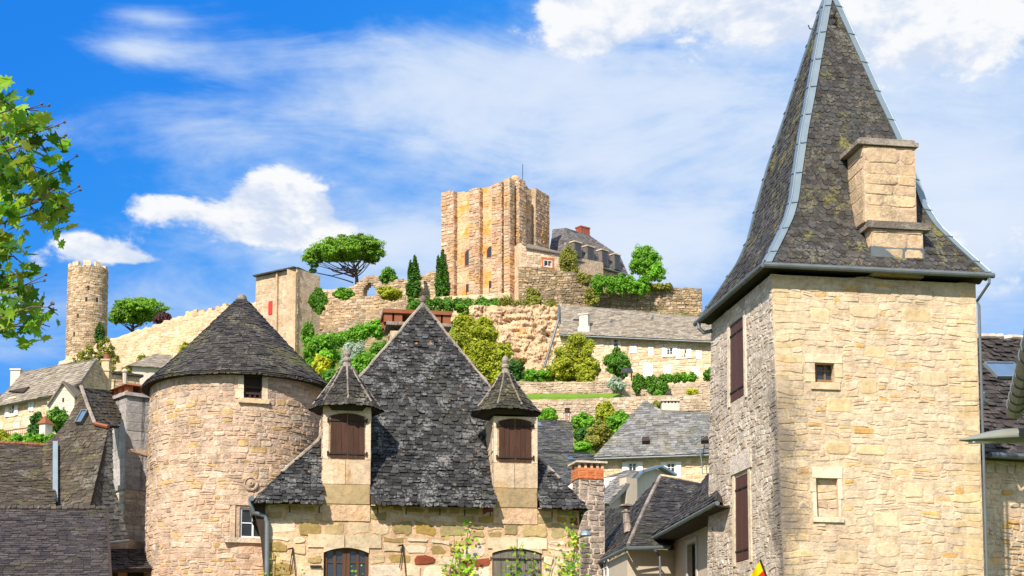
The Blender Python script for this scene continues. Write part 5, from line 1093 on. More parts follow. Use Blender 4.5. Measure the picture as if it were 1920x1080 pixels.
    for a, b in (((1139, 944), (1198, 884)), ((1196, 886), (1231, 875)), ((1231, 875), (1260, 892))): A, B = [S.at([v[0]], [v[1]], [.12])[0] for v in (S.inv(*a, u=1, w=9), S.inv(*b, u=1, w=9))]; z.bar(A, B, .35, .09)
    z.build('zinc_edge', M['zinc'], t)
    # hip roofed house with the white hip and pipe chimney
    t = thing('white_hip_house', 'dark slate roofed house with a pale mortared hip and a slim pipe chimney', 'house', P(1170, 1080, 49))
    c0 = P(1178, 1023, 44); zc = c0[2]; sl = V3(*(P(1086, 1068, 52) - c0)); sl[2] = 0; sl = unit(sl); E2 = P(1250, 1023, 44.4)
    rf = MB(); an = [(1178, 1023, 44), (1086, 1068, 52), (1238, 893, 50)]
    Sl = roof_mesh(rf, an, [[(1080, 1071), (1178, 1023), (1187, 948), (1130, 957), (1080, 975)]], .13, .2, .014, 341, under=.1, lift=.014)
    roof_mesh(rf, an, [[(1178, 1023), (1238, 893), (1187, 948)]], .13, .2, .014, 343, under=.1, lift=.014, U=Sl.U)
    an2 = [(1178, 1023, 44), (1250, 1023, 44.3), (1238, 893, 50)]
    Sr = roof_mesh(rf, an2, [[(1178, 1023), (1256, 1023), (1345, 915), (1308, 906), (1238, 893)]], .13, .2, .014, 345, under=.1, lift=.014); ro = rf.build('roof', [M['slate_black'], M['under']], t)
    hp = MB(); hp.tube([P(1178 + 60 * f, 1022 - 129 * f - 4 * sin(pi * f), 43.95 + 6 * f) for f in np.linspace(0, 1, 8)], .06, 7); hp.build('hip_mortar', M['white_lichen'], ro)
    hp = MB(); hp.tube([P(1238, 892, 50), P(1270, 897, 50.1), P(1308, 905, 50.3), P(1330, 912, 50.5)], .06, 6); hp.build('ridge_tile', M['chim_stone'], ro)
    gutter_tube(t, [P(1084, 1072, 51.8), P(1178, 1027, 43.8), P(1256, 1026, 44.1)], .055, rings=2)
    w = MB(); L = Plane(c0 * V3(1, 1, 0) + V3(0, .45, 0), sl); ext = np.linalg.norm((P(1086, 1068, 52) - c0)[:2]); a, b = L.at([0, ext], [0, 0], [0, 0]); R_ = E2 * V3(1, 1, 0) + V3(.3, .45, 0); bk = R_ + V3(-.3, 8, 0)
    w.prism([a, b, bk, R_], V3(0, 0, zc - .05)); w.build('wall', M['plaster'], t)
    wS = Plane(b, a - b); r = wS.rect(1128, 1046, 1141, 1085, u=4, w=4); window(wS, r, t, 'white', shape=(2, 2), fw=.06)
    d = MB(); p = P(1170, 1035, 44.6); d.tube([P(1176, 1030, 43.9), P(1225, 1030, 44.2), P(1237, 1042, 44.2), P(1240, 1120, 44.2)], .035, 6); d.build('downpipe', M['gutter'], t)
    ch = MB(); b0, b1 = P(1178, 1000, 46.5), P(1174, 962, 46.8); ch.tube([b0, b1], [.13, .11], 10); ch.tube([b0 * .55 + b1 * .45, b0 * .5 + b1 * .5], .14, 10); ch.lathe(b1, [(.11, 0), (.15, .02), (.15, .06), (.09, .08), (.09, .2), (.2, .21), (.18, .26), (0, .30)], 10); ch.build('pipe_chimney', M['stack_stone'], t)
    # house against the tower
    t = thing('tower_side_house', 'narrow plastered house with a lichened slate roof leaning against the square tower', 'house', P(1290, 1080, 42))
    an = [(1216, 1008, 45.5), (1332, 944, 38), (1338, 868, 42.5)]
    rf = MB(); S = roof_mesh(rf, an, [[(1214, 1010), (1345, 937), (1345, 866), (1332, 884), (1290, 935), (1250, 985)]], .13, .19, .014, 351, under=.12, lift=.014); ro = rf.build('roof', [M['slate_black'], M['under']], t)
    A, B = S.pts[0], S.pts[1]; gutter_tube(t, [A - V3(0, 0, .08), B - V3(0, 0, .08)], .06, rings=2)
    u_ = unit((B - A) * V3(1, 1, 0)); wS = Plane(A * V3(1, 1, 0) + V3(.62, .12, 0), u_); ln = np.linalg.norm((B - A)[:2]); zt = A[2] - .05
    r = wS.rect(1290, 1018, 1306, 1100, u=4, w=4); w = MB(); wall(w, wS, 0, ln, 0, zt, [r], .25, mi=0); e = wS.at([0, 0], [0, 0], [0, -4])
    w.add([e[0], e[1], e[1] + V3(0, 0, zt), e[0] + V3(0, 0, zt)], [(0, 1, 2, 3)]); w.build('wall', M['plaster'], t)
    sf = MB(); C3 = [A, B, wS.at([ln], [zt + .05], [0])[0], wS.at([0], [zt + .05], [0])[0]]; sf.prism([p - V3(0, 0, .12) for p in C3], V3(0, 0, -.04)); sf.build('soffit', M['under'], t)
    wo = window(wS, (r[0], r[1], r[2], r[3]), t, 'dark_wood', shape=(2, 3), d=-.15); q = MB()
    for a, b, c, d in ((r[0] - .14, r[0], r[2], r[3] + .12), (r[1], r[1] + .14, r[2], r[3] + .12), (r[0], r[1], r[3], r[3] + .12)): q.uvbox(wS, a, b, c, d, -.02, .03)
    q.build('surround', M['plaster2'], wo)
    q = MB(); q.uvbox(wS, .0, .45, 0, zt - .5, -.02, .05); q.build('pilaster', M['plaster2'], t); q = MB(); p = wS.at([.55, .55], [zt, 0], [.08, .08]); q.tube(list(p), .05, 8); q.build('downpipe', M['gutter'], t)
    # brick topped chimney stack
    t = thing('brick_chimney_stack', 'rubble chimney stack with an orange brick band and slab cap on pillars', 'chimney', P(1110, 1000, 48))
    a = R(14); S = Plane(P(1086, 900, 48) * V3(1, 1, 0), V3(cos(a), sin(a), 0)); r = S.rect(1086, 898, 1130, 1060, u=.3, w=7); c = MB(); stone_block(c, S, 0, .82, r[2] - 2, r[3], .75, seed=361, h=(.12, .2), l=(.2, .4), gap=.02, d=(.005, .035)); c.build('stack', [M['stack_stone'], M['side_mortar']], t)
    c = MB(); z = S.inv(1086, 877)[1]; stone_block(c, S, -.04, .8, r[3] + .002, z, .8, off=.03, seed=365, h=(.075, .08), l=(.2, .24), gap=.012, d=(.002, .008), wav=0, jit=.04, lite=True); c.build('brick_band', [M['brick'], M['brick']], t)
    for x in (-.03, .17, .37, .56, .72):
        for y in (.02, -.68): b = MB(); b.uvbox(S, x, x + .075, z, z + .16, y - .08, y); b.build('cap_pillar', M['chim_stone'], t)
    b = MB(); b.uvbox(S, -.12, .9, z + .16, z + .22, -.88, .1); b.build('cap_slab', M['side_stone'], t)
middle_right()

# ================================================================== far right edge
def right_edge():
    t = thing('skylight_roof_house', 'stone house with a dark stepped slate roof and skylight right of the square tower', 'house', P(1900, 900, 40))
    S = vplane(1838, 38.3, 2040, 40.5, 950); w = MB(); zt = S.inv(1880, 857)[1]; w.uvbox(S, 0, S.L, 0, zt, -5, 0, 1); stones(w, S, 0, S.L, 3.8, zt, seed=401, h=(.1, .24), l=(.16, .55), gap=.02, d=(.005, .035), split=.25, jit=.28); w.build('wall', [M['tower_stone'], M['tower_mortar']], t)
    an = [(1845, 858, 37.9), (1925, 862, 38.7), (1880, 634, 43)]
    rf = MB(); Sp = roof_mesh(rf, an, [[(1832, 857), (2040, 868), (2040, 640), (1832, 633)]], .17, .24, .022, 402, lift=.035, jit=.2, rnd=.12); ro = rf.build('roof', [M['slate_purple'], M['under']], t)
    rt = MB(); g = random.Random(5); a, b = Sp.pts[3], Sp.pts[2]
    for i in range(14): p, q = a + (b - a) * i / 14, a + (b - a) * (i + .95) / 14; rt.tube([p + V3(0, 0, g.uniform(-.02, .05)), q + V3(0, 0, g.uniform(0, .05))], [.08, .10], 7)
    rt.build('ridge_tile', M['side_stone'], ro); e = Sp.pts; gutter_tube(t, [P(1856, 853, 37.7), P(2040, 862, 39.7)], .075, rings=1.6)
    Sk = Poly(an, [(1866, 712), (1902, 712), (1896, 685), (1860, 685)]); r = (Sk.q[:, 0].min(), Sk.q[:, 0].max(), Sk.q[:, 1].min(), Sk.q[:, 1].max()); window(Sk, r, ro, 'zinc', shape=(1, 1), d=.10, pane='skyglass', name='skylight', fw=.03)
    q = Sp.inv(1841, 762, u=.5, w=2); p = Sp.at([q[0]], [q[1]], [.02])[0]; v = MB(); v.tube([p, p + V3(0, -.1, .15), p + V3(-.02, -.18, .32)], .05, 8); v.build('vent_pipe', M['zinc'], ro)
    # eave and gutter of a nearer roof coming in from the right
    t = thing('near_eave_house', 'near house at the right edge, only its dark eave and jointed gutter showing', 'house', V3(7.6, 14, 0))
    a, b = P(1902, 770, 19.5), P(1960, 560, 13.5); gutter_tube(t, [a, a * .5 + b * .5, b], .11, rings=.55, n=14)
    m = MB(); u = b - a; m.prism([a + V3(.02, .06, .1), b + V3(.02, .06, .1), b + V3(2.6, .5, 1.8), a + V3(2.6, .5, 1.8)], V3(0, 0, .14)); m.build('roof', M['slate_black'], t)
    ra, rb = V3(2.6, .5, 1.8), V3(5.2, 1.0, 0); e0 = a + V3(.32, -.25, .02); dn = lambda p: p * V3(1, 1, 0)
    q = [dn(e0), dn(e0 + rb - V3(.6, 0, 0)), e0 + rb - V3(.6, 0, -.2), e0 + ra - V3(.05, 0, .05), e0 + V3(0, 0, .12)]; m = MB(); m.prism(q, (b - a) * V3(1, 1, 0)); m.build('wall', M['plaster'], t)
    m = MB(); m.prism([a + ra + V3(0, .06, .1), b + ra + V3(0, .06, .1), b + rb + V3(0, .06, .1), a + rb + V3(0, .06, .1)], V3(0, 0, .14)); m.build('roof', M['slate_black'], t)
    # leaf shaped street lamp
    t = thing('street_lamp', 'grey leaf-shaped street lamp head reaching in from the right', 'street lamp', P(1960, 1500, 18))
    A, B = P(1799, 826, 18), P(1935, 822, 18.2); d = B - A; L = np.linalg.norm(d); d = d / L; sd = unit(np.cross(d, (0, 0, 1))); up = np.cross(sd, d); m = MB(); vs = []; n = 16; K = 18
    for i in range(K):
        f = i / (K - 1); wd = .2 * (sin(pi * min(f * .62 + .02, 1)) ** .8) ; ht = .12 * sin(pi * min(f * .6 + .02, 1)) ** .9; c = A + d * L * f
        for k in range(n): th = 2 * pi * k / n; vv = sin(th); vs.append(c + sd * wd * cos(th) + up * (ht * vv if vv > 0 else ht * .38 * vv) * (1 + .06 * cos(th * 4)))
    m.add(vs, [(i * n + k, i * n + (k + 1) % n, (i + 1) * n + (k + 1) % n, (i + 1) * n + k) for i in range(K - 1) for k in range(n)] + [tuple(range(n)), tuple(range((K - 1) * n, K * n))]); m.build('lamp_head', M['lampgrey'], t, smooth=True)
    m = MB(); ca, cb = A + d * .14 - up * .03, A + d * .58 - up * .034; m.uvbox(Plane(ca, d, sd), 0, .44, -.06, .06, -.012, .006); m.build('lamp_glass', M['white'], t)
    m = MB(); e = B; m.tube([e - d * .1, e + V3(.5, .05, -.02), e + V3(.8, .05, -.4), V3(e[0] + .85, e[1] + .05, 0)], .05, 10); m.build('pole', M['lampgrey'], t)
    # flag
    t = thing('flag', 'yellow and red striped flag on a tilted dark staff at the bottom edge', 'flag', P(1450, 1300, 25))
    a, b = P(1425, 1049, 25), P(1490, 1220, 25); s = MB(); s.tube([a, b], .018, 6); s.build('staff', M['iron'], t)
    m = MB(); ax = b - a; n = 14; k = 8
    vs = []
    for i in range(n + 1):
        f = i / n; p = a + ax * (.01 + .5 * f)
        for j in range(k + 1): g_ = j / k; vs.append(p + V3(-.62 * g_ * (.35 + .65 * min(1, f * 2.0)), .05 * sin(g_ * 7 + f * 3), -.62 * g_ * 1.0 * (.5 + .5 * f)))
    fs = [(i * (k + 1) + j, i * (k + 1) + j + 1, (i + 1) * (k + 1) + j + 1, (i + 1) * (k + 1) + j) for i in range(n) for j in range(k)]
    for q_, f_ in enumerate(fs): pass
    b0 = m.add(vs, [], 0)
    for q_, f_ in enumerate(fs): m.f.append(f_); m.m.append(1 if (q_ // k) % 7 in (3, 4) else 0)
    m.build('cloth', [M['flag_yellow'], M['flag_red']], t, smooth=True)
M['lampgrey'] = plain_mat('lamp grey paint', (.22, .23, .20), .12, 3, .5); M['flag_yellow'] = plain_mat('yellow cloth', (.80, .52, .0), .08, 3, .8); M['flag_red'] = plain_mat('red cloth', (.70, .02, .01), .08, 3, .8)
right_edge()

# ================================================================== the castle on the hill
def castle():
    # slim round tower on the far left
    c = P(163, 600, 232); C = V3(c[0], 232, 0); zt = P(163, 500, 230)[2]; z0 = P(163, 700, 232)[2]
    t = thing('slim_round_tower', 'slim round castle tower with a crenellated top standing against the sky on the left', 'tower', C + V3(0, 0, z0))
    S = ConeS(C, [3.12, 2.95], [0, zt], rref=3.0); m = MB(); wall(m, S, -pi * 3, pi * 3, z0 - 4, zt, (), .1, 40, 3, mi=1)
    q = [S.inv(x, y, u=0, w=60) for x, y in ((162, 561), (182, 562), (139, 627), (166, 540), (146, 592))]; hl = [(a - .16, a + .16, b - .35, b + .35) for a, b in q]
    stones(m, S, -R(110) * 3, R(110) * 3, z0 - 2, zt, seed=501, holes=hl, **FARK)
    for a, b, cc, d in hl: m.uvbox(S, a, b, cc, d, -.3, .01, 2)
    m.build('wall', [M['far_stone'], M['far_mortar'], M['dark_wood']], t); m = MB(); g = random.Random(2)
    for k in range(10):
        th = 2 * pi * k / 10 + .2; n_ = V3(sin(th), -cos(th), 0); T = V3(cos(th), sin(th), 0); h = g.uniform(.5, .8); m = MB(); m.box(C + n_ * 2.45 - T * .55 + V3(0, 0, zt - .05), T * 1.1, n_ * .5, V3(0, 0, h)); m.build('merlon', M['far_stone'], t)
    m = MB(); m.lathe(C + V3(0, 0, zt - .3), [(2.9, 0), (2.9, .2), (2.2, .22)], 24); m.build('parapet_floor', M['far_mortar'], t)
    # rampart
    S = vplane(100, 212, 480, 196, 640); m = MB(); tops = [(100, 690), (112, 678), (130, 667), (160, 655), (195, 637), (250, 621), (300, 604), (345, 590), (356, 584), (384, 582), (425, 574), (480, 566)]
    zb = P(300, 760, 204)[2]; us, zs, tf = wall_mesh(m, S, tops, zb, 2, 511, (), jag=.25, **{**FARK, 'd': (.01, .06), 'gap': .03, 'h': (.3, .55)})
    w = tag(m.build('rampart_wall', [M['rampart_stone'], M['rampart_mortar']]), 'long sunlit crenellated rampart climbing from the slim round tower', 'wall')
    for px in (352, 366, 380, 394, 408, 421, 434):
        u = S.inv(px, 580, u=5, w=52)[0]; m = MB(); z = tf(u); m.uvbox(S, u - .32, u + .3, z - .3, z + .32, -.6, .03); m.build('merlon', M['rampart_stone'], w)
    # ruined square tower with a red shutter
    S = vplane(480, 175, 557, 171.5, 560); t = thing('ruined_tower', 'tall roofless square tower shell with a red shutter beside the umbrella pine', 'tower', S.at([2], [P(500, 650, 173)[2]], [-2])[0])
    zb = P(500, 680, 173)[2]; m = MB(); wall_mesh(m, S, [(480, 519), (520, 510), (557, 503)], zb, 4, 521, (), h=(.4, .6), l=(.5, 1.1), gap=.02, d=(.004, .03), lite=True, wav=.02)
    for px, wd in ((521, .12), (549, .16), (556, .10)): u = S.inv(px, 560, u=2, w=50)[0]; m.uvbox(S, u - wd, u + wd, zb, S.inv(px, 512, u=2, w=50)[1], -.05, .28, 0)
    S2 = vplane(557.3, 171.6, 584, 177, 560); wall_mesh(m, S2, [(557.3, 503), (573, 511), (576, 522), (581, 532), (584, 545)], zb, 1.2, 523, (), **FARK); m.build('wall', [M['ruin_stone'], M['ruin_stone']], t)
    m = MB(); a, b, c2 = S.inv(480, 519, u=1, w=50), S.inv(557, 502.5, u=1, w=50), S2.inv(574, 512, u=1, w=50); A, B, C_ = S.at([a[0]], [a[1]], [.2])[0], S.at([b[0]], [b[1]], [.2])[0], S2.at([c2[0]], [c2[1]], [.2])[0]
    m.bar(A, B, .7, .16); m.bar(B, C_, .5, .14); m.build('roof_edge', M['slate_grey'], t)
    r = S.rect(504, 565, 511, 590, u=2, w=45); m = MB(); m.uvbox(S, *r, -.05, .08); m.build('red_shutter', M['red_paint'], t)
    r = S2.rect(568, 556, 573, 566, u=1, w=45); m = MB(); m.uvbox(S2, *r, -.1, .06); m.build('window', M['dark_wood'], t)
    # curtain wall with the gothic arch
    S = vplane(574, 182, 840, 178, 560); zb = P(700, 665, 178)[2]; rows = [(530, 534, 689, 696), (534, 538, 685, 700), (538, 543, 682, 703.5), (543, 555, 681, 705)]
    hs = []
    for y0, y1, x0, x1 in rows:
        r = S.rect(x0, y0, x1, y1, u=6, w=48); hs.append(r)
    hs = [(h[0], h[1], h[2] - (.004 if i else 0), h[3] + .004) for i, h in enumerate(hs)]
    u0, u1 = hs[3][0], hs[3][1]
    m = MB(); tops = [(574, 548), (590, 541), (620, 543), (659, 538), (670, 531), (679, 523), (690, 517), (701, 515), (712, 520), (718, 531), (745, 523), (760, 524), (790, 517), (812, 507), (840, 513)]
    us_, zs_, tf = top_fn(S, tops)
    # build in columns, opening left as one arch-shaped gap
    z_ar = [h[3] for h in hs]; bot = hs[3][2]
    def arch_top(u):
        z = None
        for h in hs:
            if h[0] < u < h[1]: z = h[3] if z is None else max(z, h[3])
        return z
    cuts = sorted(set([float(x) for x in np.linspace(us_[0], us_[-1], 60)] + [x for h in hs for x in h[:2]]))
    for a, b in zip(cuts[:-1], cuts[1:]):
        z = arch_top((a + b) / 2); za, zc = tf(a), tf(b)
        for lo, hi in (((zb, zb), (za, zc)),) if z is None else (((zb, zb), (bot, bot)), ((z, z), (za, zc))):
            m.hexa(np.vstack([S.at([a, b, b, a], [lo[0], lo[1], lo[1], lo[0]], [0, 0, -1.4, -1.4]), S.at([a, b, b, a], [hi[0], hi[1], hi[1], hi[0]], [0, 0, -1.4, -1.4])]), 1)
    stones(m, S, us_[0], us_[-1], zb, max(zs_), seed=531, top=tf, holes=hs, **FARK)
    tag(m.build('arch_ruin_wall', [M['far_stone'], M['far_mortar']]), 'broken curtain wall with a pointed gothic arch open to the sky', 'wall')
    # pale path parapet running up below it
    S = vplane(598, 166, 772, 170, 590); m = MB(); wall_mesh(m, S, [(598, 622), (650, 604), (700, 583), (772, 557)], P(700, 690, 168)[2], .8, 533, (), jag=.08, **{**FARK, 'd': (.01, .05)}); tag(m.build('ramp_wall', [M['far_stone'], M['far_mortar']]), 'sloping stone bank wall under the gothic arch', 'wall')
    S = vplane(770, 170.5, 957, 168.5, 560); m = MB(); wall_mesh(m, S, [(770, 560), (830, 556), (957, 549)], P(860, 600, 169)[2], .6, 534, (), **{**FARK, 'd': (.01, .05)}); tag(m.build('parapet_wall', [M['rampart_stone'], M['rampart_mortar']]), 'low pale parapet at the foot of the keep above the clipped hedge', 'wall')
    # keep
    S = vplane(835, 178, 957, 173, 470); zb = P(900, 600, 174)[2]
    t = thing('castle_keep', 'huge square ochre keep with tall flat buttresses on the hilltop', 'castle', S.at([4], [zb], [-4])[0]); m = MB()
    tops = [(835, 364), (850, 360), (880, 358), (905, 353), (925, 349), (940, 345), (957, 341)]
    wall_mesh(m, S, tops, zb, 5.5, 541, (), jag=.15, h=(.4, .7), l=(.6, 1.3), gap=.03, d=(.004, .05), lite=True, wav=.03)
    Sr = vplane(957.5, 173.2, 1004, 177.5, 470); wall_mesh(m, Sr, [(957.5, 341), (985, 343), (1004, 350)], zb, 4, 543, (), bi=3, mi=2, jag=.2, **FARK)
    m.build('wall', [M['keep_smooth'], M['keep_smooth'], M['keep_stone'], M['far_mortar']], t)
    def butt(Sx, x0, x1, ytop, dep, seed, sidebottom=None):
        r = Sx.rect(x0, ytop, x1, 560, u=2, w=55); m = MB(); kw = {**FARK, 'd': (.02, .09), 'h': (.3, .5), 'l': (.4, .8)}
        stone_block(m, Sx, r[0], r[1], zb if sidebottom is None else P(x0, sidebottom, 174)[2], r[3], dep + .3, off=dep, seed=seed, **kw); g = random.Random(seed)
        for k in range(4): a = r[0] + (r[1] - r[0]) * k / 4; m.uvbox(Sx, a, a + (r[1] - r[0]) / 4 * .96, r[3] - .1, r[3] + g.uniform(.02, .22), -.2, dep - .03, 0)
        m.build('buttress', [M['keep_stone'], M['far_mortar']], t)
    butt(S, 834, 857, 364, .75, 551); butt(S, 886, 905, 358, .75, 553); butt(S, 929, 947, 349, .8, 555); butt(S, 952, 962, 340, .8, 557); butt(Sr, 963, 976, 342, .7, 559)
    Sb = vplane(1004, 176.5, 1030, 179.5, 470); m = MB(); wall_mesh(m, Sb, [(1004, 352), (1010, 345), (1018, 345), (1024, 352), (1030, 362)], zb, 3, 561, (), **FARK); m.build('corner_turret', [M['keep_stone'], M['far_mortar']], t)
    m = MB(); ct = P(966, 345, 174.6); m.lathe(ct, [(.62, -.8), (.62, .2), (.5, .35), (.5, .7), (.3, .95), (0, 1.05)], 10); m.build('lookout_stub', M['keep_stone'], t)
    m = MB(); m.tube([P(980, 345, 175), P(980, 308, 175)], .035, 5); m.build('lightning_rod', M['iron'], t)
    for x0, y0, x1, y1 in ((873, 468, 887, 497), (914, 462, 928, 482)):
        r = S.rect(x0, y0, x1, y1, u=3, w=52); uc = (r[0] + r[1]) / 2; hw = (r[1] - r[0]) / 2; o = [(r[0], r[2]), (r[1], r[2])] + [(uc + hw * cos(k * pi / 8), r[3] - hw + hw * sin(k * pi / 8)) for k in range(9)]
        m = MB(); e = 1.28; o2 = [(uc + (a - uc) * e, r[2] + (b - r[2]) * 1.1 - .1) for a, b in o]; m.prism(list(S.at([a for a, _ in o2], [b for _, b in o2], [.09] * len(o2))), -S.N * .15); wo = m.build('arched_window', M['brick'], t)
        m = MB(); m.prism(list(S.at([a for a, _ in o], [b for _, b in o], [.12] * len(o))), -S.N * .1); m.build('pane', M['glass'], wo)
    for x0, y0, x1, y1 in ((874, 532, 888, 553), (917, 526, 931, 546)):
        r = S.rect(x0, y0, x1, y1, u=3, w=48); window(S, r, t, 'red_dark', shape=(2, 2), surround='keep_smooth', sw=.12, fw=.08, d=.03)
    # lean-to annex and manor
    S = vplane(976, 171.5, 1064, 174, 490); t = thing('keep_annex', 'low annex with a lean-to roof and one brick framed window beside the keep', 'building', S.at([2], [46], [-2])[0]); m = MB(); wall_mesh(m, S, [(976, 455), (986, 465), (1064, 478)], zb, 3, 571, (), **{**FARK, 'd': (.005, .04), 'gap': .02}); m.build('wall', [M['lb_stone'], M['rampart_mortar']], t)
    m = MB(); a, b = [S.at([q[0]], [q[1]], [.25])[0] for q in (S.inv(984, 466, u=1, w=50), S.inv(1066, 480, u=1, w=50))]; m.prism([a, b, b + V3(-.6, 4, .9), a + V3(.3, 4, 1.6)], V3(0, 0, .14)); m.build('lean_to_roof', M['slate_far'], t)
    r = S.rect(1019, 488, 1035, 501, u=3, w=50); window(S, r, t, 'white', shape=(2, 1), surround='brick', sw=.22, fw=.07)
    S = vplane(1068, 179.5, 1174, 186.5, 500); t = thing('mansard_manor', 'manor house with a dark mansard roof and four dormers right of the keep', 'house', S.at([3], [46], [-3])[0])
    m = MB(); wall_mesh(m, S, [(1068, 480), (1174, 514)], 42, 5, 581, (), **{**FARK, 'd': (.005, .04)}); S2 = vplane(1031, 183, 1067.7, 179.6, 500); wall_mesh(m, S2, [(1031, 478), (1067.7, 480)], 42, 5, 583, (), **{**FARK, 'd': (.005, .04)}); m.build('wall', [M['far_stone'], M['far_mortar']], t)
    rf = MB(); kw = dict(expo=.3, wid=.4, thick=.03, under=.12)
    A = (1066, 450, 180.3); B = (1163, 481, 187); Lw = (1068, 484, 179.2); Rw = (1176, 515, 186)
    roof_mesh(rf, [Lw, Rw, A], [[(1066, 484), (1178, 516), (1163, 481), (1066, 450)]], seed=584, **kw); roof_mesh(rf, [(1030, 480, 183), (1066, 484, 179.2), (1066, 450, 180.3)], [[(1029, 482), (1066, 484), (1066, 450), (1033, 453)]], seed=585, **kw)
    roof_mesh(rf, [A, B, (1103, 441, 185.5)], [[(1066, 450), (1163, 481), (1104, 441), (1060, 427)]], seed=586, **kw); roof_mesh(rf, [(1033, 454, 183.5), (1066, 450, 180.3), (1060, 427, 184.5)], [[(1033, 454), (1066, 450), (1060, 427), (1036, 430)]], seed=587, **kw)
    ro = rf.build('mansard_roof', [M['slate_mansard'], M['dull_under']], t)
    SM = Poly([Lw, Rw, A], [(1066, 484), (1178, 516), (1163, 481), (1066, 450)]); fl = Plane(SM.O * V3(1, 1, 0), SM.U * V3(1, 1, 0))
    for x0, y0, x1, y1 in ((1077, 457, 1088, 480), (1101, 465, 1112, 488), (1128, 472, 1138, 497), (1152, 480, 1161, 504)):
        r = fl.rect(x0, y0, x1, y1, u=3, w=52); m = MB(); m.uvbox(fl, r[0] - .1, r[1] + .1, r[2] - .1, r[3] + .1, -1.4, .1); dm = m.build('dormer', M['slate_mansard'], t); m = MB(); m.uvbox(fl, r[0] - .18, r[1] + .18, r[3] + .1, r[3] + .24, -1.5, .2); m.build('dormer_cap', M['ruin_stone'], dm); m = MB(); m.uvbox(fl, r[0] + .04, r[1] - .04, r[2], r[3], .0, .125); m.build('pane', M['glass'], dm); m = MB(); u = (r[0] + r[1]) / 2; m.uvbox(fl, u - .03, u + .03, r[2], r[3], .1, .15); m.build('mullion', M['brown_frame'], dm)
    for x0, y0, x1, y1 in ((1076, 497, 1086, 512), (1104, 503, 1110, 515)): window(S, S.rect(x0, y0, x1, y1, u=2, w=50), t, 'white', shape=(2, 2), surround='brick', sw=.15, fw=.06)
    gutter_tube(t, [SM.pts[0], SM.pts[1]], .1)
    Cs = vplane(1088, 185.5, 1107, 186.5, 440); r = Cs.rect(1089, 427, 1106, 462, u=.5, w=55); m = MB(); stone_block(m, Cs, r[0], r[1], r[2], r[3], 1.0, seed=588, h=(.14, .16), l=(.3, .4), gap=.02, d=(.004, .012), wav=0, lite=True); m.uvbox(Cs, r[0] - .06, r[1] + .06, r[3] + .002, r[3] + .15, -1.06, .06, 1); m.build('chimney', [M['brick_dark'], M['brick_dark']], t)
    # retaining wall
    S = vplane(972, 168.5, 1316, 167, 560); m = MB(); tops = [(972, 500), (990, 499), (1060, 507), (1110, 520), (1160, 529), (1210, 536), (1260, 539), (1316, 540)]
    wall_mesh(m, S, tops, P(1100, 640, 168)[2], 10, 591, (), jag=.12, **{**FARK, 'd': (.01, .12), 'h': (.14, .34), 'l': (.22, .75), 'gap': .035}); tag(m.build('retaining_wall', [M['dark_wall'], M['far_mortar2']]), 'long dark retaining wall of rough stone below the manor', 'wall')
    # cliff
    m = MB(); from mathutils import noise as NZ, Vector
    nx, nz = 130, 90; g = np.random.default_rng(7); st = g.uniform(-.9, .9, nz); vs = []
    ph = g.uniform(0, 6, (8,))
    for j in range(nz):
        for i in range(nx):
            fx, fz = i / (nx - 1), j / (nz - 1); px = 880 + fx * 185; py = 705 - fz * 130; Y = 143 + fz * 12
            wx = fx * 6 + .8 * NZ.fractal(Vector((fx * 3, fz * 3, 5)), 1, 2, 4); fr = lambda a, b, c, o: NZ.fractal(Vector((a, b, c)), 1.0, 2.0, o)
            zz = fz * 9 + .5 * fr(fx * 4, fz * 3, 2, 3); led = (zz % 1.0) ** .5 * (.7 + .8 * fr(fx * 5, math.floor(zz) * 3.1, 7, 2))
            d = 2.0 * fr(wx * .8, fz * 3, 1, 5) + 1.5 * fr(wx * .7, fz * 16, 3, 5) + 2.2 * led - 1.6 * max(0, fr(wx * 2.2, fz * 4, 9, 3) - .25) * 2 + .4 * fr(wx * 6, fz * 22, 4, 4)
            p = P(px, py, Y); vs.append(p + V3(g.normal() * .05, -d * .4, g.normal() * .04))
    m.add(vs, [(j * nx + i, j * nx + i + 1, (j + 1) * nx + i + 1, (j + 1) * nx + i) for j in range(nz - 1) for i in range(nx - 1)]); tag(m.build('cliff', M['rock'], smooth=True), 'ochre stained limestone cliff under the keep', kind='structure')
    # long house below the retaining wall
    S = vplane(1028, 139.5, 1350, 134.5, 660); t = thing('long_cream_house', 'long cream rubble house with one big pale slate roof under the retaining wall', 'house', S.at([8], [29], [-3])[0])
    wins = [S.rect(1250, 652, 1262, 668, u=10, w=31), S.rect(1276, 655, 1288, 671, u=10, w=31)]
    m = MB(); wall_mesh(m, S, [(1028, 690), (1036, 660), (1050, 626), (1350, 641)], 26, 6, 601, (), h=(.22, .38), l=(.3, .75), gap=.035, d=(.004, .05), lite=True, wav=.03); m.build('wall', [M['lb_stone'], M['rampart_mortar']], t)
    for r in wins: window(S, r, t, 'white', shutters='white', shape=(2, 2), surround='white_ashlar', sw=.1, fw=.06)
    for x0, y0, x1, y1 in ((1181, 648, 1194, 662), (1216, 650, 1225, 668), (1306, 658, 1316, 673), (1244, 684, 1258, 707), (1298, 688, 1312, 708), (1206, 682, 1224, 706)):
        r = S.rect(x0, y0, x1, y1, u=8, w=30); m = MB(); u = (r[0] + r[1]) / 2; m.uvbox(S, r[0], u - .02, r[2], r[3], -.02, .06); m.uvbox(S, u + .02, r[1], r[2], r[3], -.02, .06); m.build('white_shutter', M['white'], t)
    r = S.rect(1150, 636, 1160, 651, u=8, w=30); window(S, r, t, 'plaster2', shape=(1, 2), surround='white_ashlar', sw=.2)
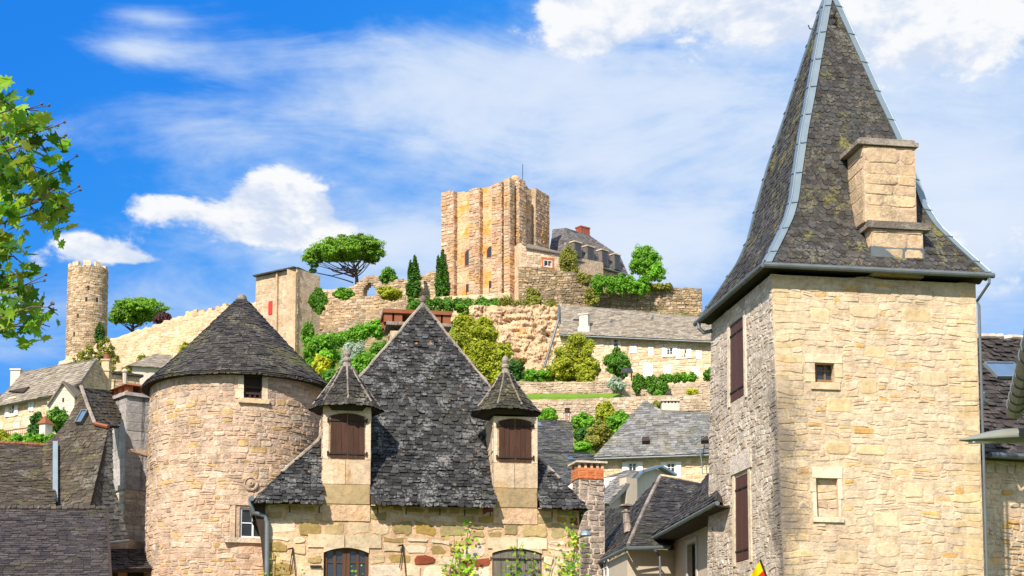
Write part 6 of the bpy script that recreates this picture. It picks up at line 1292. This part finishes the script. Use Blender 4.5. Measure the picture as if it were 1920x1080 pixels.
    an = [(1048, 626, 138.6), (1350, 640, 133.8), (1060, 572, 143.5)]; rf = MB(); Sp = roof_mesh(rf, an, [[(1048, 626), (1350, 640), (1350, 598), (1200, 584), (1050, 571)]], .27, .36, .035, 602, under=.18); ro = rf.build('roof', [M['slate_far'], M['dull_under']], t)
    e = Sp.pts; gutter_tube(t, [e[0] - V3(0, 0, .12), e[1] - V3(0, 0, .12)], .07)
    Cs = Plane(P(1085, 620, 138.6) * V3(1, 1, 0), S.U); r = Cs.rect(1086, 590, 1102, 612, u=.4, w=34); m = MB(); m.uvbox(Cs, r[0], r[1], r[2], r[3], -.7, 0); m.uvbox(Cs, r[0] - .12, r[1] + .18, r[2] - 1.4, r[2] - .002, -.9, .1); m.uvbox(Cs, r[0] - .06, r[1] + .06, r[3] + .001, r[3] + .1, -.76, .06); m.build('chimney', M['plaster2'], t)
    q = Sp.inv(1082, 601, u=2, w=2); m = MB(); m.uvbox(Sp, q[0] - .35, q[0] + .3, q[1] - .12, q[1] + .12, .03, .1); m.build('roof_slot', M['dark_wood'], t)
    for px, py in ((1145, 606), (1222, 600)): q = Sp.inv(px, py, u=5, w=3); m = MB(); m.prism(list(Sp.at([q[0] - .12, q[0] + .12, q[0]], [q[1]] * 3, [.03, .03, .3])), Sp.W * .4); m.build('roof_vent', M['zinc'], ro)
    gutter_tube(t, [P(1048, 575, 143), P(1047, 600, 140), P(1032, 650, 139.3), P(1020, 690, 139.2)], .12, 'downpipe', 'gutter')
    # garden terraces
    for nm, lab, a, tops, zb_, sd in (('terrace_wall', 'upper garden wall under the yellow-green tree', (960, 126, 1168, 125.2), [(960, 716), (1100, 715), (1168, 713)], 752, 611),
                                ('terrace_wall', 'broken upper garden wall with tufts on top, under the long cream house', (1185, 127, 1350, 125.5), [(1185, 716), (1200, 724), (1240, 723), (1290, 717), (1350, 714)], 755, 612),
                                ('terrace_wall', 'long lower terrace wall running behind the pyramid roof', (965, 118, 1350, 117), [(965, 749), (1060, 748), (1140, 746), (1200, 742), (1350, 739)], 805, 613)):
        S = vplane(*a, 730); m = MB(); wall_mesh(m, S, tops, P(1100, zb_, a[1])[2], 1.0, sd, (), jag=.06, h=(.16, .32), l=(.25, .6), gap=.03, d=(.01, .07), lite=True, wav=.03); tag(m.build(nm, [M['garden_wall'], M['far_mortar']]), lab, 'wall', 'garden terrace walls')
    S = vplane(1163, 124.6, 1190, 124.8, 725); m = MB(); wall_mesh(m, S, [(1163, 712), (1188, 712), (1192, 740)], P(1175, 752, 124)[2], 1.2, 615, (), jag=.1, h=(.16, .3), l=(.25, .5), gap=.03, d=(.01, .07), lite=True); tag(m.build('stone_pier', [M['garden_wall'], M['far_mortar']]), 'rough stone pier beside the silvery bush on the terrace', 'pier')
    t = thing('garden_shelter', 'tiny slate roofed garden shelter on posts beside the round topiary', 'shelter', P(1175, 712, 125.6)); m = MB(); a, b, c_, d = P(1164, 700, 125.1), P(1187, 700, 125.1), P(1184, 693, 126.2), P(1167, 693, 126.2); m.prism([a, b, c_, d], V3(0, 0, .14)); m.build('roof', M['slate_grey'], t)
    for px in (1167, 1184): m = MB(); m.tube([P(px, 714, 125.3), P(px, 699, 125.3)], .06, 6); m.build('post', M['dark_wood'], t)
    m = MB(); m.prism([P(965, 751, 118.9), P(1150, 749, 118.6), P(1165, 743, 124.6), P(965, 744, 125.2)], V3(0, 0, .25)); tag(m.build('lawn', M['lawn']), 'strip of bright lawn between the two terrace walls', kind='structure')
M['red_dark'] = plain_mat('dull red joinery', (.14, .035, .04), .2, 4, .6); M['slate_mansard'] = slate_mat('mansard slate', [(.15, .13, .125), (.18, .16, .15), (.125, .11, .105)], la=.4, ma=.3, moss=(.25, .20, .09), s=.4)
M['brick_dark'] = stone_mat('old red brick', [(.30, .09, .06), (.34, .11, .07), (.27, .08, .05)], lichen=.2, warm=0); M['far_mortar2'] = stone_mat('dark joints', [(.20, .16, .10)], s=.3, lichen=.4, lcol=(.08, .07, .05), mot=.4, bs=.8); M['lawn'] = plain_mat('lawn', (.15, .25, .02), .3, 1.5, .9, bs=.4)
castle()

# ================================================================== trees, bushes, climbers
def bush(px0, py0, px1, py1, Y, m, n, size, name, label, cat='bush', group=None, split=1, dep=1.0, seed=None, nc=22, clump=.36, tri=LEAF4, stems=True):
    r = random.Random(seed or int(px0 * 7 + py0)); bl = []; w = (px1 - px0) / split
    for i in range(split):
        a, b = px0 + w * i, px0 + w * (i + 1); c = P((a + b) / 2, (py0 + py1) / 2, Y); rx = (b - a) / 2 * Y / F * (1.25 if split > 1 else 1); rz = (py1 - py0) / 2 * Y / F * r.uniform(.85, 1.08) if split > 1 else (py1 - py0) / 2 * Y / F
        bl.append((c, (rx, max(rx, rz) * dep, rz)))
    for c, q in list(bl):      # uneven outline: shoots and lobes of different sizes
        for k in range(4 if split == 1 else 2):
            th = r.uniform(0, 2 * pi); f = r.uniform(.28, .5); bl.append((c + V3(cos(th) * q[0] * .72, r.uniform(-.5, .2) * q[1], sin(th) * q[2] * .72), (q[0] * f, q[1] * f, q[2] * f * r.uniform(.8, 1.3))))
    main = bl[:split]
    mb = MB(); crown(mb, bl, int(n * 1.15), size * .92, seed or int(px0 * 13 + py1), nc=nc, clump=clump, shape=tri)
    c = P((px0 + px1) / 2, py1, Y)
    if stems:
        for b, _r in main:
            for k in range(3): q = b + V3(r.uniform(-.5, .5) * _r[0], r.uniform(-.3, .3) * _r[1], r.uniform(-.2, .4) * _r[2]); mb.tube([V3(b[0], b[1], b[2] - _r[2] * 1.05), q], [.05 + .02 * _r[2], .02], 5, mi=1)
    return tag(mb.build(name, [M[m], M['bark']], None, c), label, cat, group)
def limb(mb, a, b, r0, r1, g, sag=.12, n=6):
    a, b = np.asarray(a, float), np.asarray(b, float); L = np.linalg.norm(b - a); off = V3(g.uniform(-1, 1), g.uniform(-1, 1), g.uniform(-.5, .8)) * L * sag
    mb.tube([a + (b - a) * f + off * 4 * f * (1 - f) * .5 for f in np.linspace(0, 1, n)], list(np.linspace(r0, r1, n)), 6); return b
def pine(name, label, base, blobs, fork, Y, n, size, seed, r0, extra=()):
    g = random.Random(seed); t = thing(name, label, 'tree', P(*base, Y)); m = MB(); B = P(*base, Y) - V3(0, 0, 1.0); Fk = P(*fork, Y)
    m.tube([B, B * .5 + Fk * .5 + V3(.1, 0, 0), Fk], [r0, r0 * .8, r0 * .7], 9); bl = []
    for (x0, y0, x1, y1, dy) in blobs:
        c = P((x0 + x1) / 2, (y0 + y1) / 2, Y + dy); rx = (x1 - x0) / 2 * Y / F; bl.append((c, (rx, rx, (y1 - y0) / 2 * Y / F)))
        for k in range(2): q = c + V3(g.uniform(-.75, .75) * rx, g.uniform(-.6, .6) * rx, -.35 * bl[-1][1][2]); s = B + (Fk - B) * g.uniform(.55, 1); mid = limb(m, s, s * .45 + q * .55 + V3(0, 0, -.10 * np.linalg.norm(q - s)), r0 * .3, r0 * .2, g, .1); limb(m, mid, q, r0 * .2, r0 * .06, g, .1)
    for a, b in extra: limb(m, P(*a, Y), P(*b, Y), r0 * .36, r0 * .1, g, .08, 8)
    m.build('trunk', M['bark'], t); c = MB(); crown(c, bl, n, size, seed, nc=40, clump=.30, flatten=.7, up=.6, vol=.12); c.build('crown', M['leaf_pine'], t); return t
def vegetation():
    pine('umbrella_pine', 'big umbrella pine with a flat spreading crown on the castle skyline', (669, 534), [(568, 456, 650, 492, 0), (596, 443, 692, 482, -1), (640, 441, 722, 482, .5), (620, 446, 706, 490, 2.2), (590, 452, 660, 488, 2.5), (605, 450, 690, 490, -2.4), (566, 470, 606, 502, -.5), (676, 458, 724, 494, 0), (578, 503, 594, 512, 0)], (666, 500), 184, 42000, .25, 701, .26,
         extra=(((662, 530), (592, 512)), ((664, 520), (588, 496)), ((664, 515), (600, 485)), ((667, 505), (640, 470)), ((668, 508), (700, 478)), ((668, 500), (690, 470)), ((665, 515), (620, 480)), ((668, 505), (655, 465))))
    pine('umbrella_pine', 'dark umbrella pine behind the sunlit rampart near the slim round tower', (247, 626), [(203, 562, 264, 602, 0), (230, 555, 314, 600, 0), (215, 560, 295, 606, 1.5), (215, 560, 290, 606, -1.5), (202, 576, 236, 608, -1)], (249, 610), 222, 24000, .30, 711, .28, extra=(((247, 620), (215, 600)), ((248, 615), (290, 595))))
    bush(288, 586, 320, 612, 214, 'leaf_red', 2200, .30, 'purple_bush', 'dark purple leaved bush beside the pine on the rampart')
    for x0, y0, x1, y1, Y, lab in ((759, 474, 791, 566, 176, 'dark columnar cypress with a split tip, nearer the gothic arch'), (813, 464, 841, 562, 176.5, 'slender cypress hugging the left corner of the keep')):
        t = thing('cypress', lab, 'tree', P((x0 + x1) / 2, y1, Y), 'cypresses by the keep'); a = P((x0 + x1) / 2, y1, Y); h = (y1 - y0) * Y / F; w = (x1 - x0) / 2 * Y / F; m = MB(); m.tube([a - V3(0, 0, 1), a + V3(0, 0, h * .6)], [.2, .08], 7); m.build('trunk', M['bark'], t)
        bl = [(a + V3(.0, 0, h * .24), (w, w, h * .28)), (a + V3(.05, 0, h * .46), (w * .86, w * .85, h * .28)), (a + V3(.12 * w, 0, h * .66), (w * .56, w * .55, h * .24)), (a + V3(.18 * w, 0, h * .86), (w * .24, w * .24, h * .17)), (a + V3(-.42 * w, 0, h * .64), (w * .3, w * .3, h * .24))]; c = MB(); crown(c, bl, 11000, .24, int(x0), nc=46, clump=.24, up=.9); c.build('crown', M['leaf_cypress'], t)
    bush(713, 503, 746, 533, 180, 'leaf_green', 3500, .26, 'round_bush', 'round green bush growing on top of the ruined arch wall')
    bush(708, 540, 756, 562, 174, 'leaf_yellow', 3000, .26, 'wall_shrub', 'yellow-green shrub spilling from the wall right of the gothic arch')
    bush(578, 540, 614, 586, 170, 'leaf_green', 4200, .26, 'ivy', 'bright ivy mass on the wall beside the ruined tower', 'ivy', dep=.35, nc=40, clump=.28)
    bush(624, 540, 662, 563, 172, 'leaf_bright', 2800, .26, 'ivy', 'ivy tuft topping the wall under the umbrella pine', 'ivy', dep=.5)
    bush(568, 600, 590, 655, 168, 'leaf_green', 3000, .26, 'wall_shrub', 'tall narrow shrub at the foot of the ruined tower', nc=30)
    mb = MB(); r_ = random.Random(8); bl = []
    for i in range(11):
        f = i / 10; c = P(598 + 122 * f, 648 - 34 * f + r_.uniform(-3, 3), 162); q = r_.uniform(.75, 1.15); bl.append((c, (.95 * q, .9, .95 * q)))
    crown(mb, bl, 13000, .25, 88, nc=24, clump=.34); tag(mb.build('bank_hedge', M['leaf_bright'], None, P(660, 665, 162)), 'long bright hedge climbing the bank below the gothic arch', 'hedge')
    for x0, y0, x1, y1, Y, m, n, lab in ((570, 630, 640, 700, 150, 'leaf_bright', 8500, 'bright leafy tree right of the conical roof'), (585, 665, 622, 700, 147, 'leaf_gold', 2600, 'golden flowering shrub low beside the conical roof'), (640, 640, 690, 705, 146, 'leaf_silver', 5200, 'pale grey-green shrub behind the left dormer roof'), (655, 665, 705, 720, 142, 'leaf_bright', 5200, 'fresh green bush just right of the left dormer finial'), (690, 640, 735, 690, 150, 'leaf_green', 4600, 'green bush behind the left edge of the steep slate roof'), (600, 690, 680, 750, 136, 'leaf_green', 6000, 'shaded bush in the gap left of the left dormer roof')):
        bush(x0, y0, x1, y1, Y, m, n, .27, 'bush', lab, group='bushes on the castle bank')
    bush(764, 556, 960, 592, 166, 'leaf_green', 15000, .25, 'clipped_hedge', 'long dense hedge in front of the keep', 'hedge', split=9, dep=.9)
    bush(895, 565, 940, 606, 163, 'leaf_green', 4200, .26, 'hanging_ivy', 'dark ivy clump hanging below the right end of the hedge', 'ivy')
    bush(938, 555, 1042, 598, 160, 'leaf_olive', 6500, .24, 'dry_scrub', 'dry olive scrub along the top of the ochre cliff', 'scrub', split=4)
    bush(983, 542, 1016, 585, 161, 'leaf_olive', 3000, .25, 'cliff_shrub', 'upright olive shrub standing above the cliff')
    bush(838, 590, 930, 690, 138, 'leaf_yellow', 14000, .26, 'cliff_tree', 'yellow-green tree filling the gap right of the steep slate roof', 'tree', nc=44, clump=.28)
    bush(880, 640, 960, 720, 134, 'leaf_yellow', 9500, .26, 'cliff_tree', 'second yellow-green tree, lower, behind the right dormer finial', 'tree', nc=36, clump=.30)
    bush(950, 675, 988, 715, 131, 'leaf_dark', 3800, .22, 'dark_bush', 'dark green bush at the foot of the cliff'); bush(985, 690, 1040, 718, 130, 'leaf_bright', 4200, .2, 'ground_bush', 'low bright bushes along the terrace foot of the cliff', 'bushes', split=3)
    t = thing('yellow_tree', 'broad yellow-green tree in front of the long cream house', 'tree', P(1077, 718, 130)); m = MB(); a = P(1077, 722, 130); g = random.Random(5)
    m.tube([a - V3(0, 0, .6), a + V3(0, 0, 1.2)], [.2, .16], 8)
    for k in range(9): limb(m, a + V3(0, 0, 1), P(1077 + g.uniform(-38, 38), 670 + g.uniform(-30, 15), 130 + g.uniform(-1.2, 1.2)), .1, .03, g)
    m.build('trunk', M['bark'], t); c = MB(); crown(c, [(P(1077, 678, 130), (1.95, 1.9, 1.7)), (P(1085, 650, 130), (1.3, 1.3, 1.1)), (P(1050, 695, 129.5), (1.1, 1.1, 1.0)), (P(1105, 690, 129.5), (1.1, 1.1, 1.1))], 17000, .19, 77, nc=40, clump=.27); c.build('crown', M['leaf_yellow'], t)
    bush(1080, 688, 1118, 722, 127.5, 'leaf_yellow', 3000, .18, 'low_shrub', 'small yellow-green shrub under the broad tree')
    bush(1133, 655, 1183, 708, 129, 'leaf_green', 8500, .17, 'topiary', 'round dense dark green topiary bush before the long cream house', nc=44, clump=.26)
    bush(1139, 708, 1173, 737, 124, 'leaf_silver', 3800, .14, 'silver_bush', 'silvery lavender bush on the garden terrace')
    bush(1186, 700, 1252, 738, 125.2, 'leaf_green', 6500, .17, 'ivy', 'green ivy draped over the broken garden wall', 'ivy', split=3, dep=.6)
    bush(1246, 698, 1306, 718, 128.5, 'leaf_bright', 3800, .17, 'low_hedge', 'low bright hedge at the foot of the long cream house', 'hedge', split=4); bush(1318, 690, 1340, 716, 128, 'leaf_green', 1500, .17, 'bush', 'small bush beside the square tower edge', group='bushes on the castle bank')
    bush(1224, 730, 1242, 744, 124.4, 'leaf_bright', 900, .14, 'wall_tuft', 'bright green tuft growing out of the garden wall', 'plant'); bush(1285, 728, 1310, 742, 124.6, 'leaf_gold', 1100, .14, 'wall_tuft', 'yellow flowered tuft on the garden wall', 'plant')
    bush(1110, 514, 1215, 552, 166, 'leaf_bright', 10500, .25, 'ivy', 'bright ivy cascading over the top of the retaining wall', 'ivy', split=5, dep=.7); bush(1050, 465, 1086, 540, 170.5, 'leaf_olive', 6000, .25, 'ivy', 'tall ivy climbing the corner between annex and manor', 'ivy', nc=34, dep=.7)
    bush(1080, 510, 1112, 534, 168.2, 'leaf_olive', 2400, .25, 'wall_shrub', 'shrub on the wall top before the manor'); bush(1097, 540, 1124, 575, 166.2, 'leaf_olive', 1800, .25, 'wall_plant', 'plant rooted in the face of the retaining wall', 'plant'); bush(1215, 530, 1260, 545, 166.8, 'leaf_olive', 1800, .25, 'wall_plant', 'dry fringe on the retaining wall under the lone bright tree', 'plant', split=3)
    bush(1130, 515, 1170, 530, 182, 'leaf_green', 2200, .25, 'ivy', 'dark ivy along the foot of the manor wall', 'ivy', split=3, dep=.5)
    t = thing('round_tree', 'lone bright green round tree at the right end of the castle hill', 'tree', P(1215, 532, 171)); m = MB(); a = P(1216, 540, 171); m.tube([a - V3(0, 0, .8), a + V3(0, 0, 2)], [.2, .13], 7)
    for k in range(9): limb(m, a + V3(0, 0, 1.2), P(1214 + g.uniform(-28, 28), 490 + g.uniform(-22, 22), 171 + g.uniform(-1.2, 1.2)), .1, .03, g)
    m.build('trunk', M['bark'], t); c = MB(); crown(c, [(P(1205, 482, 171), (1.5, 1.6, 1.4)), (P(1220, 500, 171), (1.7, 1.7, 1.5)), (P(1230, 512, 170), (1.2, 1.2, 1.0)), (P(1195, 500, 170), (1.1, 1.1, 1.0))], 9500, .24, 99, nc=30, clump=.27); c.build('crown', M['leaf_bright'], t)
    for x0, y0, x1, y1, Y, m_, n, lab in ((1005, 765, 1045, 800, 108, 'leaf_bright', 4200, 'bright bush above the plain grey cottage roof'), (1078, 800, 1106, 838, 101, 'leaf_dark', 3600, 'dark bush right of the thin brick chimney'), (1068, 775, 1112, 808, 108, 'leaf_bright', 4200, 'bright bush behind the thin brick chimney'), (1095, 795, 1150, 845, 100, 'leaf_olive', 6000, 'olive bush at the left slope of the pyramid roof'), (1115, 752, 1152, 800, 112, 'leaf_yellow', 5000, 'yellow-green creeper bush on the lower terrace wall'), (1135, 770, 1185, 815, 106, 'leaf_bright', 5600, 'big bright bush behind the pyramid roof'), (1074, 830, 1110, 850, 97, 'leaf_bright', 2600, 'low bushes before the dark bush'), (1222, 752, 1245, 778, 108, 'leaf_olive', 2000, 'small bush between the pyramid roof tip and its low chimney'), (980, 775, 1010, 800, 110, 'leaf_yellow', 2200, 'yellow-green bush beside the right dormer roof')):
        bush(x0, y0, x1, y1, Y, m_, n, .19, 'bush', lab, group='bushes below the terrace')
    # left side
    t = thing('small_cypress', 'small dark cypress at the foot of the slim round tower', 'tree', P(187, 650, 196)); c = MB(); a = P(187, 650, 196); c.tube([a - V3(0, 0, 2), a + V3(0, 0, 1.5)], [.15, .06], 6); c.build('trunk', M['bark'], t); c = MB(); crown(c, [(P(187, 628, 196), (.75, .75, 1.6))], 2600, .24, 17, nc=24, clump=.3, up=.8); c.build('crown', M['leaf_dark'], t)
    t = thing('olive_tree', 'thin olive green tree in front of the rampart behind the long pale house', 'tree', P(190, 700, 150)); m = MB(); a = P(192, 705, 150); m.tube([a - V3(0, 0, 2), a + V3(0, 0, 2)], [.18, .1], 6)
    for k in range(8): limb(m, a + V3(0, 0, .5), P(190 + g.uniform(-32, 26), 665 + g.uniform(-20, 18), 150 + g.uniform(-1, 1)), .07, .02, g)
    m.build('trunk', M['bark'], t); c = MB(); crown(c, [(P(165, 662, 150), (1.1, 1.0, .75)), (P(198, 652, 150), (.9, .9, 1.0)), (P(205, 680, 150), (1.1, 1, 1.3)), (P(180, 680, 150), (1.1, 1, 1.0)), (P(150, 675, 150), (.8, .8, .4))], 5600, .22, 19, nc=22, clump=.28, vol=.1); c.build('crown', M['leaf_olive'], t)
    bush(220, 688, 250, 715, 148, 'leaf_olive', 1600, .22, 'bush', 'olive bush left of the hip roofed cottage', group='bushes by the rampart'); bush(258, 665, 285, 690, 192, 'leaf_olive', 900, .26, 'wall_plant', 'sparse plant rooted on the rampart face above the cottage', 'plant'); bush(335, 640, 365, 672, 188, 'leaf_yellow', 1300, .26, 'wall_plant', 'yellow-green plant on the rampart beside the conical roof', 'plant')
    bush(56, 775, 90, 830, 97, 'leaf_dark', 5000, .19, 'dark_shrub', 'dark shrub left of the little stone pillar'); bush(88, 765, 128, 815, 99, 'leaf_green', 5600, .19, 'evergreen_shrub', 'feathery green shrub right of the little stone pillar'); bush(20, 812, 108, 842, 91, 'leaf_bright', 6500, .19, 'ground_bush', 'low bright bushes along the mossy roof ridge', 'bushes', split=4); bush(-12, 808, 22, 838, 92, 'leaf_yellow', 2200, .19, 'yellow_bush', 'yellow-green bush at the left edge above the mossy roof')
    ug = MB(); rg = np.random.default_rng(31); bl = []
    for _ in range(260):
        Y = rg.uniform(62, 164); px = rg.uniform(520, 1320); x = (px - CX) / F * Y; q = rg.uniform(.4, 1.0); bl.append((V3(x, Y, terr(x, Y) + .1), (q * 1.3, q * 1.2, q * .6)))
    crown(ug, bl, 26000, .24, 131, nc=9, clump=.5); tag(ug.build('undergrowth', M['leaf_olive'], None, (0, 110, 20)), 'low scrub covering the castle bank', kind='stuff')
    # near tree at the left edge
    rr = np.random.default_rng(12); g = random.Random(12); Y0 = 10.0
    t = thing('plane_tree', 'near tree with big lobed leaves reaching in from the left edge', 'tree', V3(-5.2, 10.4, 0)); m = MB()
    m.tube([V3(-5.2, 10.4, 0), V3(-5.15, 10.4, 3), V3(-5.0, 10.3, 5.6), V3(-4.7, 10.2, 7.2)], [.26, .22, .15, .06], 12)
    cl = [(48, 205, 30, 8), (15, 235, 46, 16), (65, 250, 40, 12), (112, 262, 12, 2), (25, 300, 48, 18), (75, 335, 46, 18), (112, 372, 26, 9), (20, 355, 44, 14), (95, 400, 26, 8), (55, 385, 40, 12), (10, 420, 40, 10), (25, 480, 40, 10), (5, 520, 34, 8), (45, 535, 32, 8), (20, 570, 36, 9), (70, 605, 20, 5), (25, 612, 34, 9), (60, 582, 20, 4), (90, 576, 8, 1), (-40, 250, 50, 14), (-40, 360, 50, 14), (-40, 470, 50, 14), (-40, 580, 50, 14), (-110, 300, 70, 14), (-110, 450, 70, 14), (-110, 560, 70, 12), (-60, 160, 60, 10), (8, 190, 26, 6)]
    c = MB()
    for px, py, rad, n in cl:
        Y = Y0 + g.uniform(-.35, .35); ce = P(px, py, Y); R_ = rad * Y / F
        root = P(-260, py + 120, Y0 + .1); md = ce * .45 + root * .55 + V3(0, 0, .06); m.tube([root, md, ce * .85 + md * .15 + V3(0, 0, .03), ce], [.014, .008, .005, .003], 6)
        for k in range(max(2, n // 2)):
            e = ce + V3(g.uniform(-1, 1) * R_, g.uniform(-.2, .2), g.uniform(-1, 1) * R_); m.tube([ce, e], [.005, .003], 4)
        if px > 30:
            for k in range(2): e = ce + V3(R_ * g.uniform(.6, 1.6), 0, R_ * g.uniform(.2, 1.0)); m.tube([ce, e], [.004, .002], 4); m.lathe(e - V3(0, 0, .008), [(.002, 0), (.011, .006), (.009, .016), (0, .024)], 6)
        n2 = int(n * 2.3); pts = ce + rr.normal(size=(n2, 3)) * V3(.5, .5, .5) * R_ + V3(0, 0, -.02); pts[:, 1] = Y + rr.uniform(-.25, .25, n2); nr = rr.normal(size=(n2, 3)) * .55 + V3(-.15, -.55, .45); nr /= np.linalg.norm(nr, axis=1)[:, None]
        put_leaves(c, pts, nr, .122, rr, MAPLE, 0, .22, updir=(.15, 0, -.75))
    m.build('trunk', M['bark'], t); c.build('crown', M['leaf_maple'], t)
    # climbers on the house front
    H = HOUSE
    def vine(label, paths, n, size, seed):
        r = np.random.default_rng(seed); mb = MB(); gg = random.Random(seed)
        for path in paths:
            pts = [(lambda q: H.at([q[0]], [q[1]], [.06 + gg.uniform(0, .06)])[0])(H.inv(px, py)) for px, py, _ in path]; mb.tube(pts, list(np.linspace(.012, .004, len(pts))), 5, mi=1); ds = [d for _, _, d in path]
            for i in range(len(pts) - 1):
                k = max(1, int(n * np.linalg.norm(pts[i + 1] - pts[i]) * (ds[i] + ds[i + 1]) / 2)); f = r.random(k)[:, None]; sp = (ds[i] + ds[i + 1]) / 2
                p = pts[i] * (1 - f) + pts[i + 1] * f + r.normal(size=(k, 3)) * V3(.075, .03, .06) * (.5 + sp) - V3(0, .05, 0); nn = r.normal(size=(k, 3)) * .45 + H.N * .8 + V3(0, 0, .35); nn /= np.linalg.norm(nn, axis=1)[:, None]; put_leaves(mb, p, nn, size, r, MAPLE, 0, .2, updir=(0, 0, -.7))
        tag(mb.build('climbing_vine', [M['leaf_vine'], M['bark']], None, P(900, 1200, 33)), label, 'climber', 'vines on the middle house')
    vine('leafy vine with two upright shoots left of the grey shutters', [[(835, 1110, 1.7), (845, 1060, 1.5), (852, 1035, .8), (850, 1005, .3)], [(885, 1110, 1.7), (875, 1060, 1.4), (873, 1020, 1.0), (878, 990, .7), (880, 980, .3)], [(860, 1110, 1.5), (862, 1065, .9)]], 40, .105, 5)
    vine('thin vine shoots trailing across the grey shutters', [[(955, 1110, 1.5), (962, 1065, 1.2), (972, 1030, .6), (980, 1015, .3)], [(1000, 1110, 1.2), (995, 1060, .7), (995, 1035, .3)], [(1022, 1110, 1.2), (1032, 1065, .6), (1038, 1040, .3)], [(940, 1110, 1.3), (948, 1072, .9)]], 38, .10, 6)
    vine('tall vine climbing the right corner under the eave', [[(1075, 1120, 1.7), (1072, 1070, 1.6), (1076, 1030, 1.5), (1070, 1000, 1.0), (1075, 975, .8), (1072, 955, .6)], [(1062, 1100, 1.0), (1066, 1040, .8)]], 52, .10, 7)
    vine('small creeper beside the grey downpipe', [[(512, 1110, 1.3), (510, 1070, 1.0), (513, 1045, .7), (512, 1035, .3)]], 60, .07, 8)
    vine('few vine sprigs hanging before the brown arched window', [[(660, 1110, .7), (668, 1075, .5), (672, 1058, .3)], [(560, 1110, .6), (566, 1075, .4)]], 40, .075, 9)
vegetation()
